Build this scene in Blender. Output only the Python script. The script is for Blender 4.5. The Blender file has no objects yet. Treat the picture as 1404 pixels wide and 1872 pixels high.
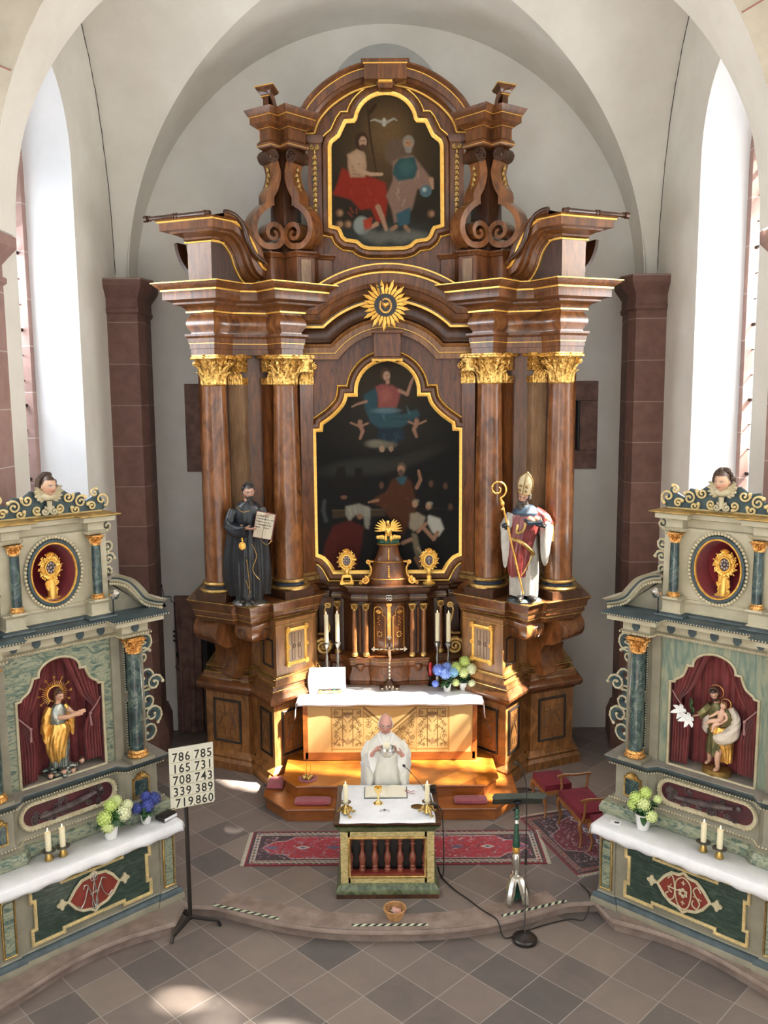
import bpy, bmesh, math, random
import numpy as np
from mathutils import Vector, Matrix, Euler
SC = bpy.context.scene
COL = SC.collection
PI = math.pi
R = math.radians
random.seed(7)
# ------------------------------------------------------------------ camera, sky, sun, exposure
EYE = Vector((-0.065, 0.0, 5.7))
PITCH, ROLL = R(7.55), R(-0.44)
cam = bpy.data.objects.new('camera', bpy.data.cameras.new('camera'))
COL.objects.link(cam)
cam.data.sensor_fit = 'VERTICAL'; cam.data.sensor_height = 36; cam.data.lens = 36 * 1600 / 1872
cam.data.clip_start = .05; cam.data.clip_end = 200
fw = Vector((0, math.cos(PITCH), -math.sin(PITCH))); r0 = Vector((1, 0, 0)); u0 = r0.cross(fw)
rr = math.cos(ROLL) * r0 + math.sin(ROLL) * u0; uu = -math.sin(ROLL) * r0 + math.cos(ROLL) * u0
m = Matrix((rr, uu, -fw)).transposed().to_4x4(); m.translation = EYE
cam.matrix_world = m
SC.camera = cam
w = bpy.data.worlds.new('sky'); SC.world = w; w.use_nodes = True
bg = w.node_tree.nodes['Background']
bg.inputs[0].default_value = (.84, .92, 1, 1); bg.inputs[1].default_value = 1.6
SUN_DIR = Vector((-1, .225, -1.22)).normalized()          # from the south windows, high noon
sl = bpy.data.lights.new('sun', 'SUN'); sl.energy = 105; sl.angle = R(1.2); sl.color = (1, .93, .8)
so = bpy.data.objects.new('sun', sl); COL.objects.link(so)
so.rotation_euler = SUN_DIR.to_track_quat('-Z', 'Y').to_euler(); so.location = (9, 6, 16)
def daylight(name, loc, tgt, sx, sy, power, col):
 l = bpy.data.lights.new(name, 'AREA'); l.shape = 'RECTANGLE'; l.size = sx; l.size_y = sy
 l.energy = power; l.color = col
 o = bpy.data.objects.new(name, l); COL.objects.link(o); o.location = loc
 o.rotation_euler = (Vector(tgt) - Vector(loc)).to_track_quat('-Z', 'Z').to_euler()
 return o
# daylight through the tall nave windows on both sides
daylight('window_daylight', (5.45, 11.15, 7.0), (0, 11.4, 6.0), 1.7, 6.6, 800, (1, .98, .95))
daylight('window_daylight', (-5.45, 11.15, 7.0), (0, 11.4, 6.0), 1.7, 6.6, 700, (.92, .96, 1))
daylight('nave_daylight', (5.3, 3.6, 8.0), (0, 10.5, 2.0), 2.4, 6.0, 170, (1, .95, .88))
daylight('nave_daylight', (-5.3, 3.6, 8.0), (0, 10.5, 2.0), 2.4, 6.0, 80, (.93, .96, 1))
SC.view_settings.view_transform = 'Standard'; SC.view_settings.look = 'None'
SC.view_settings.exposure = 0.0; SC.view_settings.gamma = 1; SC.view_settings.use_curve_mapping = False
SC.cycles.max_bounces = 7; SC.cycles.diffuse_bounces = 4; SC.cycles.glossy_bounces = 3
SC.cycles.transparent_max_bounces = 12; SC.cycles.sample_clamp_indirect = 6
SC.cycles.caustics_reflective = False; SC.cycles.caustics_refractive = False
# ------------------------------------------------------------------ mesh building
class MB:
 def __init__(s, M=None):
  s.v = []; s.f = []; s.M = M
 def add(s, vs, fs):
  b = len(s.v)
  if s.M is not None: vs = [s.M @ Vector(p) for p in vs]
  s.v += [tuple(p) for p in vs]; s.f += [tuple(b + i for i in q) for q in fs]
  return s
 def box(s, c, d, rz=0, rot=None):
  x, y, z = d[0] / 2, d[1] / 2, d[2] / 2
  m = (rot or Euler((0, 0, rz))).to_matrix()
  vs = [Vector(c) + m @ Vector((a * x, b * y, e * z)) for a in (-1, 1) for b in (-1, 1) for e in (-1, 1)]
  return s.add(vs, [(0, 1, 3, 2), (4, 6, 7, 5), (0, 4, 5, 1), (2, 3, 7, 6), (0, 2, 6, 4), (1, 5, 7, 3)])
 def prism(s, poly, z0, z1):
  n = len(poly)
  return s.add([(x, y, z0) for x, y in poly] + [(x, y, z1) for x, y in poly],
      [tuple(range(n))[::-1], tuple(range(n, 2 * n))] + [(i, (i + 1) % n, n + (i + 1) % n, n + i) for i in range(n)])
 def prism_xz(s, poly, y0, y1):
  n = len(poly)
  return s.add([(x, y0, z) for x, z in poly] + [(x, y1, z) for x, z in poly],
      [tuple(range(n)), tuple(range(n, 2 * n))[::-1]] + [((i + 1) % n, i, n + i, n + (i + 1) % n) for i in range(n)])
 def tube(s, path, r, n=8, cap=True, closed=False, flat=1.0):
  P = [Vector(p) for p in path]; k = len(P)
  rs = r if isinstance(r, (list, tuple)) else [r] * k
  vs = []; up = None
  for i in range(k):
   a = P[(i - 1) % k] if (closed or i > 0) else P[i]
   b = P[(i + 1) % k] if (closed or i < k - 1) else P[i]
   t = (b - a)
   t = t.normalized() if t.length > 1e-9 else Vector((0, 0, 1))
   if up is None:
    up = Vector((0, 1, 0)) if abs(t.y) < .85 else Vector((1, 0, 0))
   up = (up - t * up.dot(t))
   up = up.normalized() if up.length > 1e-6 else t.orthogonal().normalized()
   q = t.cross(up)
   for j in range(n):
    an = 2 * PI * j / n
    vs.append(P[i] + q * (math.cos(an) * rs[i]) + up * (math.sin(an) * rs[i] * flat))
  fs = []
  for i in range(k if closed else k - 1):
   for j in range(n):
    a = i * n; b = ((i + 1) % k) * n
    fs.append((a + j, a + (j + 1) % n, b + (j + 1) % n, b + j))
  if cap and not closed:
   fs += [tuple(range(n))[::-1], tuple((k - 1) * n + j for j in range(n))]
  return s.add(vs, fs)
 def lathe(s, prof, c=(0, 0, 0), n=24, sx=1, sy=1, lobes=0, amp=0):
  vs = []; fs = []
  for r, z in prof:
   for j in range(n):
    a = 2 * PI * j / n; q = r * (1 + (amp * math.cos(lobes * a) if lobes else 0))
    vs.append((c[0] + q * sx * math.cos(a), c[1] + q * sy * math.sin(a), c[2] + z))
  for i in range(len(prof) - 1):
   for j in range(n):
    fs.append((i * n + j, i * n + (j + 1) % n, (i + 1) * n + (j + 1) % n, (i + 1) * n + j))
  k = len(prof) - 1
  fs += [tuple(range(n))[::-1], tuple(k * n + j for j in range(n))]
  return s.add(vs, fs)
 def ell(s, c, r, n=14, m=9, rot=None):
  if not isinstance(r, (tuple, list)): r = (r, r, r)
  mt = rot.to_matrix() if rot else Matrix.Identity(3)
  vs = [Vector(c) + mt @ Vector((0, 0, -r[2]))]
  for i in range(1, m):
   p = -PI / 2 + PI * i / m
   for j in range(n):
    a = 2 * PI * j / n
    vs.append(Vector(c) + mt @ Vector((r[0] * math.cos(p) * math.cos(a), r[1] * math.cos(p) * math.sin(a), r[2] * math.sin(p))))
  vs.append(Vector(c) + mt @ Vector((0, 0, r[2])))
  fs = [(0, 1 + (j + 1) % n, 1 + j) for j in range(n)]
  for i in range(m - 2):
   b = 1 + i * n
   fs += [(b + j, b + (j + 1) % n, b + n + (j + 1) % n, b + n + j) for j in range(n)]
  b = 1 + (m - 2) * n; t = len(vs) - 1
  fs += [(b + j, b + (j + 1) % n, t) for j in range(n)]
  return s.add(vs, fs)
 def sweep(s, path, prof, closed=False, top=True, bottom=True):
  """moulding: a profile of (outward, z) carried along a plan path (outward = right hand of travel)"""
  n = len(path); rows = []
  offs = mitre(path, closed)
  for (o, z) in prof:
   rows.append([(path[i][0] + offs[i][0] * o, path[i][1] + offs[i][1] * o, z) for i in range(n)])
  vs = [p for row in rows for p in row]; fs = []
  for i in range(len(prof) - 1):
   for j in range(n if closed else n - 1):
    k = (j + 1) % n
    fs.append((i * n + j, i * n + k, (i + 1) * n + k, (i + 1) * n + j))
  if bottom: fs.append(tuple(range(n))[::-1])
  if top: fs.append(tuple((len(prof) - 1) * n + j for j in range(n)))
  return s.add(vs, fs)
 def frame(s, out, prof, closed=True):
  """picture moulding: profile of (outward, y) carried round an outline in the XZ plane (outline runs clockwise seen from -y)"""
  n = len(out); offs = mitre(out, closed)
  vs = []
  for (o, y) in prof:
   vs += [(out[i][0] + offs[i][0] * o, y, out[i][1] + offs[i][1] * o) for i in range(n)]
  fs = []
  for i in range(len(prof) - 1):
   for j in range(n if closed else n - 1):
    k = (j + 1) % n
    fs.append((i * n + j, (i + 1) * n + j, (i + 1) * n + k, i * n + k))
  return s.add(vs, fs)
 def loft(s, rings, cap=True):
  n = len(rings[0]); vs = [p for r in rings for p in r]; fs = []
  for i in range(len(rings) - 1):
   for j in range(n):
    fs.append((i * n + j, i * n + (j + 1) % n, (i + 1) * n + (j + 1) % n, (i + 1) * n + j))
  if cap: fs += [tuple(range(n))[::-1], tuple((len(rings) - 1) * n + j for j in range(n))]
  return s.add(vs, fs)
 def grid(s, P):
  a, b = len(P), len(P[0]); vs = [p for r in P for p in r]
  return s.add(vs, [(i * b + j, i * b + j + 1, (i + 1) * b + j + 1, (i + 1) * b + j) for i in range(a - 1) for j in range(b - 1)])
 def build(s, name, mat, parent=None, ang=38, smooth=True, solid=0, bev=0, recalc=True):
  me = bpy.data.meshes.new(name)
  me.from_pydata([tuple(p) for p in s.v], [], s.f); me.update()
  if recalc:
   bm = bmesh.new(); bm.from_mesh(me); bmesh.ops.recalc_face_normals(bm, faces=bm.faces)
   if bev: bmesh.ops.bevel(bm, geom=[e for e in bm.edges if e.is_manifold and e.calc_face_angle(0) > .6], offset=bev, segments=1, affect='EDGES')
   bm.to_mesh(me); bm.free()
  if smooth:
   me.polygons.foreach_set('use_smooth', [True] * len(me.polygons))
   me.set_sharp_from_angle(angle=R(ang))
  if mat is not None: me.materials.append(mat)
  o = bpy.data.objects.new(name, me); COL.objects.link(o)
  if parent is not None: o.parent = parent
  if solid:
   md = o.modifiers.new('thickness', 'SOLIDIFY'); md.thickness = solid; md.offset = 0
  return o
def mitre(path, closed=False):
 n = len(path); out = []
 for i in range(n):
  ns = []
  for a, b in (((i - 1), i), (i, (i + 1))):
   if not closed and (a < 0 or b > n - 1): continue
   p, q = path[a % n], path[b % n]
   dx, dy = q[0] - p[0], q[1] - p[1]; L = math.hypot(dx, dy) or 1e-9
   ns.append((dy / L, -dx / L))
  if len(ns) == 1: out.append(ns[0]); continue
  sx, sy = ns[0][0] + ns[1][0], ns[0][1] + ns[1][1]
  d = (sx * sx + sy * sy)
  if d < .15: out.append((ns[0][0], ns[0][1])); continue
  k = 2 / d
  out.append((sx * k, sy * k))
 return out
def mirror_path(p): return [(-x, y) for x, y in reversed(p)]
def arc(cx, cy, rx, ry, a0, a1, n):
 return [(cx + rx * math.cos(R(a0 + (a1 - a0) * i / n)), cy + ry * math.sin(R(a0 + (a1 - a0) * i / n))) for i in range(n + 1)]
def smooth_pts(pts, k=6, closed=False):
 """Catmull-Rom through points of any dimension"""
 P = [Vector(p) for p in pts]; n = len(P); out = []
 for i in range(n if closed else n - 1):
  g = lambda j: P[j % n] if closed else P[max(0, min(n - 1, j))]
  a, b, c, d = g(i - 1), g(i), g(i + 1), g(i + 2)
  for j in range(k):
   t = j / k
   out.append(.5 * ((2 * b) + (c - a) * t + (2 * a - 5 * b + 4 * c - d) * t * t + (3 * b - a - 3 * c + d) * t ** 3))
 if not closed: out.append(P[-1])
 return out
def spiral(c, r0, r1, turns, a0=0, n=26, ax=(1, 0, 0), ay=(0, 0, 1)):
 c, ax, ay = Vector(c), Vector(ax), Vector(ay); out = []
 for i in range(n + 1):
  t = i / n; a = R(a0) + 2 * PI * turns * t; r = r0 + (r1 - r0) * t
  out.append(c + ax * (r * math.cos(a)) + ay * (r * math.sin(a)))
 return out
def curl(mb, c, r, turns=1.4, a0=0, th=.02, ax=(1, 0, 0), ay=(0, 0, 1), n=18, sides=6):
 p = spiral(c, r, r * .18, turns, a0, n, ax, ay)
 mb.tube(p, [th * (1 - .5 * i / n) for i in range(n + 1)], sides)
 e = p[-1]; mb.ell(e, th * 1.1, 8, 6)
def leaf(mb, base, out, h, w, curlo=.3, up=(0, 0, 1), th=.006, n=5):
 """acanthus-like leaf: base point, outward dir, height, width, how far the tip rolls out"""
 base, out, up = Vector(base), Vector(out).normalized(), Vector(up)
 side = out.cross(up).normalized(); P = []
 for i in range(n + 1):
  t = i / n
  c = base + up * (h * (t - .25 * max(0, t - .7) ** 1 * 2)) + out * (curlo * h * t ** 3)
  ww = w * .5 * (math.sin(PI * min(1, .25 + .75 * t)) ** .6 if t < 1 else .12)
  P.append([c - side * ww - out * th, c - side * ww * .5 + out * th * 1.4, c + out * th * .2, c + side * ww * .5 + out * th * 1.4, c + side * ww - out * th])
 Q = [[p - out * (th * 2.2) for p in row] for row in P]
 k = 5; vs = [p for r in P for p in r] + [p for r in Q for p in r]; fs = []; o = len(P) * k
 for i in range(n):
  for j in range(k - 1):
   a = i * k + j; fs.append((a, a + 1, a + k + 1, a + k)); fs.append((o + a, o + a + k, o + a + k + 1, o + a + 1))
  fs.append((i * k, (i + 1) * k, o + (i + 1) * k, o + i * k)); fs.append((i * k + k - 1, o + i * k + k - 1, o + (i + 1) * k + k - 1, (i + 1) * k + k - 1))
 fs.append(tuple(n * k + j for j in range(k)) + tuple(o + n * k + j for j in reversed(range(k))))
 mb.add(vs, fs)
def bead_row(mb, pts, r, step, ry=None):
 pts = [Vector(p) for p in pts]
 for a, b in zip(pts[:-1], pts[1:]):
  L = (b - a).length; k = max(1, int(L / step))
  for i in range(k):
   mb.ell(a + (b - a) * ((i + .5) / k), r, 6, 4)
# ------------------------------------------------------------------ tags
def tag(o, label=None, cat=None, group=None, kind=None):
 if label: o['label'] = label
 if cat: o['category'] = cat
 if group: o['group'] = group
 if kind: o['kind'] = kind
 return o
def empty(name, loc, rz=0, label=None, cat=None, group=None):
 o = bpy.data.objects.new(name, None); COL.objects.link(o); o.empty_display_size = .1
 o.location = loc; o.rotation_euler = (0, 0, rz)
 return tag(o, label, cat, group)
def struct(o): o['kind'] = 'structure'; return o
def copy_tree(o, parent=None):
 c = o.copy(); COL.objects.link(c)
 if parent is not None: c.parent = parent
 for ch in list(KIDS(o)): copy_tree(ch, c)
 return c
def KIDS(o): return [x for x in bpy.data.objects if x.parent == o]
# ------------------------------------------------------------------ materials
def nt(name):
 m = bpy.data.materials.new(name); m.use_nodes = True
 return m, m.node_tree, m.node_tree.nodes['Principled BSDF']
def lk(t, a, b): t.links.new(a, b)
def mapping(t, scale=(1, 1, 1), rot=(0, 0, 0)):
 tc = t.nodes.new('ShaderNodeTexCoord'); mp = t.nodes.new('ShaderNodeMapping')
 mp.inputs['Scale'].default_value = scale; mp.inputs['Rotation'].default_value = rot
 lk(t, tc.outputs['Object'], mp.inputs['Vector']); return mp.outputs['Vector']
def ramp(t, fac, stops):
 r = t.nodes.new('ShaderNodeValToRGB'); e = r.color_ramp.elements
 while len(e) > 1: e.remove(e[-1])
 e[0].position = stops[0][0]; e[0].color = (*stops[0][1], 1)
 for p, c in stops[1:]:
  x = e.new(p); x.color = (*c, 1)
 lk(t, fac, r.inputs['Fac']); return r.outputs['Color']
def noise(t, vec, scale, detail=4, rough=.55, dist=0):
 n = t.nodes.new('ShaderNodeTexNoise'); n.inputs['Scale'].default_value = scale
 n.inputs['Detail'].default_value = detail; n.inputs['Roughness'].default_value = rough; n.inputs['Distortion'].default_value = dist
 lk(t, vec, n.inputs['Vector']); return n.outputs['Fac']
def bump(t, b, fac, strength, dist=.01):
 n = t.nodes.new('ShaderNodeBump'); n.inputs['Strength'].default_value = strength; n.inputs['Distance'].default_value = dist
 lk(t, fac, n.inputs['Height']); lk(t, n.outputs['Normal'], b.inputs['Normal'])
def mth(t, op, a, b=None, c=None):
 n = t.nodes.new('ShaderNodeMath'); n.operation = op
 for i, x in enumerate((a, b, c)):
  if x is None: continue
  if isinstance(x, (int, float)): n.inputs[i].default_value = x
  else: lk(t, x, n.inputs[i])
 return n.outputs[0]
def mix(t, fac, a, b, mode='MIX'):
 n = t.nodes.new('ShaderNodeMix'); n.data_type = 'RGBA'; n.blend_type = mode
 for s, x in ((n.inputs[0], fac), (n.inputs[6], a), (n.inputs[7], b)):
  if isinstance(x, (int, float)): s.default_value = x
  elif isinstance(x, tuple): s.default_value = (*x, 1)
  else: lk(t, x, s)
 return n.outputs[2]
def mat(name, col, col2=None, scale=6, stretch=(1, 1, 1), rough=.5, metal=0, coat=0, bmp=0, bscale=None, lo=.35, hi=.65, rr=None, dist=0, sheen=0):
 m, t, b = nt(name)
 b.inputs['Roughness'].default_value = rough; b.inputs['Metallic'].default_value = metal
 b.inputs['Coat Weight'].default_value = coat; b.inputs['Coat Roughness'].default_value = .15
 if sheen: b.inputs['Sheen Weight'].default_value = sheen
 if col2 is None: b.inputs['Base Color'].default_value = (*col, 1)
 else:
  v = mapping(t, stretch); f = noise(t, v, scale, 5, .6, dist)
  lk(t, ramp(t, f, [(lo, col), (hi, col2)]), b.inputs['Base Color'])
 if bmp:
  v2 = mapping(t, stretch); bump(t, b, noise(t, v2, bscale or scale * 2, 4), bmp)
 return m
def attr_mat(name, rough=.6, coat=0, bmp=0, bscale=40, metal=0, sheen=0):
 m, t, b = nt(name); a = t.nodes.new('ShaderNodeAttribute'); a.attribute_name = 'Col'
 lk(t, a.outputs['Color'], b.inputs['Base Color']); b.inputs['Roughness'].default_value = rough
 b.inputs['Coat Weight'].default_value = coat; b.inputs['Metallic'].default_value = metal; b.inputs['Sheen Weight'].default_value = sheen
 if bmp: bump(t, b, noise(t, mapping(t), bscale), bmp)
 return m
def walnut(name, a, b_, band=0, rough=.38, coat=.2, scale=3.2, stretch=(5, 5, .8), diag=False):
 m, t, b = nt(name); v = mapping(t, stretch)
 f = noise(t, v, scale, 6, .62, 1.2)
 c = ramp(t, f, [(.25, a), (.5, tuple((x + y) / 2 for x, y in zip(a, b_))), (.75, b_)])
 v3 = mapping(t); blotch = noise(t, v3, 1.7, 3)
 c = mix(t, .55, c, ramp(t, blotch, [(.35, (.42, .38, .36)), (.62, (1, 1, 1))]), 'MULTIPLY')
 if band:
  tc = t.nodes.new('ShaderNodeTexCoord'); sp = t.nodes.new('ShaderNodeSeparateXYZ'); lk(t, tc.outputs['Object'], sp.inputs[0])
  s = mth(t, 'ADD', sp.outputs[0], mth(t, 'MULTIPLY', sp.outputs[1], .8))
  if diag: s = mth(t, 'ADD', mth(t, 'MULTIPLY', s, 1.0), mth(t, 'ABSOLUTE', mth(t, 'SUBTRACT', sp.outputs[2], .75)))
  s = mth(t, 'MULTIPLY', s, band)
  wn = t.nodes.new('ShaderNodeTexWhiteNoise'); wn.noise_dimensions = '1D'; lk(t, mth(t, 'FLOOR', s), wn.inputs['W'])
  fr = mth(t, 'FRACT', s); ln = mth(t, 'LESS_THAN', fr, .05)
  g = mth(t, 'SUBTRACT', mth(t, 'ADD', mth(t, 'MULTIPLY', wn.outputs['Value'], .5), .75), mth(t, 'MULTIPLY', ln, .35))
  cb = t.nodes.new('ShaderNodeCombineXYZ')
  for i in range(3): lk(t, g, cb.inputs[i])
  c = mix(t, 1.0, c, cb.outputs[0], 'MULTIPLY')
 lk(t, c, b.inputs['Base Color']); b.inputs['Roughness'].default_value = rough
 b.inputs['Coat Weight'].default_value = coat; b.inputs['Coat Roughness'].default_value = .22
 bump(t, b, f, .08)
 return m
def marble(name, stops, scale=3, dist=3.0, rough=.35, coat=.3, stretch=(1, 1, 1), rot=(0, 0, 0), wave=True, det=4):
 m, t, b = nt(name); v = mapping(t, stretch, rot)
 if wave:
  n = t.nodes.new('ShaderNodeTexWave'); n.inputs['Scale'].default_value = scale; n.inputs['Distortion'].default_value = dist
  n.inputs['Detail'].default_value = det; n.inputs['Detail Scale'].default_value = 1.6; lk(t, v, n.inputs['Vector']); f = n.outputs['Fac']
 else: f = noise(t, v, scale, 6, .65, dist)
 lk(t, ramp(t, f, stops), b.inputs['Base Color']); b.inputs['Roughness'].default_value = rough; b.inputs['Coat Weight'].default_value = coat
 return m
def blocks(name, a, b_, joint, bw, bh, rough=.8, axis='x', lw=.02):
 """sandstone ashlar: block height bh with thin light joints"""
 m, t, b = nt(name); tc = t.nodes.new('ShaderNodeTexCoord'); sp = t.nodes.new('ShaderNodeSeparateXYZ'); lk(t, tc.outputs['Object'], sp.inputs[0])
 q = mth(t, 'MULTIPLY', sp.outputs[2], 1 / bh); fr = mth(t, 'FRACT', q); line = mth(t, 'LESS_THAN', fr, lw)
 wn = t.nodes.new('ShaderNodeTexWhiteNoise'); wn.noise_dimensions = '1D'; lk(t, mth(t, 'FLOOR', q), wn.inputs['W'])
 f = noise(t, mapping(t), 5, 6, .65)
 c = ramp(t, mth(t, 'ADD', mth(t, 'MULTIPLY', f, .75), mth(t, 'MULTIPLY', wn.outputs['Value'], .25)), [(.3, a), (.7, b_)])
 c = mix(t, line, c, joint)
 lk(t, c, b.inputs['Base Color']); b.inputs['Roughness'].default_value = rough; bump(t, b, f, .25)
 return m
def tiles(name, stops, joint, sx, sy, rot, off=(0, 0), lw=.02, rough=.6, coat=0, stretch=(1, 1, 1), vein=3, skew=0.0):
 m, t, b = nt(name); tc = t.nodes.new('ShaderNodeTexCoord'); mp = t.nodes.new('ShaderNodeMapping')
 mp.vector_type = 'POINT'; mp.inputs['Rotation'].default_value = (0, 0, rot); mp.inputs['Location'].default_value = (off[0], off[1], 0)
 lk(t, tc.outputs['Object'], mp.inputs['Vector']); sp = t.nodes.new('ShaderNodeSeparateXYZ'); lk(t, mp.outputs['Vector'], sp.inputs[0])
 u = mth(t, 'MULTIPLY', sp.outputs[0], 1 / sx); v = mth(t, 'MULTIPLY', sp.outputs[1], 1 / sy)
 cb = t.nodes.new('ShaderNodeCombineXYZ'); lk(t, mth(t, 'FLOOR', u), cb.inputs[0]); lk(t, mth(t, 'FLOOR', v), cb.inputs[1])
 wn = t.nodes.new('ShaderNodeTexWhiteNoise'); wn.noise_dimensions = '2D'; lk(t, cb.outputs[0], wn.inputs['Vector'])
 n1 = noise(t, mapping(t, stretch), vein, 7, .65, .6)
 f = mth(t, 'ADD', mth(t, 'MULTIPLY', wn.outputs['Value'], .62), mth(t, 'MULTIPLY', n1, .38))
 c = ramp(t, f, stops)
 ln = mth(t, 'MAXIMUM', mth(t, 'LESS_THAN', mth(t, 'FRACT', u), lw), mth(t, 'LESS_THAN', mth(t, 'FRACT', v), lw))
 lk(t, mix(t, ln, c, joint), b.inputs['Base Color'])
 b.inputs['Roughness'].default_value = rough; b.inputs['Coat Weight'].default_value = coat; b.inputs['Coat Roughness'].default_value = .2
 bump(t, b, n1, .15)
 return m
MT = {}
MT['plaster'] = mat('lime_plaster', (.70, .67, .60), (.80, .775, .71), scale=.9, rough=.95, bmp=.12, bscale=14)
MT['plaster_cool'] = mat('brightened_reveal_plaster', (.74, .76, .78), (.82, .83, .84), scale=1.2, rough=.95, bmp=.1, bscale=14)  # whiter than the walls, window brightness put into the reveal colour
MT['sand'] = blocks('red_sandstone', (.105, .052, .042), (.20, .105, .085), (.30, .22, .19), .5, .62)
MT['sand_pink'] = blocks('pink_sandstone', (.25, .15, .13), (.36, .23, .20), (.5, .42, .38), .5, .62)
MT['sand_plain'] = mat('dressed_red_sandstone', (.13, .07, .055), (.24, .14, .11), scale=7, rough=.85, bmp=.25)
MT['step_stone'] = mat('worn_sandstone_step', (.20, .145, .12), (.31, .235, .20), scale=5, rough=.7, bmp=.2)
MT['floor'] = tiles('sandstone_floor_slabs', [(.15, (.11, .098, .095)), (.32, (.14, .12, .112)), (.48, (.185, .15, .133)), (.72, (.23, .185, .16)), (.9, (.27, .22, .19))], (.36, .32, .285), .53, .49, R(45), (0, 0), .017, .55, .12, vein=3.2)
MT['gold'] = mat('burnished_gold', (.95, .58, .15), (.70, .34, .07), scale=22, rough=.3, metal=.7, bmp=.15, bscale=60)
MT['gold_cap'] = mat('crevice_shaded_gilding', (.30, .14, .03), (.98, .62, .18), scale=26, rough=.3, metal=.7, bmp=.6, bscale=45, lo=.38, hi=.55)  # dark noise tone paints shaded crevices into the carving
MT['polished_gold'] = mat('polished_gold', (1.0, .72, .28), rough=.14, metal=1)
MT['gold_dull'] = mat('aged_gilding', (.62, .42, .15), (.34, .21, .07), scale=14, rough=.42, metal=.9, bmp=.3, bscale=50)
MT['gold_bright'] = mat('bright_gilding', (1.0, .66, .17), (.92, .48, .08), scale=20, rough=.28, metal=.5, bmp=.2, bscale=50)
MT['silver'] = mat('silver_leaf', (.85, .83, .78), (.6, .58, .53), scale=18, rough=.25, metal=1, bmp=.1, bscale=40)
MT['pewter'] = mat('dark_pewter', (.32, .31, .29), (.14, .135, .13), scale=20, rough=.35, metal=.9, bmp=.1)
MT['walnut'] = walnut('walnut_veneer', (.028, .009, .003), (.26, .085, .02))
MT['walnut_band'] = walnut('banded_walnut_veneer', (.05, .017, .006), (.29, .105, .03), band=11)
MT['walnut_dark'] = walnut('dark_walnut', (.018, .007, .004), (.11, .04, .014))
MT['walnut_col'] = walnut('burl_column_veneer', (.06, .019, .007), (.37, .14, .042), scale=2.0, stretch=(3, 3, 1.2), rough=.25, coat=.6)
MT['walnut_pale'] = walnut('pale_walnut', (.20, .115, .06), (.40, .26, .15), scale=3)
MT['walnut_honey'] = walnut('honey_walnut_panel', (.13, .05, .015), (.42, .19, .055), scale=2.6)  # honey-toned veneer for panels and blocks
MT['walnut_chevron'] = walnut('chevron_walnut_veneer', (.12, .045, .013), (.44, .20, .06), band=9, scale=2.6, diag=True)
MT['black_wood'] = mat('ebonised_moulding', (.012, .009, .008), rough=.35, coat=.2)
MT['inlay'] = mat('dark_inlay_line', (.05, .022, .012), rough=.4)
# ================================================================== THE CHANCEL
XW, YB, SPR = 4.2, 14.5, 7.42          # half width, back wall, springing height
Y0, Y1 = 9.65, 13.95                   # vault bay
RV = 4.0
# floors: nave level -0.17, chancel podium level 0
mb = MB(); mb.box((0, 5.5, -.27), (13, 19, .2)); struct(mb.build('floor', MT['floor']))
pod = [(-5.4, 14.6), (-5.4, 6.6)]
left_edge = smooth_pts([(-3.95, 7.35), (-3.68, 7.72), (-3.28, 8.30), (-2.89, 8.66), (-2.40, 8.93)], 5)
left_edge = [(p.x, p.y) for p in left_edge]
front = [(-2.37, 9.26), (-2.04, 9.24)] + [(p.x, p.y) for p in smooth_pts([(-2.0, 9.23), (-1.3, 8.94), (-.7, 8.79), (-.02, 8.745), (.7, 8.79), (1.3, 8.95), (2.0, 9.25)], 5)] + [(2.30, 9.27)]
right_edge = [(-x, y) for x, y in reversed(left_edge)]
def podium_poly(g):
 P = [(-5.4, 7.35 )] + left_edge + front + right_edge + [(5.4, 7.35), (5.4, 14.6), (-5.4, 14.6)]
 of = mitre(P, True)
 return [(x + ox * g, y + oy * g) for (x, y), (ox, oy) in zip(P, of)]
P = podium_poly(0)
mb = MB(); mb.prism(P, -.02, 0.0); struct(mb.build('floor', MT['floor']))
mb = MB(); mb.sweep(P, [(-.06, -.19), (-.05, -.085), (-.015, -.07), (.012, -.05), (.012, -.022), (-.002, -.002)], closed=True, top=False, bottom=False)
inner = podium_poly(-.30)
band = MB()
n = len(P); k0 = 1; k1 = len(left_edge) + len(front) + len(right_edge)
for i in range(k0, k1 - 1):
 if len(left_edge) - 2 < i < len(left_edge) + 3 or len(left_edge) + len(front) - 3 < i < len(left_edge) + len(front) + 2: continue
 a, b, c, d = P[i], P[i + 1], inner[i + 1], inner[i]
 band.add([(a[0], a[1], .001), (b[0], b[1], .001), (c[0], c[1], .001), (d[0], d[1], .001)], [(0, 1, 2, 3)])
band.v = [(x, y, z + .001) for x, y, z in band.v]
mb.add(band.v, band.f)
struct(mb.build('trim_1', MT['step_stone'], recalc=False))
def wall_with_windows(name, x, xo, y0, y1, z0, z1, wins, m):
 """wall slab between x and xo with arched openings wins = [(ya, yb, za, zs)] (spring height zs, pointed-round head)"""
 mb = MB(); ys = [y0]
 for (a, b, za, zs) in wins:
  mb_slab(mb, x, xo, ys[-1], a, z0, z1)
  mb_slab(mb, x, xo, a, b, z0, za)
  n = 16; c = (a + b) / 2; r = (b - a) / 2
  for i in range(n):
   p0 = c - r * math.cos(PI * i / n); p1 = c - r * math.cos(PI * (i + 1) / n)
   h0 = zs + r * math.sin(PI * i / n); h1 = zs + r * math.sin(PI * (i + 1) / n)
   vs = [(xx, yy, zz) for xx in (x, xo) for (yy, zz) in ((p0, h0), (p1, h1), (p1, z1), (p0, z1))]
   mb.add(vs, [(0, 1, 2, 3), (7, 6, 5, 4), (0, 4, 5, 1)])
  ys.append(b)
 mb_slab(mb, x, xo, ys[-1], y1, z0, z1)
 return struct(mb.build(name, m, recalc=False, smooth=False))
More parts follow.
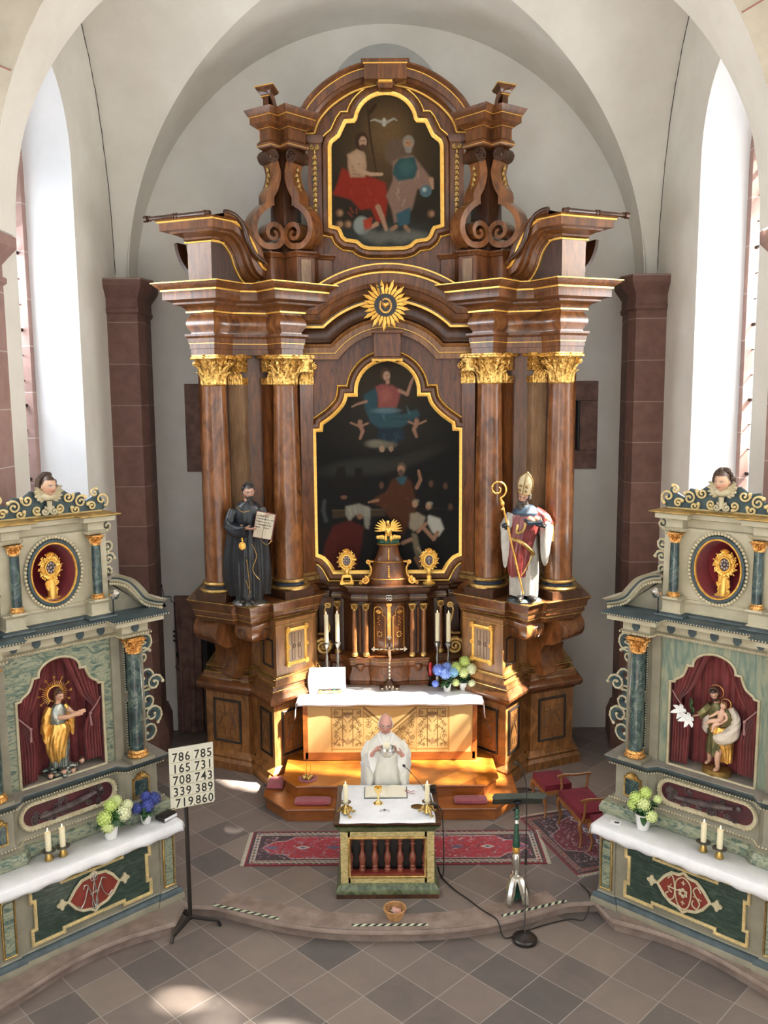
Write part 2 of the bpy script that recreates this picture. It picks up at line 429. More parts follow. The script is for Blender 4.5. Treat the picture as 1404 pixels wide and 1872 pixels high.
def mb_slab(mb, x, xo, a, b, z0, z1):
 mb.box(((x + xo) / 2, (a + b) / 2, (z0 + z1) / 2), (abs(xo - x), b - a, z1 - z0))
# side walls of the chancel: window splays from (WA,WB) on the room face to a narrower light
WA, WB, WZ, WS = 10.2, 12.18, 3.3, 8.75
FX = .62; WT = .30                      # depth of the frame behind the wall face, then the frame
for s, nm in ((-1, 'wall_left'), (1, 'wall_right')):
 mb = MB(); x = s * XW; xo = s * (XW + 1.0)
 ya, yb = WA, WB; c = (ya + yb) / 2; r = (yb - ya) / 2
 ia, ib = ya + .22, yb - .06; ic = (ia + ib) / 2; ir = (ib - ia) / 2; xi = s * (XW + FX)
 # face of the wall round the opening
 def face(xf, a, b, cc, rad, zb, zs, ztop, yl, yr):
  mb.add([(xf, yl, -.2), (xf, a, -.2), (xf, a, ztop), (xf, yl, ztop)], [(0, 1, 2, 3)])
  mb.add([(xf, b, -.2), (xf, yr, -.2), (xf, yr, ztop), (xf, b, ztop)], [(0, 1, 2, 3)])
  mb.add([(xf, a, -.2), (xf, b, -.2), (xf, b, zb), (xf, a, zb)], [(0, 1, 2, 3)])
  n = 20
  for i in range(n):
   p0 = cc - rad * math.cos(PI * i / n); p1 = cc - rad * math.cos(PI * (i + 1) / n)
   h0 = zs + 1.25 * rad * math.sin(PI * i / n); h1 = zs + 1.25 * rad * math.sin(PI * (i + 1) / n)
   mb.add([(xf, p0, h0), (xf, p1, h1), (xf, p1, ztop), (xf, p0, ztop)], [(0, 1, 2, 3)])
 face(x, ya, yb, c, r, WZ, WS, 11.9, Y0, YB + .4)
 face(xo, ia, ib, ic, ir, WZ + .25, WS, 11.9, Y0, YB + .4)
 mb.add([(x, Y0, 11.9), (xo, Y0, 11.9), (xo, YB + .4, 11.9), (x, YB + .4, 11.9)], [(0, 1, 2, 3)])
 struct(mb.build(nm, MT['plaster'], recalc=False, smooth=False))
 # splayed reveal
 def ring(xx, a, b, cc, rad, zb, n=20):
  return [(xx, a, zb)] + [(xx, cc - rad * math.cos(PI * i / n), WS + 1.25 * rad * math.sin(PI * i / n)) for i in range(n + 1)] + [(xx, b, zb)]
 A, B, C = ring(x, ya, yb, c, r, WZ), ring(xi, ia, ib, ic, ir, WZ + .12), ring(xo, ia, ib, ic, ir, WZ + .25)
 mb = MB(); n = len(A)
 mb.add(A + B, [(i, (i + 1) % n, n + (i + 1) % n, n + i) for i in range(n)])
 rv = struct(mb.build('trim_2' if s < 0 else 'trim_3', MT['plaster_cool'], ang=30))
 # window: sandstone frame, leaded panes, saddle bars
 win = empty('window_1' if s < 0 else 'window_2', (xi, ic, WZ)); win['kind'] = 'structure'
 L = Matrix.Translation((-xi, -ic, -WZ))
 mb = MB(L)
 Bi = ring(xi, ia + .13, ib - .13, ic, ir - .13, WZ + .22)
 Bo = ring(xi + s * .16, ia + .13, ib - .13, ic, ir - .13, WZ + .22)
 mb.add(B + Bi, [(i, (i + 1) % n, n + (i + 1) % n, n + i) for i in range(n)])
 mb.add(Bi + Bo, [(i, (i + 1) % n, n + (i + 1) % n, n + i) for i in range(n)])
 mb.add(Bo + ring(xo, ia + .13, ib - .13, ic, ir - .13, WZ + .3), [(i, (i + 1) % n, n + (i + 1) % n, n + i) for i in range(n)])
 mb.build('window_frame', MT['sand_pink'], win)
 xg = xi + s * .12
 mb = MB(L); bars = MB(L)
 zt = WS + 1.25 * ir
 z = WZ + .3; q = 0
 while z < zt:
  bars.box((xg - s * .02, ic, z), (.045 if q % 3 == 0 else .014, ib - ia - .24, .04 if q % 3 == 0 else .014)); z += .335; q += 1
 for j in range(1, 5):
  yy = ia + .13 + (ib - ia - .26) * j / 5
  bars.box((xg, yy, (WZ + zt) / 2), (.012, .012, zt - WZ))
 bars.build('saddle_bar', MT['iron'] if 'iron' in MT else None, win)
 mb = MB(L); mb.add([(xg, p[1], p[2]) for p in Bi], [tuple(range(n))]); mb.build('pane', None, win)
# glass and iron
def glassm():
 m, t, b = nt('leaded_glass'); t.nodes.remove(b); out = t.nodes['Material Output']
 tr = t.nodes.new('ShaderNodeBsdfTransparent'); tl = t.nodes.new('ShaderNodeBsdfTranslucent'); gl = t.nodes.new('ShaderNodeBsdfGlossy')
 tr.inputs[0].default_value = (.93, .95, .97, 1); tl.inputs[0].default_value = (.9, .92, .95, 1); gl.inputs['Roughness'].default_value = .1
 m1 = t.nodes.new('ShaderNodeMixShader'); m1.inputs[0].default_value = .18; lk(t, tr.outputs[0], m1.inputs[1]); lk(t, tl.outputs[0], m1.inputs[2])
 m2 = t.nodes.new('ShaderNodeMixShader'); m2.inputs[0].default_value = .06; lk(t, m1.outputs[0], m2.inputs[1]); lk(t, gl.outputs[0], m2.inputs[2])
 lk(t, m2.outputs[0], out.inputs[0]); return m
MT['glass'] = glassm(); MT['iron'] = mat('wrought_iron', (.012, .012, .014), rough=.5, metal=.3)
for o in list(bpy.data.objects):
 if o.name.startswith('pane'): o.data.materials.clear(); o.data.materials.append(MT['glass'])
 if o.name.startswith('saddle_bar'): o.data.materials.clear(); o.data.materials.append(MT['iron'])
# back wall (with the small right window and left sacristy door as openings)
def hole_wall(name, y, x0, x1, z0, z1, holes, m, thick=.5):
 xs = sorted({x0, x1, *[h[0] for h in holes], *[h[1] for h in holes]}); zs = sorted({z0, z1, *[h[2] for h in holes], *[h[3] for h in holes]})
 mb = MB()
 for a, b in zip(xs[:-1], xs[1:]):
  for c, d in zip(zs[:-1], zs[1:]):
   mx, mz = (a + b) / 2, (c + d) / 2
   if any(h[0] < mx < h[1] and h[2] < mz < h[3] for h in holes): continue
   mb.add([(a, y, c), (b, y, c), (b, y, d), (a, y, d)], [(0, 1, 2, 3)])
 for h in holes:
  a, b, c, d = h
  mb.add([(a, y, c), (b, y, c), (b, y, d), (a, y, d), (a, y + thick, c), (b, y + thick, c), (b, y + thick, d), (a, y + thick, d)],
    [(0, 4, 5, 1), (1, 5, 6, 2), (2, 6, 7, 3), (3, 7, 4, 0)])
 return struct(mb.build(name, m, recalc=False, smooth=False))
hole_wall('wall_back', YB, -4.5, 4.5, -.2, 12, [(2.9, 3.17, 4.78, 5.60), (-3.03, -2.76, 4.78, 5.60), (-3.18, -2.2, 0, 2.02)], MT['plaster'])
# sandstone surrounds of the two small windows
for s, nm in ((1, 'window_3'), (-1, 'window_4')):
 win = empty(nm, (s * 3.05 + (.14 if s < 0 else 0), YB, 4.5)); win['kind'] = 'structure'
 mb = MB()
 for (x0, x1, z0, z1) in ((2.55, 3.46, 4.5 + 1.10, 5.92), (2.55, 3.46, 4.48, 4.78), (3.17, 3.46, 4.78, 5.6), (2.55, 2.9, 4.78, 5.6)):
  mb.box((s * ((x0 + x1) / 2 - 3.05), -.012, (z0 + z1) / 2 - 4.5), (x1 - x0, .05, z1 - z0))
 mb.build('window_frame', MT['sand_plain'], win, bev=.006)
 mb = MB(); mb.add([(s * (2.9 - 3.05), .3, .25), (s * (3.2 - 3.05), .3, .25), (s * (3.2 - 3.05), .3, 1.15), (s * (2.9 - 3.05), .3, 1.15)], [(0, 1, 2, 3)]); mb.build('pane', MT['glass'], win)
 mb = MB()
 for z in (.28, .5, .72, .94, 1.1): mb.box((0, .27, z), (.3, .02, .02))
 mb.box((.03, .27, .7), (.02, .02, .9)); mb.box((s * .1, .12, .7), (.03, .3, .82)); mb.build('saddle_bar', MT['iron'], win)
# sacristy door in the left corner
dr = empty('door_1', (-2.7, YB, 0)); dr['kind'] = 'structure'
mb = MB()
for (x0, x1, z0, z1) in ((-3.62, -3.18, 0, 2.02), (-3.62, -1.9, 2.02, 2.38)):
 mb.box(((x0 + x1) / 2 + 2.7, -.03, (z0 + z1) / 2), (x1 - x0, .1, z1 - z0))
mb.box((-3.35 + 2.7, -.09, 1.0), (.09, .04, 2.0)); mb.box((-3.54 + 2.7, -.09, 1.0), (.05, .04, 2.0))
mb.build('door_frame', MT['sand_plain'], dr, bev=.008)
mb = MB(); mb.box((-.1, .42, 1.0), (1.2, .05, 2.02)); mb.build('door_leaf', MT['black_wood'], dr)
mb = MB()
for zz in (.45, .95, 1.45, 1.85): mb.box((-.25, .385, zz), (.34, .02, .04))
mb.box((-.4, .385, 1.1), (.03, .02, 1.7)); mb.box((-.1, .385, 1.1), (.03, .02, 1.7)); mb.build('iron_fitting', MT['iron'], dr)
# round-headed grey patch on the lunette behind the altar gable
mb = MB(); pts = [(-.9, 9.6)] + [(x, z) for x, z in reversed(arc(0, 10.25, .9, .9, 0, 180, 24))] + [(.9, 9.6)]
mb.prism_xz(pts, YB - .015, YB - .001); struct(mb.build('trim_4', mat('grey_patch_plaster', (.42, .43, .41), (.5, .5, .47), scale=2, rough=.95), smooth=False))
# vault: barrel along y cut by the side barrels of the windows
def vh(x, y):
 a = math.sqrt(max(0, RV * RV - x * x)); c, h = (Y0 + Y1) / 2, (Y1 - Y0) / 2
 t = abs(y - c) / h; b = RV * math.sqrt(max(0, 1 - t * t))
 return SPR + max(a, b)
cyv, hyv = (Y0 + Y1) / 2, (Y1 - Y0) / 2
mb = MB(); nv = 40
def vq(x, y, barrel):
 r_ = RV * 1.0
 if barrel == 'a': return (x * XW / RV if abs(x) > RV - .001 else x, y, SPR + math.sqrt(max(0, r_ * r_ - x * x)))
 t = abs(y - cyv) / hyv; return (x, y, SPR + r_ * math.sqrt(max(0, 1 - t * t)))
for sg in (-1, 1):      # severies towards the nave and the back wall: barrel along y
 for sx in (-1, 1):
  P = []
  for i in range(nv + 1):
   x = RV * math.sin(PI / 2 * i / nv); yg = hyv * x / RV
   P.append([(sx * x, cyv + sg * (yg + (hyv - yg) * j / 8), SPR + math.sqrt(max(0, RV * RV - x * x))) for j in range(9)])
  mb.grid(P)
  P = []          # half of the side severy: barrel along x
  for i in range(nv + 1):
   y = hyv * math.sin(PI / 2 * i / nv); xg = RV * y / hyv; h = SPR + RV * math.sqrt(max(0, 1 - (y / hyv) ** 2))
   P.append([(sx * (xg + (XW + .02 - xg) * j / 8), cyv + sg * y, h) for j in range(9)])
  mb.grid(P)
struct(mb.build('ceiling', MT['plaster'], ang=25, recalc=False))
# transverse rib against the back wall
A = [(x, z) for x, z in arc(0, SPR, RV + .02, RV + .02, 0, 180, 60)]
mb = MB()
for (x0, z0), (x1, z1) in zip(A[:-1], A[1:]):
 mb.add([(x0, Y1 - .04, z0), (x1, Y1 - .04, z1), (x1, YB + .02, z1), (x0, YB + .02, z0)], [(0, 1, 2, 3)])
mb.build('x', None).name = 'trim_5'
o = bpy.data.objects['trim_5']; o.data.materials.append(MT['plaster']); struct(o)
# corner pilasters of dark red sandstone with moulded caps
for s, nm in ((-1, 'trim_6'), (1, 'trim_7')):
 path = [(-XW - .05, 13.4), (-3.74, 13.4), (-3.68, 13.6), (-3.84, YB + .05)]
 if s > 0: path = mirror_path(path)
 mb = MB(); mb.sweep(path, [(.10, 0), (.10, .35), (.04, .5), (.04, .52), (0, .54), (0, 6.95), (.03, 6.97), (.04, 7.02), (.02, 7.05), (.02, 7.18), (.06, 7.24), (.12, 7.32), (.14, 7.36), (.14, 7.46), (0, 7.46)])
 struct(mb.build(nm, MT['sand'], ang=20))
# chancel arch between nave and chancel
AX, AY0, AY1, AR = 4.13, 9.12, 9.65, 3.97
MT['ashlar'] = mat('painted_ashlar_arch', (.36, .32, .25), (.46, .41, .33), scale=2, rough=.95)
def arch_pts(r, n=40): return [(r * math.cos(PI * i / n), SPR + r * math.sin(PI * i / n)) for i in range(n + 1)]
mb = MB(); A = arch_pts(AR)
for (x0, z0), (x1, z1) in zip(A[:-1], A[1:]):
 mb.add([(x0, AY0, z0), (x1, AY0, z1), (x1, AY0, 12.4), (x0, AY0, 12.4)], [(0, 1, 2, 3)])
for s in (-1, 1):
 mb.add([(s * AR, AY0, SPR), (s * 6.2, AY0, SPR), (s * 6.2, AY0, 12.4), (s * AR, AY0, 12.4)], [(0, 1, 2, 3)])
struct(mb.build('wall_front', MT['ashlar'], recalc=False, smooth=False))
mb = MB()
for (x0, z0), (x1, z1) in zip(A[:-1], A[1:]):
 mb.add([(x0, AY0, z0), (x1, AY0, z1), (x1, AY1 + .01, z1), (x0, AY1 + .01, z0)], [(0, 1, 2, 3)])
struct(mb.build('trim_8', MT['plaster'], ang=20))
mb = MB()     # thin red joint lines painted on the arch stones
for i in range(1, 14):
 a = PI * (i + .3) / 14; c, s_ = math.cos(a), math.sin(a)
 mb.tube([((AR + .02) * c, AY0 - .001, SPR + (AR + .02) * s_), ((AR + 1.1) * c, AY0 - .001, SPR + (AR + 1.1) * s_)], .008, 4)
mb.tube([((AR + .62) * math.cos(PI * i / 60), AY0 - .001, SPR + (AR + .62) * math.sin(PI * i / 60)) for i in range(61)], .006, 4)
struct(mb.build('trim_9', mat('painted_joint', (.28, .12, .09), rough=.9)))
for s, nm in ((-1, 'trim_10'), (1, 'trim_11')):
 path = [(-6.2, AY0), (-AX, AY0), (-AX, AY1 - .02), (-6.2, AY1 - .02)]
 if s > 0: path = mirror_path(path)
 mb = MB(); mb.sweep(path, [(.08, -.2), (.08, .3), (0, .4), (0, 6.9), (.03, 6.93), (.03, 6.98), (0, 7.0), (0, 7.12), (.05, 7.2), (.12, 7.3), (.12, 7.42), (0, 7.42)])
 struct(mb.build(nm, MT['sand_pink'], ang=20))
# nave shell in front of the arch (open to the organ loft side)
wall_with_windows('wall_right', 5.5, 6.2, -4, AY0, -.2, 12.4, [(-2.2, -.2, 3.4, 9.6), (1.3, 3.3, 3.4, 9.6), (4.5, 6.3, 3.4, 9.6)], MT['plaster'])
wall_with_windows('wall_left', -5.5, -6.2, -4, AY0, -.2, 12.4, [(-2.2, -.2, 3.4, 9.6), (1.3, 3.3, 3.4, 9.6), (4.9, 6.9, 3.4, 9.6)], MT['plaster'])
mb = MB(); mb.box((0, 5.4, 12.5), (13, 19, .2)); struct(mb.build('ceiling', MT['plaster']))
mb = MB(); mb.box((0, YB + .75, 6), (9.6, .3, 12.8)); struct(mb.build('wall_back', MT['plaster']))
# old cracks where the vault meets the window walls
mb = MB(); rn = random.Random(6)
for s_ in (-1, 1):
 pts = [(s_ * (XW - .004), cyv + hyv * .985 * math.cos(a) + rn.uniform(-.01, .01), SPR + RV * math.sin(a) - .03 + rn.uniform(-.015, .015)) for a in np.linspace(.05, 1.35, 40)]
 mb.tube(pts, [.003 + .005 * abs(math.sin(i * 1.7)) for i in range(40)], 4)
struct(mb.build('trim_12', mat('dark_crack', (.05, .045, .04), rough=1)))
# ================================================================== HIGH ALTAR
def PI_of(root):
 return (Matrix.Translation(root.location) @ Euler(root.rotation_euler).to_matrix().to_4x4()).inverted()
def part(root, name, mb, mt, ang=38, bev=0, solid=0, recalc=True, world=True):
 o = mb.build(name, mt, root, ang=ang, bev=bev, solid=solid, recalc=recalc)
 if world and root.type == 'EMPTY': o.matrix_parent_inverse = PI_of(root)
 return o
MIR = Matrix.Scale(-1, 4, (1, 0, 0))
HA = empty('high_altar', (0, 13.2, 0), 0, 'towering dark walnut high altar with gilded mouldings, twin columns and two old paintings', 'altar')
def frameM(org, x, z0=0):
 """local frame: x along a horizontal direction, y into the work, z up"""
 x = Vector((x[0], x[1], 0)).normalized(); y = Vector((-x.y, x.x, 0))
 m = Matrix((x, y, Vector((0, 0, 1)))).transposed().to_4x4(); m.translation = Vector((org[0], org[1], z0)); return m
def ribbon(mb, pts, th, w, org, d, z0=0):
 """scroll: a band following (d, z) points, thickness th, width w across"""
 M = frameM(org, d, z0); k = len(pts); ths = th if isinstance(th, list) else [th] * k
 of = mitre([(p[0], p[1]) for p in pts]); vs = []
 for p, o, t in zip(pts, of, ths):
  for q in (-.5, .5):
   for yy in (-w / 2, w / 2):
    vs.append(M @ Vector((p[0] + o[0] * q * t, yy, p[1] + o[1] * q * t)))
 fs = []
 for i in range(k - 1):
  a, b = i * 4, (i + 1) * 4
  for u, v in ((0, 1), (1, 3), (3, 2), (2, 0)): fs.append((a + u, a + v, b + v, b + u))
 fs += [(0, 1, 3, 2), ((k - 1) * 4, (k - 1) * 4 + 2, (k - 1) * 4 + 3, (k - 1) * 4 + 1)]
 mb.add(vs, fs)
def band2(path, prof, mt, root, name='gilded_fillet', M=None, closed=False):
 mb = MB(M); mb.sweep(path, prof, closed=closed); return part(root, name, mb, mt)
def gold_lines(mb, path, lines, closed=False):
 for (o, z, h, d) in lines: mb.sweep(path, [(o - .02, z), (o + d, z), (o + d, z + h), (o - .02, z + h)], closed=closed)
def rect_frame(mb, M, x0, x1, z0, z1, wd, dp):
 mb.M = M
 for c, d in (((x0 + x1) / 2, z0), ((x0 + x1) / 2, z1)): pass
 out = [(x0, z0), (x1, z0), (x1, z1), (x0, z1)]
 mb.frame(out, [(-wd, 0), (-wd, -dp * .5), (-wd * .5, -dp), (0, -dp * .6), (0, 0)])
def capital(mb, c, r, h, rz=0, n=16, vol=True):
 """gilded corinthian capital"""
 mb.lathe([(r * 1.0, 0), (r * 1.06, .01), (r * 1.0, .025), (r * .98, h * .5), (r * 1.15, h * .8), (r * 1.25, h * .86)], c, 20)
 for k in range(8):
  a = rz + k * PI / 4 + PI / 8
  o = Vector((math.cos(a), math.sin(a), 0)); leaf(mb, Vector(c) + o * r * 1.0 + Vector((0, 0, .02)), o, h * .48, r * .72, .35, th=.008)
 for k in range(8):
  a = rz + k * PI / 4; o = Vector((math.cos(a), math.sin(a), 0))
  leaf(mb, Vector(c) + o * r * 1.02 + Vector((0, 0, .03)), o, h * .72, r * .6, .32, th=.008)
 if vol:
  for k in range(4):
   a = rz + PI / 4 + k * PI / 2; o = Vector((math.cos(a), math.sin(a), 0)); t = Vector((-o.y, o.x, 0))
   for s in (-1, 1):
    q = (o + t * s * .55).normalized()
    curl(mb, Vector(c) + o * r * 1.45 + t * s * r * .26 + Vector((0, 0, h * .74)), r * .27, 1.6, 90, r * .085, q * 1.0, (0, 0, 1), 14, 5)
    curl(mb, Vector(c) + (o * .72 + t * s * .72) * r * 1.28 + Vector((0, 0, h * .72)), r * .17, 1.4, 90, r * .06, t * s, (0, 0, 1), 12, 5)
   mb.ell(Vector(c) + Vector((math.cos(a + PI / 4), math.sin(a + PI / 4), 0)) * r * 1.34 + Vector((0, 0, h * .93)), r * .16, 8, 6)
 # concave abacus
 pts = []
 for k in range(4):
  a = rz + PI / 4 + k * PI / 2
  for da, rr_ in ((-.09, 1.86), (.09, 1.86), (PI / 8 + .06, 1.48), (PI / 4, 1.36), (PI / 2 - PI / 8 - .06, 1.48)):
   pts.append((c[0] + r * rr_ * math.cos(a + da), c[1] + r * rr_ * math.sin(a + da)))
 pts = pts[::-1]
 mb.sweep(pts, [(-.02, c[2] + h * .86), (-.005, c[2] + h * .88), (-.005, c[2] + h * .93), (.012, c[2] + h * .95), (.012, c[2] + h)], closed=True)
def half_altar(s):
 M = None if s > 0 else MIR
 B = lambda mt=None: MB(M)
 FM = lambda org, x, z0=0: (frameM(org, x, z0) if s > 0 else MIR @ frameM(org, x, z0))
 # ---- pedestal
 PL = [(1.12, 13.9), (1.12, 12.93), (1.70, 12.34), (1.98, 12.74), (2.03, 12.9), (2.10, 12.94), (2.15, 12.84), (2.86, 13.16), (2.86, 13.9)]
 mb = B(); mb.sweep(PL, [(.12, 0), (.12, .12), (.07, .16), (.09, .2), (.03, .25), (0, .27), (0, 1.2), (.03, 1.23)])
 ped = part(HA, 'pedestal', mb, MT['walnut_chevron'])
 mb = B(); mb.sweep(PL, [(.02, 1.19), (.03, 1.22), (.10, 1.25), (.13, 1.29), (.135, 1.33), (.10, 1.37), (.06, 1.39), (.03, 1.43), (0, 1.5)])
 part(HA, 'pedestal_cornice', mb, MT['walnut_band'])
 mb = B(); gold_lines(mb, PL, [(.035, 1.425, .012, .006), (.005, 1.49, .014, .008), (-.02, 1.58, .01, .008)])
 # faces: (a, b) along the lower body; each with an inlaid panel in a black moulding
 for (a, b, m_) in (((1.12, 12.93), (1.70, 12.34), .14), ((1.70, 12.34), (1.98, 12.74), .07), ((2.15, 12.84), (2.86, 13.16), .14)):
  L = math.hypot(b[0] - a[0], b[1] - a[1]); F_ = FM(a, (b[0] - a[0], b[1] - a[1]))
  fb = MB(); rect_frame(fb, F_, m_, L - m_, .40, 1.09, .035, .03)
  fr = part(HA, 'panel_moulding', fb, MT['black_wood'])
  fb = MB(F_); fb.box((L / 2, -.004, .745), (L - 2 * m_ - .05, .012, .66)); pn = part(HA, 'inlaid_panel', fb, MT['walnut_honey'])
  fb = MB(F_)
  x0, x1, zc = m_ + .06, L - m_ - .06, .745
  fb.tube([(x0, -.011, .47), (x0, -.011, 1.03), (x1, -.011, 1.03), (x1, -.011, .47)], .0035, 4, closed=True)
  rnd = random.Random(3)
  for z_, sg in ((.56, 1), (.93, -1)):
   for ss in (-1, 1):
    cx = L / 2 + ss * (x1 - x0) * .25; ww = (x1 - x0) * .13
    fb.tube([(cx - ww, -.011, z_ - sg * .05), (cx - ww, -.011, z_ + sg * .06), (cx + ww, -.011, z_ + sg * .06), (cx + ww, -.011, z_ - sg * .02), (cx, -.011, z_ - sg * .02)], .004, 4)
  sp = [(L / 2 + (x1 - x0) * .42 * math.sin(t * 2 * PI), -.011, zc + .12 * math.cos(t * 4 * PI) + .03 * math.sin(t * 9)) for t in np.linspace(0, 1, 30)]
  fb.tube(sp, .004, 4); part(pn, 'inlay_line', fb, MT['inlay'])
 # ---- middle zone
 PM = [(1.12, 13.9), (1.12, 12.99), (1.66, 12.44), (1.93, 12.82), (1.98, 12.98), (2.6, 13.2), (2.6, 13.9)]
 mm = B(); mm.sweep(PM, [(0, 1.48), (.07, 1.485), (.05, 1.55), (.02, 1.6), (0, 1.62), (0, 2.44)]); part(HA, 'pedestal_block', mm, MT['walnut_honey'])
 gold_lines(mb, PM, [(.02, 1.60, .012, .012), (.0, 2.36, .012, .012)])
 part(HA, 'gilded_fillet', mb, MT['gold_dull'])
 # gilt framed relief panel on the inner block
 a, b = (1.12, 12.99), (1.66, 12.44); L = math.hypot(b[0] - a[0], b[1] - a[1]); F_ = FM(a, (b[0] - a[0], b[1] - a[1]))
 g = MB(); x0, x1, z0, z1 = .19, .59, 1.74, 2.30
 rect_frame(g, F_, x0, x1, z0, z1, .05, .035)
 for cx in (x0, x1):
  for cz in (z0, z1):
   for k in range(3): curl(g, (cx - .025 * (1 if cx == x1 else -1), -.03, cz - .02 * (1 if cz == z1 else -1)), .045 - .01 * k, 1.3, 60 + 120 * k, .012)
  curl(g, (cx - .02 * (1 if cx == x1 else -1), -.03, (z0 + z1) / 2), .035, 1.3, 90, .012)
 fr = part(HA, 'gilded_panel_frame', g, MT['gold_bright'])
 g = MB(F_); g.box(((x0 + x1) / 2, -.006, (z0 + z1) / 2), (x1 - x0 - .08, .01, z1 - z0 - .08)); part(fr, 'inlaid_panel', g, MT['walnut_pale'])
 g = MB(F_); xc, zc = (x0 + x1) / 2, (z0 + z1) / 2
 for ss in (-1, 1):
  g.tube([(xc + ss * .035, -.013, zc - .2), (xc + ss * .09, -.013, zc - .2), (xc + ss * .09, -.013, zc - .04), (xc + ss * .05, -.013, zc), (xc + ss * .09, -.013, zc + .04), (xc + ss * .09, -.013, zc + .2), (xc + ss * .035, -.013, zc + .2), (xc + ss * .035, -.013, zc - .2)], .004, 4)
  g.tube([(xc + ss * (.05 + .03 * math.cos(t)), -.013, zc + .03 * math.sin(t)) for t in np.linspace(0, 2 * PI, 13)], .004, 4)
 part(fr, 'inlay_line', g, MT['inlay'])
 a, b = (1.66, 12.44), (1.93, 12.82); L = math.hypot(b[0] - a[0], b[1] - a[1]); F_ = FM(a, (b[0] - a[0], b[1] - a[1]))
 g = MB(); rect_frame(g, F_, .09, L - .06, 1.72, 2.15, .03, .02); part(HA, 'panel_moulding', g, MT['black_wood'])
 # outer S-shaped console
 t_, n_ = (.69, .72), (.72, -.69); A = (2.28, 12.86)
 g = MB(M); S = smooth_pts([(0, 1.46), (.16, 1.5), (.10, 1.62), (.06, 1.78), (.12, 1.95), (.30, 2.0), (.42, 2.1), (.44, 2.25), (.36, 2.38), (.30, 2.42)], 4)
 rings = []
 for w_ in (0, .62):
  rings.append([(A[0] + t_[0] * w_ + n_[0] * (p.x - .05), A[1] + t_[1] * w_ + n_[1] * (p.x - .05), p.y) for p in S] + [(A[0] + t_[0] * w_ - n_[0] * .3, A[1] + t_[1] * w_ - n_[1] * .3, 2.42), (A[0] + t_[0] * w_ - n_[0] * .3, A[1] + t_[1] * w_ - n_[1] * .3, 1.46)])
 g.loft(rings); part(HA, 'console', g, MT['walnut_col'])
 # bulging corner with inlaid knots
 g = MB(M); PB = [(1.72, 12.72), (2.0, 12.44), (2.26, 12.66)]
 g.sweep(PB, [(-.12, 2.1), (-.04, 2.12), (.02, 2.17), (.05, 2.25), (.05, 2.33), (.01, 2.4)]); cn = part(HA, 'bulging_corner', g, MT['walnut_col'])
 g = MB()
 for (a, b) in (((1.72, 12.72), (2.0, 12.44)), ((2.0, 12.44), (2.26, 12.66))):
  L = math.hypot(b[0] - a[0], b[1] - a[1]); g.M = FM(a, (b[0] - a[0], b[1] - a[1]))
  for ss in (-1, 1): g.tube([(L / 2 + ss * .02 + .06 * math.cos(t), -.056, 2.25 + .075 * math.sin(t)) for t in np.linspace(PI * (.5 - ss * .95), PI * (.5 + ss * .55), 14)], .006, 4)
 part(cn, 'inlay_line', g, MT['inlay'])
 # slab the columns and the statue stand on
 PT = [(1.12, 13.9), (1.12, 13.12), (1.70, 12.60), (1.77, 12.64), (2.0, 12.36), (2.22, 12.56), (2.29, 12.52), (2.88, 12.84), (2.88, 13.9)]
 mb = B(); mb.sweep(PT, [(-.02, 2.38), (.02, 2.46), (.05, 2.5), (.05, 2.55), (.08, 2.58), (.09, 2.65), (.12, 2.68), (.135, 2.71), (.135, 2.718)], top=False); mb.prism([(1.0, 13.9), (1.0, 13.06), (1.68, 12.46), (1.76, 12.50), (2.0, 12.24), (2.24, 12.44), (2.32, 12.40), (3.0, 12.76), (3.0, 13.9)], 2.700, 2.722); part(HA, 'pedestal_slab', mb, MT['walnut_band'])
 mb = B(); gold_lines(mb, PT, [(.02, 2.455, .012, .01), (.05, 2.55, .01, .01), (.13, 2.71, .01, .012)]); part(HA, 'gilded_fillet', mb, MT['gold_dull'])
 # ---- core between the columns
 PC = [(1.16, 13.9), (1.16, 13.42), (1.34, 13.30), (1.60, 13.22), (1.80, 13.22), (2.0, 13.12), (2.16, 13.08), (2.3, 13.2), (2.62, 13.16), (2.86, 13.4), (2.86, 13.9)]
 mb = B(); mb.sweep(PC, [(0, 2.7), (0, 6.9)]); part(HA, 'back_pier', mb, MT['walnut'])
 for (cx, cy, tx, ty, mt_) in ((2.2, 13.02, .92, .39, 'walnut_pale'), (1.72, 13.12, -.76, .65, 'walnut'), (1.26, 13.32, -.76, .65, 'walnut')):
  ang = math.atan2(ty, tx)
  mb = B(); mb.box((cx, cy, 4.35), (.24, .14, 3.1), ang); mb.box((cx, cy, 2.8), (.32, .22, .16), ang); pil = part(HA, 'pilaster', mb, MT[mt_])
  mb = B(); mb.box((cx, cy, 5.93), (.26, .16, .1), ang)
  nx_, ny_ = (ty, -tx) if tx > 0 else (-ty, tx)
  nx_, ny_ = (ty, -tx) if (ty * 0 - tx * -1) < 0 else (ty, -tx)
  nn = Vector((-ty, tx, 0)); nn = nn if nn.y < 0 else -nn; tt = Vector((tx, ty, 0))
  for k in range(4): leaf(mb, Vector((cx, cy, 5.88)) + nn * .08 + tt * (-.09 + .06 * k), nn, .22, .07, .35)
  for k in (-1, 1): curl(mb, Vector((cx, cy, 6.15)) + nn * .12 + tt * .12 * k, .055, 1.5, 90, .015, tt * k)
  mb.box((cx, cy, 6.17), (.24, .16, .22), ang); mb.box((cx, cy, 6.29), (.36, .26, .05), ang)
  part(pil, 'capital', mb, MT['gold_cap'])
  mb = B(); mb.box((cx, cy, 2.92), (.30, .20, .06), ang); mb.box((cx, cy, 2.99), (.27, .17, .04), ang); part(pil, 'pilaster_base', mb, MT['gold_dull'])
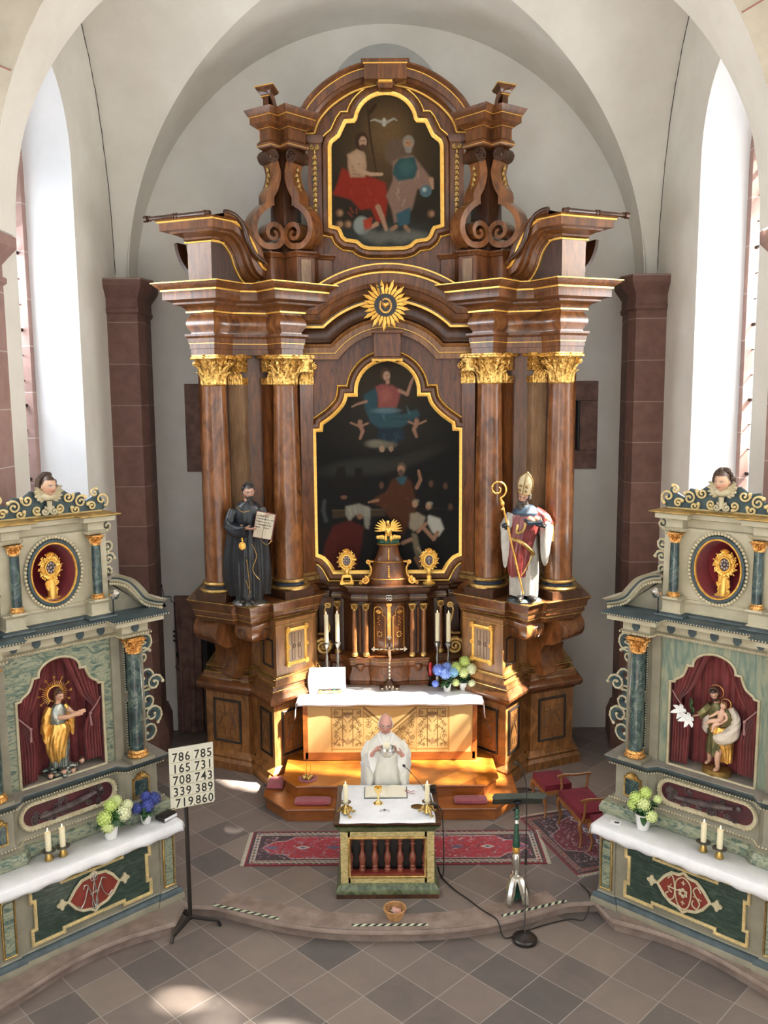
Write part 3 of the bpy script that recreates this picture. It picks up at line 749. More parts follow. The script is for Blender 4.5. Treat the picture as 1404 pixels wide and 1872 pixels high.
 # ---- columns
 for (cx, cy, an) in ((2.515, 12.80, math.atan2(.39, .92)), (1.50, 12.98, math.atan2(.65, -.76))):
  r0_, r1_ = .208, .172; zb, zt = 3.0, 5.86
  mb = B(); prof = [(r0_ * 1.02, zb)] + [(r0_ + (r1_ - r0_) * (max(0, t - .3) / .7) ** 1.6, zb + (zt - zb) * t) for t in np.linspace(.02, .97, 14)] + [(r1_ * 1.04, zt)]
  mb.lathe(prof, (cx, cy, 0), 32); colm = part(HA, 'column', mb, MT['walnut_col'], ang=60)
  mb = B(); capital(mb, (cx, cy, 5.86), r1_, .44, an); part(colm, 'capital', mb, MT['gold_cap'])
  mb = B(); mb.lathe([(.20, 2.845), (.285, 2.85), (.302, 2.878), (.288, 2.905), (.245, 2.91)], (cx, cy, 0), 32)
  mb.lathe([(.21, 2.955), (.25, 2.96), (.262, 2.982), (.248, 3.003), (.2, 3.008)], (cx, cy, 0), 32); part(colm, 'gilded_ring', mb, MT['gold_dull'])
  mb = B(); mb.lathe([(.25, 2.895), (.225, 2.91), (.215, 2.93), (.222, 2.955)], (cx, cy, 0), 32); part(colm, 'blue_hollow', mb, MT['blue_paint'])
  mb = B(); mb.box((cx, cy, 2.785), (.52, .52, .13), an); part(colm, 'plinth', mb, MT['walnut_dark'], bev=.004)
 # ---- entablature block over the pair
 PE = [(1.5, 13.9), (1.5, 13.26), (1.23, 12.95), (1.51, 12.71), (1.74, 12.98), (2.24, 12.86), (2.44, 12.54), (2.80, 12.69), (2.66, 13.02), (2.8, 13.9)]
 mb = B(); mb.sweep(PE, [(0, 6.30), (0, 6.38), (.012, 6.385), (.012, 6.46), (.025, 6.465), (.03, 6.53), (.06, 6.56), (.06, 6.59)], ); part(HA, 'architrave', mb, MT['walnut_band'])
 mb = B(); mb.sweep(PE, [(.0, 6.585), (-.01, 6.62), (.035, 6.69), (.045, 6.74), (.03, 6.80), (-.01, 6.86), (0, 6.885)]); part(HA, 'frieze', mb, MT['walnut_col'], ang=50)
 mb = B(); mb.sweep(PE, [(0, 6.88), (.03, 6.905), (.035, 6.93), (.08, 6.97), (.16, 6.995), (.165, 7.02), (.22, 7.04), (.265, 7.05), (.265, 7.165), (.28, 7.185), (.30, 7.20), (.36, 7.25), (.37, 7.275)]); part(HA, 'cornice', mb, MT['walnut_band'])
 mb = B(); gold_lines(mb, PE, [(.012, 6.455, .008, .008), (.0, 6.885, .022, .04), (.265, 7.165, .022, .018), (.37, 7.268, .014, .01)]); part(HA, 'gilded_fillet', mb, MT['gold_bright'])
 # ---- swept pediment piece over the outer column
 K = (2.44, 12.54); PF = [(2.44, 12.54), (2.80, 12.69), (2.66, 13.02), (2.7, 13.8)]
 mb = B(); mb.sweep([(2.38, 12.9)] + PF, [(0, 7.27), (0, 7.9), (.01, 7.92)]); part(HA, 'pediment_block', mb, MT['walnut_honey'])
 mb = B(); mb.sweep([(2.30, 12.72)] + PF, [(0, 7.86), (.04, 7.885), (.04, 7.91), (.10, 7.94), (.17, 7.96), (.17, 7.98), (.27, 7.99), (.27, 8.09), (.29, 8.11), (.32, 8.13)]); part(HA, 'scroll_pediment', mb, MT['walnut_band'])
 mb = B(); gold_lines(mb, [(2.30, 12.72)] + PF, [(.0, 7.84, .02, .03), (.27, 8.09, .02, .025)]); part(HA, 'gilded_fillet', mb, MT['gold_bright'])
 FS = FM(K, (.62, -.785))
 S = [(p.x, p.y) for p in smooth_pts([(0, 7.88), (-.10, 7.88), (-.24, 7.83), (-.36, 7.70), (-.44, 7.52), (-.56, 7.37), (-.72, 7.29)], 5)]
 mb = MB(FS); mb.frame(S, [(0, .3), (0, 0), (.03, -.03), (.03, -.05), (.09, -.10), (.10, -.16), (.13, -.18), (.13, -.25), (.22, -.26), (.24, -.28), (.28, -.32), (.31, -.32), (.31, .3)], closed=False)
 part(HA, 'scroll_pediment', mb, MT['walnut_band'], ang=30)
 mb = MB(FS); mb.frame(S, [(-.02, 0), (-.02, -.02), (.0, -.02), (.01, 0)], closed=False); mb.frame(S, [(.22, -.25), (.215, -.275), (.24, -.295), (.25, -.27)], closed=False); part(HA, 'gilded_fillet', mb, MT['gold_bright'], ang=30)
 mb = MB(FS); mb.prism_xz([(x, z) for x, z in S] + [(-.72, 7.27), (0, 7.27)], 0.0, .35); part(HA, 'pediment_block', mb, MT['walnut_dark'])
 mb = MB(FS); mb.tube([(x + .0, -.30, z + .325) for x, z in S], .035, 10); part(HA, 'turned_roll', mb, MT['walnut_dark'])
 tp = Vector((2.44 - .07, 12.54 - .36, 8.16)); te = tp + Vector((.92, .39, 0)) * 1.08
 mb = B(); pts = [tp.lerp(te, t) for t in (0, .05, .06, .08, .1, .48, .49, .50, .53, .54, .55, .56, .9, .91, .93, .94, .95, 1)]
 mb.tube(pts, [.03, .035, .042, .042, .034, .03, .042, .044, .03, .044, .042, .034, .028, .04, .02, .02, .045, .045], 12); part(HA, 'turned_roll', mb, MT['walnut_dark'])
 mb = B(); ribbon(mb, [(p.x, p.y) for p in smooth_pts([(.55, 7.9), (.52, 7.75), (.44, 7.58), (.30, 7.42), (.20, 7.28)], 4)], .05, .22, (2.48, 12.85), (.92, .39)); part(HA, 'scroll_back', mb, MT['walnut_dark'])
 # ---- attic pedestal and its pair of volutes
 PA = [(.80, 13.9), (.80, 13.24), (.90, 13.22), (1.0, 13.16), (1.04, 13.0), (1.28, 12.86), (1.48, 13.08), (1.66, 12.92), (1.84, 13.06), (1.84, 13.9)]
 mb = B(); mb.sweep(PA, [(0, 7.25), (0, 7.68), (.02, 7.69), (.03, 7.72), (.05, 7.74), (.05, 7.76)]); part(HA, 'attic_pedestal', mb, MT['walnut'])
 F_ = FM((1.04, 13.0), (.24, -.14)); mb = MB(F_); mb.box((.14, -.004, 7.48), (.15, .012, .34)); part(HA, 'inlaid_panel', mb, MT['walnut_pale'])
 V = [(p.x, p.y) for p in spiral((.20, 8.02, 0), .02, .18, 1.5, 90, 24, (1, 0, 0), (0, 1, 0))]
 V = V + [(p.x, p.y) for p in smooth_pts([(V[-1][0], V[-1][1]), (.34, 7.84), (.46, 7.92), (.51, 8.07), (.46, 8.24), (.32, 8.38), (.24, 8.42)], 4)[1:]]
 V2 = [(p.x, p.y) for p in smooth_pts([(.24, 8.40), (.24, 8.54), (.17, 8.66), (.12, 8.84), (.15, 8.98), (.17, 9.02)], 4)]
 for (o_, d_, mt_) in (((1.52, 13.16), (.80, -.60), 'walnut_pale'), ((1.44, 13.16), (-.84, -.54), 'walnut')):
  v = MB(M); ribbon(v, V, [.035 + .05 * min(1, i / 24) for i in range(len(V))], .24, o_, d_); ribbon(v, V2, .13, .22, o_, d_)
  vo = part(HA, 'volute_bracket', v, MT['walnut_col'], ang=30)
  v = MB(M); dd = Vector((d_[0], d_[1], 0)); side = Vector((-d_[1], d_[0], 0)); c = Vector((o_[0], o_[1], 9.09)) + dd * .2
  for k in range(5):
   q = c + side * (-.11 + .055 * k); v.tube([q - side * .025, q + side * .025], [.10, .10], 18)
   v.tube([q - side * .03, q - side * .02], [.07, .07], 12)
  for q in (-1, 1): curl(v, c + side * .145 * q, .085, 1.8, 0, .016, dd, (0, 0, 1))
  part(vo, 'scroll_roll', v, MT['walnut_dark'])
  v = MB(M)
  for k in range(5):
   q = Vector((o_[0], o_[1], 8.92 - .075 * k)) + dd * (.195 + .02 * abs(k - 1)); v.ell(q, (.022, .022, .038), 7, 5); v.ell(q + side * .018 - Vector((0, 0, .02)), (.013, .013, .02), 6, 4); v.ell(q - side * .018 - Vector((0, 0, .02)), (.013, .013, .02), 6, 4)
  part(vo, 'husk_garland', v, MT['gold_dull'])
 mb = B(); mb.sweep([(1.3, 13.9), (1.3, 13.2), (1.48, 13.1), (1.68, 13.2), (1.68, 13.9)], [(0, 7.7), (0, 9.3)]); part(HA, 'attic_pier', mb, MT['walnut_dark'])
 # upper entablature
 PU = [(1.22, 13.9), (1.22, 13.2), (1.14, 13.05), (1.36, 12.82), (1.49, 12.98), (1.62, 12.84), (1.78, 12.95), (1.70, 13.2), (1.70, 13.9)]
 mb = B(); mb.sweep(PU, [(.02, 9.18), (.035, 9.2), (.035, 9.24), (.0, 9.28), (0, 9.42), (.03, 9.45), (.07, 9.48), (.11, 9.49), (.11, 9.575), (.13, 9.59), (.17, 9.65), (.18, 9.67)]); part(HA, 'upper_cornice', mb, MT['walnut_band'])
 mb = B(); gold_lines(mb, PU, [(.035, 9.2, .008, .006), (.0, 9.435, .015, .02), (.11, 9.575, .018, .012)]); part(HA, 'gilded_fillet', mb, MT['gold_bright'])
 # little scrolled horn
 mb = B(); ribbon(mb, [(p.x, p.y) for p in smooth_pts([(-.02, 9.66), (-.01, 9.74), (.02, 9.84), (.08, 9.92), (.17, 9.955)], 5)], .05, .16, (1.58, 12.95), (.9, -.3))
 hp = [(1.60, 13.05), (1.62, 12.86), (1.74, 12.92), (1.72, 13.08)]
 mb.sweep(hp, [(-.02, 9.66), (-.02, 9.86), (.0, 9.88), (.02, 9.9), (.03, 9.93), (.07, 9.96), (.075, 9.985)], closed=True); part(HA, 'horn_finial', mb, MT['walnut'])
 mb = B(); gold_lines(mb, hp, [(.0, 9.865, .012, .006), (.07, 9.98, .012, .012)], True); part(HA, 'gilded_fillet', mb, MT['gold_bright'])
 # flat strip with the long husk garland beside the upper picture
 mb = B(); mb.box((1.03, 13.28, 8.55), (.2, .1, 1.65)); mb.sweep([(1.13, 13.34), (1.13, 13.22), (.93, 13.22), (.93, 13.34)][::-1], [(0, 9.32), (.02, 9.35), (.03, 9.4), (.03, 9.43)]); st = part(HA, 'attic_strip', mb, MT['walnut'])
 mb = B()
 for k in range(12):
  z = 9.14 - .075 * k; mb.ell((1.03, 13.215, z), (.03, .015, .03), 7, 5)
  for ss in (-1, 0, 1): mb.ell((1.03 + ss * .022, 13.21, z - .025), (.012, .012, .022), 6, 4)
 curl(mb, (1.0, 13.21, 9.26), .035, 1.3, 90, .014); curl(mb, (1.06, 13.21, 9.26), .035, 1.3, 90, .014, (-1, 0, 0)); mb.ell((1.03, 13.2, 9.2), (.02, .02, .04))
 part(st, 'husk_garland', mb, MT['gold_dull'])
MT['blue_paint'] = mat('dark_blue_paint', (.025, .04, .075), rough=.4)
half_altar(1); half_altar(-1)
# ---- centre
mb = MB(); mb.box((0, 13.55, 4.9), (2.5, .3, 4.9)); part(HA, 'back_panel', mb, MT['walnut'])
def half_to_full(h):      # outline given for x<0 from crown down to the bottom, -> closed CCW outline seen from the front
 return h + [(-x, z) for x, z in reversed(h) if abs(x) > 1e-6]
lo_h = [(0, 6.26)] + [(x, z) for x, z in reversed(arc(0, 5.77, .50, .49, 100, 180, 9))] [::-1] + [(-.50, 5.74), (-.645, 5.74)] + \
  [(p.x, p.y) for p in smooth_pts([(-.65, 5.70), (-.70, 5.58), (-.84, 5.43), (-1.02, 5.30)], 4)] + [(-1.03, 5.215), (-1.14, 5.21), (-1.14, 3.25), (-1.06, 3.22)] + \
  [(p.x, p.y) for p in smooth_pts([(-1.02, 3.20), (-.93, 3.10), (-.86, 2.97)], 3)]
LO = half_to_full(lo_h)
hi_h = [(0, 10.04)] + arc(0, 9.62, .46, .42, 100, 172, 8) + [(-.47, 9.66), (-.59, 9.655)] + [(p.x, p.y) for p in smooth_pts([(-.61, 9.63), (-.65, 9.55), (-.70, 9.45)], 3)] + \
  [(p.x, p.y) for p in smooth_pts([(-.75, 9.41), (-.81, 9.36), (-.835, 9.28)], 3)] + [(-.845, 8.15), (-.72, 8.12)] + [(p.x, p.y) for p in smooth_pts([(-.70, 8.09), (-.66, 8.0), (-.60, 7.95)], 3)] + \
  [(-.45, 7.93)] + [(p.x, p.y) for p in smooth_pts([(-.42, 7.91), (-.36, 7.86), (-.26, 7.83)], 3)] + [(-.05, 7.825)]
HI = half_to_full(hi_h)
for out, y, nm in ((LO, 13.40, 'lower_picture_frame'), (HI, 13.30, 'upper_picture_frame')):
 mb = MB(); mb.frame(out, [(-.03, y), (-.03, y - .02), (.0, y - .05), (.03, y - .08), (.07, y - .075), (.10, y - .04), (.12, y), (.12, y + .06)])
 f = part(HA, nm, mb, MT['walnut_band'])
 mb = MB(); mb.frame(out, [(-.042, y), (-.05, y - .04), (-.02, y - .06), (.004, y - .065), (.006, y)]); mb.frame(out, [(.112, y), (.112, y - .028), (.124, y - .033), (.134, y - .02), (.134, y + .02)]); part(f, 'gilded_edge', mb, MT['gold_bright'])
# arched entablature over the lower picture
def arched(mb, prof):
 R0, ZC = .891, 5.739; rows = []
 for o, y in prof:
  r_ = R0 + o; zf = 6.25 + o; xc = math.sqrt(max(0, r_ * r_ - (zf - ZC) ** 2)); a0 = math.atan2(zf - ZC, xc)
  rows.append([(1.62, y, zf), (xc, y, zf)] + [(r_ * math.cos(a0 + (PI - 2 * a0) * i / 24), y, ZC + r_ * math.sin(a0 + (PI - 2 * a0) * i / 24)) for i in range(1, 24)] + [(-xc, y, zf), (-1.62, y, zf)])
 mb.grid(rows); return mb
part(HA, 'arched_architrave', arched(MB(), [(0, 13.45), (0, 13.30), (.08, 13.295), (.085, 13.28), (.17, 13.27), (.19, 13.24), (.22, 13.22), (.225, 13.27)]), MT['walnut_honey'], ang=25)
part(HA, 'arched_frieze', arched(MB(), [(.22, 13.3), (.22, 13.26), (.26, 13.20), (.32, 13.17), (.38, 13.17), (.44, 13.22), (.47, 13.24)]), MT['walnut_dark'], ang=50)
part(HA, 'arched_cornice', arched(MB(), [(.47, 13.3), (.47, 13.2), (.51, 13.19), (.52, 13.15), (.56, 13.06), (.63, 13.02), (.64, 12.98), (.70, 12.95), (.82, 12.95), (.85, 12.93), (.88, 12.88), (.93, 12.86), (.95, 12.86), (.95, 13.45)]), MT['walnut_band'], ang=25)
mb = MB()
for (o, y, h, d) in ((.085, 13.29, .008, .02), (.45, 13.25, .035, .075), (.825, 12.96, .03, .03), (.935, 12.87, .02, .02)): arched(mb, [(o, y), (o, y - d), (o + h, y - d), (o + h, y)])
part(HA, 'gilded_fillet', mb, MT['gold_bright'], ang=25)
mb = MB(); mb.box((0, 13.16, 6.45), (.40, .30, .36)); mb.box((0, 13.12, 6.63), (.46, .36, .05)); mb.prism_xz([(-.2, 6.27), (.2, 6.27), (.17, 6.2), (-.17, 6.2)], 13.02, 13.3); ks = part(HA, 'keystone', mb, MT['walnut'], bev=.008)
mb = MB(); mb.tube([(-.22, 13.02, 6.22), (-.15, 13.01, 6.225), (-.1, 13.0, 6.215), (0, 13.0, 6.225), (.1, 13.0, 6.215), (.15, 13.01, 6.225), (.22, 13.02, 6.22)], [.03, .018, .026, .018, .026, .018, .03], 8); part(ks, 'gilded_roll', mb, MT['gold_bright'])
# sunburst with the heart
mb = MB(); c = Vector((-.02, 12.72, 6.98)); rn = random.Random(5)
for k in range(26):
 a = 2 * PI * k / 26 + .05; u_ = Vector((math.cos(a), 0, math.sin(a))); q_ = Vector((-u_.z, 0, u_.x)); Lr = .30 + .05 * (k % 2) + .02 * rn.random()
 for j, (da, l_) in enumerate(((-.05, .86), (0, 1), (.05, .9))):
  uu_ = (u_ + q_ * da).normalized()
  mb.tube([c + uu_ * .15, c + uu_ * (.15 + (Lr * l_ - .15) * .5) + Vector((0, -.01, 0)) + q_ * .004, c + uu_ * (.15 + (Lr * l_ - .15) * .8) - q_ * .004, c + uu_ * Lr * l_], [.008, .012, .013, .003], 5)
sb = part(HA, 'sunburst', mb, MT['gold_bright'])
mb = MB(); mb.tube([c + Vector((0, .02, 0)), c + Vector((0, -.02, 0))], [.165, .16], 24); mb.tube([c + Vector((-.045, -.04, .03)), c + Vector((-.10, -.05, .33))], .009, 5); mb.tube([c + Vector((-.12, -.05, .235)), c + Vector((-.045, -.05, .255))], .009, 5); mb.box((0, 13.0, 6.98), (.06, .55, .06)); part(sb, 'dark_disc_and_cross', mb, MT['black_wood'])
mb = MB()
hp = [(c.x + .055 * (16 * math.sin(t) ** 3) / 16, c.z + .055 * (13 * math.cos(t) - 5 * math.cos(2 * t) - 2 * math.cos(3 * t) - math.cos(4 * t)) / 16) for t in np.linspace(0, 2 * PI, 40)[:-1]]
hb = [(c.x + (x - c.x) * .5, c.z + (z - c.z) * .5) for x, z in hp]
mb.loft([[(x, c.y - .02, z) for x, z in hp], [(c.x + (x - c.x) * .95, c.y - .05, c.z + (z - c.z) * .95) for x, z in hp], [(x, c.y - .075, z) for x, z in hb]])
for k in range(22):
 a = 2 * PI * k / 22; mb.ell(c + Vector((.078 * math.cos(a), -.025, -.008 + .095 * math.sin(a))), (.016, .012, .016), 6, 5)
part(sb, 'flaming_heart', mb, MT['gold'])
# attic wall and top pediment
UC = [(1.30, 9.46), (1.03, 9.47)] + [(p.x, p.y) for p in smooth_pts([(1.02, 9.49), (.98, 9.60), (.90, 9.72), (.74, 9.87), (.49, 10.02), (.24, 10.10), (0, 10.12)], 5)]
UC = UC + [(-x, z) for x, z in reversed(UC[:-1])]
mb = MB(); body = [(1.14, 7.2)] + [(x, z + .1) for x, z in UC[1:-1]] + [(-1.14, 7.2)]
mb.prism_xz(body[::-1], 13.31, 13.55); part(HA, 'attic_panel', mb, MT['walnut'])
mb = MB(); mb.frame(UC, [(0, 13.5), (0, 13.26), (.03, 13.22), (.05, 13.16), (.09, 13.12), (.09, 13.08), (.19, 13.07), (.20, 13.05), (.24, 13.0), (.26, 13.0), (.26, 13.5)], closed=False); part(HA, 'top_pediment', mb, MT['walnut_band'], ang=25)
mb = MB()
for (o, y, h, d) in ((-.012, 13.28, .03, .035), (.185, 13.08, .018, .025)): mb.frame(UC, [(o, y), (o, y - d), (o + h, y - d), (o + h, y)], closed=False)
part(HA, 'gilded_fillet', mb, MT['gold_bright'], ang=25)
mb = MB(); tb = [(.34, 10.08), (.30, 10.13), (-.30, 10.13), (-.34, 10.08)]
mb.prism_xz([(-.30, 10.12), (.30, 10.12), (.30, 10.33), (.34, 10.36), (.34, 10.39), (-.34, 10.39), (-.34, 10.36), (-.30, 10.33)], 12.98, 13.4); part(HA, 'crowning_block', mb, MT['walnut_band'])
mb = MB(); mb.box((0, 12.975, 10.325), (.62, .02, .016)); mb.box((0, 13.1, 10.10), (.2, .2, .03)); part(HA, 'gilded_fillet', mb, MT['gold_bright'])
mb = MB(); mb.prism_xz([(-.13, 10.11), (.13, 10.11), (.09, 10.02), (-.09, 10.02)], 13.05, 13.3); part(HA, 'pediment_keystone', mb, MT['walnut'])
# ---- gradine with the tabernacle
def sym(h): return [(-x, y) for x, y in reversed(h) if x > 1e-6] + h
GP = sym([(0, 12.93), (.12, 12.94), (.24, 12.99), (.30, 13.02), (.34, 12.98), (.55, 13.0), (.60, 13.1), (.72, 13.2), (.86, 13.2), (.90, 13.28), (1.14, 13.3), (1.14, 13.9)])
mb = MB(); mb.sweep(GP, [(.08, 1.2), (.08, 1.34), (.10, 1.36), (.10, 1.42), (.05, 1.5), (.04, 1.56), (.08, 1.6), (.08, 1.66), (.10, 1.68), (.10, 1.72), (.02, 1.74), (-.03, 1.75)]); part(HA, 'gradine', mb, MT['walnut'])
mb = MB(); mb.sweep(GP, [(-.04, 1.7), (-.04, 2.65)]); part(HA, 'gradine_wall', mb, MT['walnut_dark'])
mb = MB(); mb.sweep(GP, [(.0, 2.58), (.04, 2.6), (.05, 2.66), (.03, 2.70), (.07, 2.74), (.10, 2.76), (.11, 2.80), (.15, 2.83), (.16, 2.85)]); part(HA, 'gradine_cornice', mb, MT['walnut_dark'])
mb = MB(); gold_lines(mb, GP, [(.05, 2.65, .006, .006), (.08, 1.66, .006, .01)]); part(HA, 'gilded_gradine_line', mb, MT['gold_dull'])
for x, y in ((.355, 12.93), (.53, 12.93), (.80, 13.12)):
 for s in (-1, 1):
  mb = MB(); mb.lathe([(.042, 1.80), (.036, 1.84), (.036, 2.2), (.031, 2.46)], (s * x, y, 0), 14); c_ = part(HA, 'tabernacle_column', mb, MT['walnut_col'], ang=60)
  mb = MB(); capital(mb, (s * x, y, 2.46), .032, .11, 0); part(c_, 'capital', mb, MT['gold_dull'])
  mb = MB(); mb.lathe([(.05, 1.74), (.055, 1.76), (.05, 1.78), (.04, 1.80)], (s * x, y, 0), 14); part(c_, 'column_base', mb, MT['gold_dull'])
for s in (-1, 1):
 mb = MB(); mb.lathe([(.018, 1.8), (.018, 2.5)], (s * .445, 12.97, 0), 8); mb.box((s * .445, 12.94, 1.66), (.14, .12, .05)); mb.lathe([(.02, 1.5), (.06, 1.55), (.07, 1.62)], (s * .445, 12.93, 0), 14); part(HA, 'bracket', mb, MT['walnut'])
# round door of the tabernacle
mb = MB(); ring = lambda r_, z: [(r_ * math.sin(a), 13.18 - r_ * .9 * math.cos(a), z) for a in np.linspace(-1.05, 1.05, 17)]
mb.grid([ring(.285, z) for z in (1.76, 2.0, 2.2, 2.4, 2.58)]); door = part(HA, 'tabernacle_door', mb, MT['walnut'], solid=.02)
g = MB()
def on_door(x, z, r_=.30): a = math.asin(max(-1, min(1, x / r_))); return (r_ * math.sin(a), 13.18 - r_ * .9 * math.cos(a), z)
for s in (-1, 1):
 pts = [on_door(s * .06, 1.82), on_door(s * .15, 1.82), on_door(s * .23, 1.82), on_door(s * .23, 2.1), on_door(s * .23, 2.42)] + [on_door(s * (.165 + .065 * math.cos(t)), 2.44 + .07 * math.sin(t)) for t in np.linspace(.2, PI, 8)] + [on_door(s * .10, 2.38), on_door(s * .06, 2.36)]
 g.tube(pts, .0065, 5, closed=True)
 for k in range(7): a = PI * (.1 + .8 * k / 6); g.tube([on_door(s * .16, 2.40), on_door(s * (.16 + .045 * math.cos(a)), 2.41 + .05 * math.sin(a))], [.004, .009], 5)
 for k in range(8): a = 2 * PI * k / 8; g.ell(on_door(s * (.15 + .035 * math.cos(a)), 2.08 + .04 * math.sin(a)), .009, 6, 4)
 for k in range(5): g.ell(on_door(s * (.15 + .02 * (k % 2)), 2.35 - .03 * k), .009, 6, 4)
g.box((0, 12.905, 2.3), (.05, .02, .5)); g.box((0, 12.90, 2.55), (.08, .03, .04))
part(door, 'gilded_inlay', g, MT['gold'])
mb = MB()
for k in range(4): a = PI / 4 + k * PI / 2; mb.tube([(-.0 + .03 * math.cos(a) + .02 * math.cos(t), 12.84, 2.67 + .03 * math.sin(a) + .02 * math.sin(t)) for t in np.linspace(0, 2 * PI, 10)[:-1]], .006, 5, closed=True)
part(HA, 'quatrefoil_rosette', mb, MT['silver'])
# gilt side consoles at the ends of the gradine
for s in (-1, 1):
 mb = MB(None if s > 0 else MIR)
 mb.tube(smooth_pts([(.93, 13.1, 2.52), (.99, 13.08, 2.45), (.97, 13.08, 2.30), (.92, 13.08, 2.14), (.98, 13.08, 2.06), (1.10, 13.1, 2.05)], 4), .02, 6)
 curl(mb, (.94, 13.08, 2.50), .05, 1.4, 0, .02); curl(mb, (1.02, 13.05, 1.86), .13, 1.9, 40, .035)
 for k in range(7): a = .5 + k * .4; leaf(mb, (1.02 + .05 * math.cos(a), 13.06, 1.86 + .05 * math.sin(a)), (0, -1, 0), .13, .06, .3, up=(math.cos(a), 0, math.sin(a)))
 part(HA, 'gilded_side_console', mb, MT['gold_dull'])
# stepped canopy over the tabernacle with the pelican group
mb = MB(); ctr = (0, 13.1, 0)
mb.lathe([(.33, 2.85), (.335, 2.92), (.32, 2.94), (.315, 2.95), (.30, 3.0), (.27, 3.1), (.235, 3.18), (.235, 3.2), (.22, 3.21), (.19, 3.26), (.165, 3.33), (.15, 3.40), (.15, 3.42), (.17, 3.44), (.175, 3.46), (.13, 3.47)], ctr, 32, 1, .6)
cnp = part(HA, 'tabernacle_canopy', mb, MT['walnut'], ang=30)
mb = MB()
for r_, z in ((.335, 2.935), (.242, 3.19), (.178, 3.455)): mb.lathe([(r_ - .01, z - .01), (r_ + .006, z), (r_ - .01, z + .01)], ctr, 32, 1, .6)
for z in np.arange(2.98, 3.14, .03): mb.ell((0, 13.1 - .6 * (.33 - (z - 2.95) * .48) - .0, z), (.02, .012, .018), 6, 4)
for z in np.arange(3.24, 3.42, .03): mb.ell((0, 13.1 - .6 * (.22 - (z - 3.21) * .36), z), (.016, .012, .018), 6, 4)
for s in (-1, 1):
 mb.tube(smooth_pts([(s * .23, 13.0, 3.2), (s * .31, 12.98, 3.2), (s * .27, 12.97, 3.1), (s * .29, 12.95, 3.0), (s * .36, 12.94, 2.93)], 5), .017, 6)
 curl(mb, (s * .36, 12.92, 2.93), .06, 1.6, 90, .022, (s, 0, 0)); curl(mb, (s * .31, 12.96, 3.21), .035, 1.3, 200, .015, (s, 0, 0)); curl(mb, (s * .43, 12.94, 2.89), .03, 1.2, 90, .013, (s, 0, 0))
part(cnp, 'gilded_ornament', mb, MT['gold'])
mb = MB(); mb.lathe([(.13, 3.46), (.165, 3.48), (.15, 3.54), (.12, 3.56)], ctr, 20, 1, .7)
for k in range(12): a = PI * k / 6; mb.tube([(.16 * math.cos(a), 13.1 + .11 * math.sin(a), 3.475), (.15 * math.cos(a + .35), 13.1 + .105 * math.sin(a + .35), 3.545)], .012, 5)
part(cnp, 'green_nest', mb, mat('green_nest_paint', (.01, .05, .03), (.02, .11, .06), scale=20, rough=.4))
mb = MB(); c = Vector((0, 13.02, 3.66))
mb.ell(c, (.055, .05, .085)); mb.tube(smooth_pts([c + Vector((0, -.01, .05)), c + Vector((0, -.03, .12)), c + Vector((-.01, -.05, .15)), c + Vector((-.01, -.08, .12))], 4), [.03, .028, .026, .024, .022, .02, .022, .026, .028, .02, .012, .008, .005], 8)
for s in (-1, 1):
 for k in range(6):
  a = R(75 - 16 * k); mb.tube([c + Vector((s * .03, 0, .02)), c + Vector((s * (.03 + .10 * math.cos(a)), .01, .02 + .12 * math.sin(a))), c + Vector((s * (.05 + .16 * math.cos(a)), .02, .02 + .17 * math.sin(a)))], [.014, .018, .006], 6)
 for k in range(3): mb.ell(c + Vector((s * (.08 + .04 * k), -.05, -.08)), (.03, .02, .045 - .008 * k), rot=Euler((0, s * .7, 0)))
 mb.ell(c + Vector((s * .04, -.08, -.09)), (.025, .02, .05)); mb.ell(c + Vector((s * .035, -.09, -.04)), .018)
part(cnp, 'gilded_pelican', mb, MT['gold_bright'])
for o in HA.children_recursive:
 if o.parent == HA and o.name.split('.')[0] in ('gradine', 'gradine_wall', 'gradine_cornice', 'gilded_gradine_line', 'tabernacle_column', 'bracket', 'tabernacle_door', 'quatrefoil_rosette', 'gilded_side_console', 'tabernacle_canopy'): o.location.y = .12
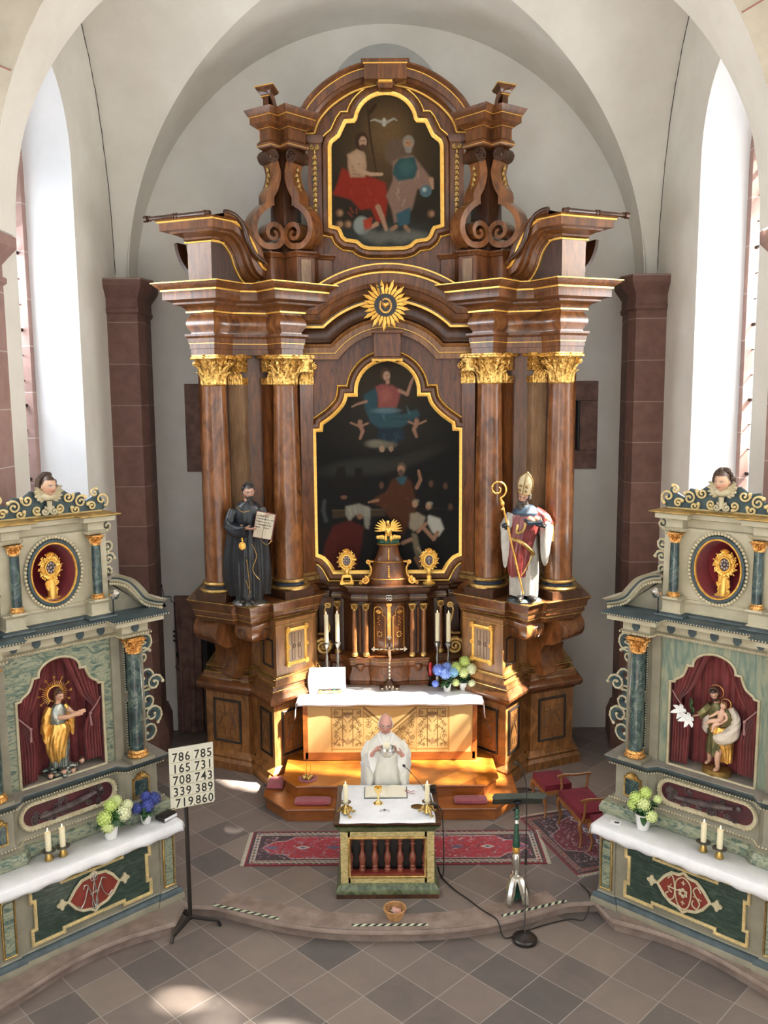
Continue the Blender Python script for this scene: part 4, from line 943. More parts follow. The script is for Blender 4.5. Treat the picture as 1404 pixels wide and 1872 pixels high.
# ------------------------------------------------------------------ painted surfaces
class Canvas:
 def __init__(s, x0, x1, z0, z1, nx, nz, col):
  s.x = np.linspace(x0, x1, nx); s.z = np.linspace(z0, z1, nz); s.X, s.Z = np.meshgrid(s.x, s.z)
  s.C = np.zeros((nz, nx, 3)) + np.array(col)
 def put(s, a, col): s.C = s.C * (1 - a[..., None]) + np.array(col) * a[..., None]
 def ell(s, cx, cz, rx, rz, col, rot=0, soft=.15, op=1):
  c, q = math.cos(rot), math.sin(rot); dx, dz = s.X - cx, s.Z - cz
  d = np.sqrt(((dx * c + dz * q) / rx) ** 2 + ((-dx * q + dz * c) / rz) ** 2); s.put(op * np.clip((1 - d) / soft + .5, 0, 1), col)
 def line(s, pts, w, col, soft=.5, op=1, w2=None):
  n = len(pts) - 1
  for i, ((ax, az), (bx, bz)) in enumerate(zip(pts[:-1], pts[1:])):
   L = (bx - ax) ** 2 + (bz - az) ** 2 + 1e-12; t = np.clip(((s.X - ax) * (bx - ax) + (s.Z - az) * (bz - az)) / L, 0, 1)
   d = np.hypot(s.X - ax - t * (bx - ax), s.Z - az - t * (bz - az)); ww = w if w2 is None else w + (w2 - w) * (i + t) / n
   s.put(op * np.clip((1 - d / ww) / soft + .5, 0, 1), col)
 def poly(s, pts, col, soft=0, op=1):
  ins = np.zeros(s.X.shape, bool); n = len(pts)
  for i in range(n):
   (x0, z0), (x1, z1) = pts[i], pts[(i + 1) % n]
   c = ((z0 > s.Z) != (z1 > s.Z)) & (s.X < (x1 - x0) * (s.Z - z0) / (z1 - z0 + 1e-12) + x0); ins ^= c
  a = ins.astype(float)
  for _ in range(soft):
   a[1:-1, 1:-1] = (a[1:-1, 1:-1] + a[:-2, 1:-1] + a[2:, 1:-1] + a[1:-1, :-2] + a[1:-1, 2:]) / 5
  s.put(a * op, col)
 def speck(s, amt, seed=1, k=2):
  r = np.random.RandomState(seed); n = r.rand(*s.X.shape)
  for _ in range(k): n[1:-1, 1:-1] = (n[1:-1, 1:-1] * 2 + n[:-2, 1:-1] + n[2:, 1:-1] + n[1:-1, :-2] + n[1:-1, 2:]) / 6
  s.C *= (1 + (n - .5)[..., None] * amt)
 def mesh(s, name, mt, root, place, outline=None, thick=0, world=True):
  """place(x, z) -> 3D point; outline clips the cells"""
  nz, nx_ = s.X.shape; vs = [place(float(x), float(z)) for z in s.z for x in s.x]
  cx = (s.x[:-1] + s.x[1:]) / 2; cz = (s.z[:-1] + s.z[1:]) / 2
  keep = np.ones((nz - 1, nx_ - 1), bool)
  if outline:
   GX, GZ = np.meshgrid(cx, cz); keep[:] = False; n = len(outline)
   for i in range(n):
    (x0, z0), (x1, z1) = outline[i], outline[(i + 1) % n]
    keep ^= ((z0 > GZ) != (z1 > GZ)) & (GX < (x1 - x0) * (GZ - z0) / (z1 - z0 + 1e-12) + x0)
  fs = [(j * nx_ + i, j * nx_ + i + 1, (j + 1) * nx_ + i + 1, (j + 1) * nx_ + i) for j in range(nz - 1) for i in range(nx_ - 1) if keep[j, i]]
  me = bpy.data.meshes.new(name); me.from_pydata(vs, [], fs); me.update()
  at = me.color_attributes.new('Col', 'FLOAT_COLOR', 'POINT'); c = np.ones((nz * nx_, 4), 'f'); c[:, :3] = np.clip(s.C.reshape(-1, 3), 0, 1)
  at.data.foreach_set('color', c.ravel()); me.materials.append(mt)
  o = bpy.data.objects.new(name, me); COL.objects.link(o)
  if root is not None:
   o.parent = root
   if world and root.type == 'EMPTY': o.matrix_parent_inverse = PI_of(root)
  return o
MT['oil'] = attr_mat('old_oil_paint', .6, 0, .03, 60)
MT['oil'].node_tree.nodes['Principled BSDF'].inputs['Specular IOR Level'].default_value = .12
def soft_line(c, pts, w, col, k=5, **kw): c.line([(p.x, p.y) for p in smooth_pts(pts, k)], w, col, **kw)
def fig_robe(c, pts, col, light):
 """a draped shape with a few fold lights"""
 c.poly(pts, col, 3)
 xs = [p[0] for p in pts]; zs = [p[1] for p in pts]; r = random.Random(int(abs(sum(xs) * 1000)) + 3)
 for _ in range(7):
  x = r.uniform(min(xs) * .8 + max(xs) * .2, max(xs) * .8 + min(xs) * .2); z = r.uniform(min(zs) * .8 + max(zs) * .2, max(zs) * .8 + min(zs) * .2)
  c.line([(x, z), (x + r.uniform(-.06, .06), z - r.uniform(.03, .10))], .012, light, soft=1, op=.4)
# lower picture: dark scene, a figure in rose and blue above, a bearded man and kneeling figures below (generic figures)
c = Canvas(-1.13, 1.13, 2.97, 6.26, 190, 280, (.012, .011, .010))
c.ell(0, 5.85, .7, .7, (.045, .034, .022), soft=1, op=.9); c.ell(0, 5.2, .9, .35, (.028, .026, .022), soft=1, op=.7); c.ell(-.45, 4.62, .55, .12, (.05, .05, .042), rot=.12, soft=.9, op=.6); c.ell(.3, 4.72, .5, .09, (.045, .042, .032), rot=.35, soft=1, op=.6)
fig_robe(c, [(-.36, 5.72), (-.22, 5.80), (-.12, 5.84), (-.16, 5.50), (.22, 5.42), (.45, 5.50), (.50, 5.40), (.20, 5.22), (-.10, 5.20), (-.26, 5.30), (-.34, 5.50)], (.035, .075, .09), (.08, .15, .16))
c.poly([(-.18, 5.84), (-.08, 5.88), (.08, 5.86), (.20, 5.78), (.18, 5.66), (.14, 5.52), (-.14, 5.52), (-.14, 5.68)], (.23, .075, .065), 2); c.ell(-.02, 5.72, .08, .1, (.30, .11, .09), soft=.8, op=.7); c.ell(-.02, 5.48, .2, .04, (.10, .16, .18), soft=.8)
c.line([(.18, 5.78), (.30, 5.72), (.36, 5.90), (.40, 5.98)], .028, (.30, .17, .12), w2=.018); c.line([(-.32, 5.62), (-.46, 5.58), (-.54, 5.54)], .022, (.26, .16, .11), w2=.012)
c.ell(-.03, 6.02, .075, .1, (.09, .05, .03)); c.ell(-.01, 6.0, .052, .07, (.42, .27, .19), soft=.3); c.ell(.005, 5.91, .03, .04, (.34, .2, .14));
for dx in (-.02, .018): c.ell(-.008 + dx, 6.01, .009, .006, (.08, .04, .03))
c.line([(-.012, 6.0), (-.004, 5.975)], .006, (.3, .17, .11)); c.ell(-.005, 5.955, .014, .006, (.3, .09, .07))
fig_robe(c, [(-.14, 5.22), (.22, 5.22), (.26, 5.05), (.05, 4.98), (-.14, 5.05)], (.02, .035, .05), (.05, .08, .1))
for (x, z, sg) in ((-.42, 5.22, 1), (.44, 5.24, -1)):
 c.ell(x, z + .09, .035, .04, (.26, .15, .10)); c.line([(x, z + .05), (x + .04 * sg, z - .05), (x + .0, z - .16)], .035, (.27, .15, .10), w2=.02); c.line([(x, z + .02), (x - .14 * sg, z + .08)], .016, (.26, .15, .1)); c.line([(x, z + .02), (x + .12 * sg, z + .07)], .016, (.26, .15, .1))
c.ell(-.18, 4.98, .15, .06, (.20, .18, .13), soft=.7, op=.8); c.ell(0, 4.96, .12, .05, (.16, .14, .10), soft=.8, op=.8); c.ell(-.09, 4.90, .045, .05, (.28, .19, .13)); c.ell(.05, 4.90, .035, .045, (.26, .17, .12))
fig_robe(c, [(.05, 4.42), (.22, 4.50), (.36, 4.40), (.45, 4.0), (.30, 3.7), (.22, 3.55), (-.10, 4.0), (-.26, 4.08), (-.22, 4.14), (-.02, 4.25)], (.075, .028, .012), (.13, .06, .03))
c.ell(.21, 4.60, .07, .09, (.10, .07, .045)); c.ell(.20, 4.58, .05, .065, (.30, .17, .10), soft=.3); c.ell(.20, 4.53, .045, .05, (.09, .06, .045), soft=.4); c.poly([(.12, 4.46), (.30, 4.48), (.24, 4.34), (.18, 4.36)], (.03, .08, .10), 2)
c.line([(.44, 4.3), (.50, 4.42), (.47, 4.56)], .03, (.24, .13, .08), w2=.02); c.line([(-.16, 4.11), (-.30, 4.08)], .025, (.24, .13, .08), w2=.015)
c.poly([(-.86, 3.97), (-.05, 3.97), (-.05, 3.86), (-.86, 3.84)], (.05, .035, .022), 1); c.line([(-.86, 3.96), (-.05, 3.97)], .008, (.11, .075, .04))
c.poly([(-.66, 4.02), (-.45, 4.06), (-.28, 4.0), (-.28, 3.82), (-.30, 3.66), (-.36, 3.68), (-.38, 3.86), (-.5, 3.9), (-.60, 3.78), (-.66, 3.9)], (.22, .21, .17), 2)
for x in (-.6, -.52, -.36, -.32): c.line([(x, 4.0), (x + .03, 3.88)], .008, (.34, .32, .26), soft=1, op=.6)
fig_robe(c, [(-.85, 3.72), (-.6, 3.80), (-.38, 3.70), (-.42, 3.40), (-.5, 3.02), (-1.05, 3.02), (-.98, 3.45)], (.075, .014, .010), (.11, .025, .016)); c.ell(-.44, 3.86, .04, .045, (.22, .12, .08), soft=.5)
c.ell(-.68, 4.16, .05, .03, (.16, .08, .05), soft=.6); c.line([(-.98, 4.1), (-1.0, 3.95), (-.96, 3.8)], .03, (.05, .055, .055), soft=1)
for (x, z, bc) in ((.42, 4.06, (.28, .25, .19)), (.63, 4.02, (.33, .31, .25))):
 c.ell(x, z, .055, .065, (.10, .075, .05)); c.ell(x - .01, z - .01, .042, .055, (.32, .19, .12), soft=.3); c.ell(x + .01, z + .035, .05, .03, bc, soft=.5, op=.5)
c.poly([(.34, 3.9), (.45, 3.92), (.58, 3.84), (.52, 3.68), (.40, 3.62), (.32, 3.68)], (.26, .22, .16), 2); c.poly([(.62, 3.88), (.80, 3.82), (.86, 3.66), (.78, 3.54), (.68, 3.6), (.6, 3.76)], (.40, .39, .34), 2)
c.line([(.76, 3.6), (.70, 3.5), (.56, 3.66)], .03, (.28, .16, .10)); c.line([(.58, 3.74), (.46, 3.62)], .026, (.28, .16, .10)); c.line([(.36, 3.5), (.22, 3.44)], .03, (.26, .15, .1))
c.poly([(.36, 3.6), (.44, 3.58), (.50, 3.3), (.66, 3.02), (.56, 3.02), (.42, 3.24), (.38, 3.4)], (.17, .14, .09), 2); c.line([(.46, 3.36), (.56, 3.2), (.64, 3.04)], .02, (.30, .25, .17), soft=1); c.line([(.42, 3.2), (.5, 3.05)], .03, (.22, .12, .07))
for (x, z) in ((.96, 4.0), (.66, 4.36), (.88, 4.32), (-.1, 4.34)): c.ell(x, z, .035, .05, (.10, .055, .035), soft=.7)
c.poly([(-.78, 4.62), (-.66, 4.64), (-.64, 4.42), (-.50, 4.44), (-.50, 4.62), (-.40, 4.62), (-.40, 4.3), (-.85, 4.3)], (.014, .012, .010), 2)
for z in (5.36, 3.98): c.line([(-1.13, z), (1.13, z - .01)], .003, (.035, .03, .025), op=.7)
c.speck(.25, 3); c.C = (c.C * .85) ** 1.08
c.mesh('lower_painting', MT['oil'], HA, lambda x, z: (x, 13.375, z), LO)
# upper picture: two seated figures on clouds under a white bird (generic figures)
c = Canvas(-.85, .85, 7.82, 10.05, 170, 210, (.035, .028, .018))
c.ell(0, 9.35, .6, .7, (.10, .062, .028), soft=1.1); c.ell(.02, 9.5, .25, .3, (.17, .105, .045), soft=1.2, op=.8); c.ell(0, 7.95, .8, .25, (.05, .055, .05), soft=1)
c.line([(-.26, 9.86), (-.22, 9.4), (-.10, 8.7)], .014, (.06, .032, .015)); c.poly([(-.22, 9.72), (-.26, 9.78), (-.13, 9.9), (-.12, 9.84)], (.055, .03, .015), 1)
c.ell(-.02, 9.62, .035, .06, (.42, .40, .33)); c.line([(-.05, 9.62), (-.16, 9.66), (-.22, 9.64)], .02, (.34, .32, .26), w2=.006); c.line([(.02, 9.62), (.12, 9.67), (.17, 9.64)], .02, (.34, .32, .26), w2=.006)
fig_robe(c, [(-.64, 9.0), (-.50, 8.92), (-.2, 8.86), (0, 8.78), (.02, 8.5), (-.02, 8.2), (-.15, 8.24), (-.22, 8.42), (-.38, 8.4), (-.52, 8.55), (-.78, 8.62), (-.70, 8.8)], (.27, .032, .016), (.42, .07, .03))
c.poly([(-.56, 9.18), (-.40, 9.26), (-.30, 9.20), (-.28, 9.02), (-.30, 8.86), (-.52, 8.86), (-.55, 9.0)], (.38, .25, .16), 2); c.ell(-.40, 9.1, .08, .1, (.48, .34, .23), soft=1, op=.7)
for k in range(4): c.line([(-.48, 9.06 - .05 * k), (-.38, 9.04 - .05 * k)], .008, (.28, .17, .11), soft=1)
c.line([(-.50, 9.14), (-.40, 8.96), (-.22, 8.90), (-.06, 8.90)], .035, (.44, .29, .19), w2=.022); c.ell(-.35, 9.36, .10, .13, (.06, .03, .018)); c.ell(-.33, 9.35, .055, .08, (.42, .27, .18), soft=.3); c.ell(-.33, 9.28, .045, .04, (.10, .055, .03), soft=.4)
c.line([(-.12, 8.44), (-.06, 8.3), (-.0, 8.12)], .04, (.36, .22, .14), w2=.028); c.line([(-.14, 8.2), (-.28, 8.12)], .035, (.36, .22, .14), w2=.02)
c.ell(-.36, 8.18, .12, .13, (.27, .30, .27), soft=.3); c.poly([(-.34, 8.26), (-.2, 8.3), (-.22, 8.14), (-.32, 8.1)], (.36, .06, .03), 2)
c.ell(.18, 9.2, .2, .2, (.14, .095, .065), soft=.25, op=.85); fig_robe(c, [(.10, 9.08), (.24, 9.14), (.40, 9.16), (.56, 8.96), (.68, 8.80), (.64, 8.62), (.46, 8.7), (.38, 8.4), (.12, 8.2), (.08, 8.4), (-.0, 8.6), (.1, 8.8)], (.25, .16, .12), (.42, .30, .22))
c.poly([(.12, 9.02), (.20, 9.12), (.42, 9.14), (.46, 8.98), (.42, 8.84), (.18, 8.80), (.10, 8.9)], (.04, .09, .09), 2); c.ell(.30, 8.99, .1, .1, (.06, .135, .125), soft=1, op=.7); c.ell(.33, 9.34, .085, .10, (.24, .22, .18)); c.ell(.33, 9.31, .058, .075, (.38, .22, .13), soft=.3); c.ell(.33, 9.24, .05, .05, (.26, .23, .19), soft=.5)
for (cx, cz) in ((-.33, 9.355), (.33, 9.325)):
 for dx in (-.02, .02): c.ell(cx + dx, cz + .01, .010, .006, (.06, .03, .02))
 c.line([(cx, cz + .01), (cx + .003, cz - .02)], .006, (.28, .15, .09), op=.7)
c.poly([(.14, 8.34), (.36, 8.44), (.34, 8.2), (.18, 8.16)], (.05, .11, .13), 2); c.line([(.14, 8.16), (.08, 8.12)], .03, (.30, .17, .1)); c.line([(.28, 8.16), (.33, 8.1)], .03, (.30, .17, .1))
c.ell(.58, 8.66, .085, .085, (.10, .16, .18), soft=.2); c.ell(.56, 8.68, .03, .03, (.35, .42, .42), soft=1); c.line([(.66, 8.82), (.68, 8.70)], .035, (.38, .24, .16), w2=.02)
for x in (-.25, -.1, .05, .2, .35, .5): c.ell(x, 8.02 + .03 * math.sin(x * 20), .12, .08, (.17, .17, .145), soft=1, op=.7)
for (x, z) in ((-.68, 8.36), (-.68, 8.2), (-.56, 8.2), (.66, 8.34)): c.ell(x, z, .055, .055, (.20, .11, .06), soft=.6); c.ell(x + .01, z, .03, .035, (.34, .21, .13), soft=.6)
c.speck(.25, 9); c.C = (c.C * .8) ** 1.12; c.mesh('upper_painting', MT['oil'], HA, lambda x, z: (x, 13.275, z), HI)
# ================================================================== FIGURES: heads, hands, drapery
def g2(a, s): return math.exp(-(a / s) ** 2)
def head_pt(d, young=False):
 dx, dy, dz = d; x, y, z = .076 * dx, .098 * dy, .118 * dz
 if z < 0:
  t = -z / .118; x *= 1 - (.16 if young else .26) * t ** 1.6; y *= (1 - .42 * t) if dy > 0 else (1 - .10 * t)
 if dy < 0:
  f = min(1, -dy * 1.6)
  y -= f * .006 * g2(z - .024, .012) * g2(x, .05)
  y += f * .011 * g2(z - .004, .013) * (g2(x - .031, .016) + g2(x + .031, .016))
  n = max(0, min(1, (.018 - z) / .046)) * (1 if z > -.034 else g2(z + .034, .007))
  y -= f * (.016 if young else .025) * n * g2(x, .010 + .005 * n)
  y -= f * .006 * g2(z + .055, .010) * g2(x, .024); y += f * .004 * g2(z + .056, .003) * g2(x, .022)
  y -= f * .009 * g2(z + .095, .018) * g2(x, .024)
  y -= f * (.007 if young else .004) * g2(z + .032, .024) * (g2(x - .043, .02) + g2(x + .043, .02))
 return Vector((x, y, z))
def head_mesh(mb, M, sc=1, young=False, ears=True, n=44, m=34):
 vs = []; fs = []
 for i in range(m + 1):
  p = -PI / 2 + PI * i / m
  for j in range(n):
   a = 2 * PI * j / n - PI / 2
   vs.append(M @ (head_pt((math.cos(p) * math.cos(a), math.cos(p) * math.sin(a), math.sin(p)), young) * sc))
 for i in range(m):
  for j in range(n): fs.append((i * n + j, i * n + (j + 1) % n, (i + 1) * n + (j + 1) % n, (i + 1) * n + j))
 mb.add(vs, fs)
 if ears:
  for s in (-1, 1):
   q = MB(); q.ell((s * .077, .012, -.006), (.010, .019, .032)); mb.add([M @ (Vector(v) * sc) for v in q.v], q.f)
def head_col(p, skin, hair=None, beard=None, lips=None, bald=False, brow=None):
 """colour of the skin at a point in head space (metres, face towards -y)"""
 x, y, z = p; c = list(skin)
 r = 1 + .10 * (g2(abs(x) - .042, .022) * g2(z + .03, .025))
 c = [c[0] * r, c[1] * (2 - r) * .98 if r > 1.01 else c[1], c[2] * (2 - r) * .98 if r > 1.01 else c[2]]
 if y < -.02:
  if abs(abs(x) - .031) < .016 and abs(z - .003) < .0065:
   c = [.62, .58, .52] if abs(abs(x) - .031) > .006 else [.05, .035, .03]
  elif abs(abs(x) - .031) < .019 and -.001 < z - .008 < .005: c = [v * .45 for v in skin]
  if brow and abs(abs(x) - .032) < .021 and abs(z - .026) < .005: c = list(brow)
  if lips and abs(x) < .023 and abs(z + .055) < .008: c = list(lips)
  if abs(x) < .021 and abs(z + .0555) < .0025: c = [v * .4 for v in skin]
 if hair:
  lim = .068 + (.02 if bald else 0) - max(0, y + .03) * 1.9
  if bald:
   if (y > -.02 and z < .072 and z > -.07 and abs(x) > .045) or (y > .04 and z > -.08 and z < .09): c = list(hair)
  elif z > lim and (y > -.045 or z > .062): c = list(hair)
  elif y > .02 and z > -.09: c = list(hair)
 if beard and y < .03 and (z < -.045 and not (abs(x) < .02 and abs(z + .055) < .006) or (z < .0 and abs(x) > .05 and y < .02) or (abs(x) < .032 and abs(z + .043) < .006 and y < -.06)): c = list(beard)
 return c
def skin_obj(name, mb, parent, skin, HM, sc, hair=None, beard=None, lips=None, bald=False, brow=None, voxel=None, world=True, gloss=.5, body_col=None, paint=None):
 me = bpy.data.meshes.new(name); me.from_pydata([tuple(p) for p in mb.v], [], mb.f); me.update()
 o = bpy.data.objects.new(name, me); COL.objects.link(o)
 if voxel:
  md = o.modifiers.new('r', 'REMESH'); md.mode = 'VOXEL'; md.voxel_size = voxel; md.use_smooth_shade = True
  sm = o.modifiers.new('s', 'SMOOTH'); sm.factor = .4; sm.iterations = 2
  dg = bpy.context.evaluated_depsgraph_get(); me2 = bpy.data.meshes.new_from_object(o.evaluated_get(dg)); o.modifiers.clear(); o.data = me2; bpy.data.meshes.remove(me); me = me2; me.name = name
 me.polygons.foreach_set('use_smooth', [True] * len(me.polygons))
 inv = HM.inverted(); n = len(me.vertices); co = np.zeros(n * 3, 'f'); me.vertices.foreach_get('co', co); co = co.reshape(-1, 3)
 hc = np.array((inv @ Vector((0, 0, 0)))[:]); R3 = np.array([list(r)[:3] for r in inv][:3]); tr = np.array([r[3] for r in inv][:3])
 L = (co @ R3.T + tr) / sc; cols = np.ones((n, 4), 'f'); cols[:, :3] = skin if body_col is None else body_col
 near = np.where((np.abs(L[:, 0]) < .1) & (np.abs(L[:, 1]) < .14) & (np.abs(L[:, 2]) < .135))[0]
 for i in near: cols[i, :3] = head_col(L[i], skin, hair, beard, lips, bald, brow)
 if paint: paint(co, cols)
 at = me.color_attributes.new('Col', 'FLOAT_COLOR', 'POINT'); at.data.foreach_set('color', cols.ravel())
 k = 'skin%.2f' % gloss
 if k not in MT: MT[k] = attr_mat('painted_flesh' if gloss < .45 else 'skin', gloss, 0)
 me.materials.clear(); me.materials.append(MT[k]); o.parent = parent
 if world and parent is not None and parent.type == 'EMPTY': o.matrix_parent_inverse = PI_of(parent)
 return o
def hand(mb, M, side=1, curl_=(.3, .3, .3, .3), thumb=.4, sc=1.0, spread=.0):
 """wrist at origin, fingers along +z, palm facing -y, thumb on the +x*side edge"""
 q = MB(); rings = []
 for (z, w_, t_) in ((-.03, .027, .023), (0, .027, .020), (.02, .034, .019), (.05, .041, .016), (.085, .042, .013), (.095, .036, .011)):
  rings.append([(w_ * math.cos(a), t_ * math.sin(a), z) for a in np.linspace(0, 2 * PI, 15)[:-1]])
 q.loft(rings)
 for k, (fx, ln) in enumerate(((-.032, .060), (-.011, .074), (.011, .080), (.032, .072))):
  fx = fx * side * 1.0; p = Vector((fx, 0, .082)); a = 0; pts = [Vector((fx * .8, 0, .05)), p]; rs = [.010, .0100]
  for j, f in enumerate((.45, .32, .26)):
   a += curl_[3 - k] * (1, 1.15, .8)[j] if False else curl_[k] * (1, 1.15, .8)[j]
   p = p + Vector((spread * fx * 3, -math.sin(a), math.cos(a))) * ln * f; pts.append(p); rs.append((.0092, .0084, .0070)[j])
  q.tube(pts, rs, 8); q.ell(pts[-1], .0072, 8, 6)
  for j in (1, 2, 3): q.ell(pts[j], rs[j] * 1.04, 8, 6)
 p = Vector((side * .026, -.004, .012)); pts = [p, p + Vector((side * .022, -.008 - .012 * thumb, .026)), p + Vector((side * (.038 - .018 * thumb), -.014 - .03 * thumb, .050)), p + Vector((side * (.044 - .034 * thumb), -.018 - .045 * thumb, .072))]
 q.tube(pts, [.013, .0115, .010, .008], 8); q.ell(pts[-1], .0082, 8, 6)
 mb.add([M @ (Vector(v) * sc) for v in q.v], q.f)
def aim(org, d, palm):
 """matrix with z along d, -y towards palm side"""
 z = Vector(d).normalized(); y = -(Vector(palm) - z * Vector(palm).dot(z)).normalized(); x = y.cross(z)
 m = Matrix((x, y, z)).transposed().to_4x4(); m.translation = Vector(org); return m
def limb(mb, pts, rs, n=12):
 P = smooth_pts([(*p, r) for p, r in zip(pts, rs)], 5); mb.tube([(p[0], p[1], p[2]) for p in P], [p[3] for p in P], n)
def drape(mb, rings, k=9, seed=1, n=84, sub=6, twist=.25, open_=None):
 """cloth lofted through (cx, cy, z, rx, ry, fold) rings, folds running down"""
 rn = random.Random(seed); ph = [rn.uniform(0, 6.3) for _ in range(4)]
 Q = smooth_pts(rings, sub); out = []
 for i, q in enumerate(Q):
  cx, cy, z, rx, ry, am = q; t = i / len(Q); row = []
  for j in range(n):
   a = 2 * PI * j / n
   s1 = math.sin(k * a + ph[0] + twist * 6 * t); s2 = math.sin((2 * k + 3) * a + ph[1] - twist * 9 * t); s3 = math.sin(3 * a + ph[2] + 2 * t)
   f = 1 + am * (.62 * s1 * abs(s1) ** .4 * (1 if s1 > 0 else 1) + .28 * s2 + .3 * s3)
   row.append((cx + rx * f * math.cos(a), cy + ry * f * math.sin(a), z + .012 * am * 8 * math.sin(5 * a + ph[3]) * (1 if t < .06 else 0)))
  out.append(row)
 mb.loft(out)
def sleeve(mb, pts, rs, hang, seed=1, n=26):
 """cloth round an arm, hanging below it: pts path, rs radius, hang = extra drop under the arm"""
 rn = random.Random(seed); ph = rn.uniform(0, 6)
 P = smooth_pts([(*p, r, h) for p, r, h in zip(pts, rs, hang)], 5); rings = []; K = len(P)
 for i, p in enumerate(P):
  a_, b_ = P[max(0, i - 1)], P[min(K - 1, i + 1)]; t = Vector((b_[0] - a_[0], b_[1] - a_[1], b_[2] - a_[2])).normalized()
  up = Vector((0, 0, 1)); s = t.cross(up); s = s.normalized() if s.length > .1 else Vector((1, 0, 0)); u_ = s.cross(t).normalized(); row = []
  for j in range(n):
   a = 2 * PI * j / n; r_ = p[3] * (1 + .08 * math.sin(5 * a + ph + i * .5) + .05 * math.sin(9 * a - i * .7))
   drop = p[4] * max(0, -math.sin(a)) ** 1.3
   row.append(Vector((p[0], p[1], p[2])) + s * r_ * math.cos(a) + u_ * r_ * math.sin(a) - up * drop)
  rings.append(row)
 mb.loft(rings)
def HMAT(c, yaw=0, nod=0, tilt=0):
 """head matrix: yaw>0 turns the face to the viewer's right, nod>0 looks down"""
 return Matrix.Translation(c) @ (Euler((0, 0, yaw)).to_matrix() @ Euler((nod, 0, 0)).to_matrix() @ Euler((0, tilt, 0)).to_matrix()).to_4x4()
MT['white_cloth'] = mat('white_vestment', (.86, .85, .80), (.92, .90, .86), scale=4, rough=.75, sheen=.2)
MT['cream_cloth'] = mat('cream_chasuble', (.80, .77, .67), (.88, .85, .77), scale=5, rough=.7, sheen=.2)
MT['glass_dark'] = mat('spectacle_metal', (.25, .22, .2), rough=.3, metal=.8)
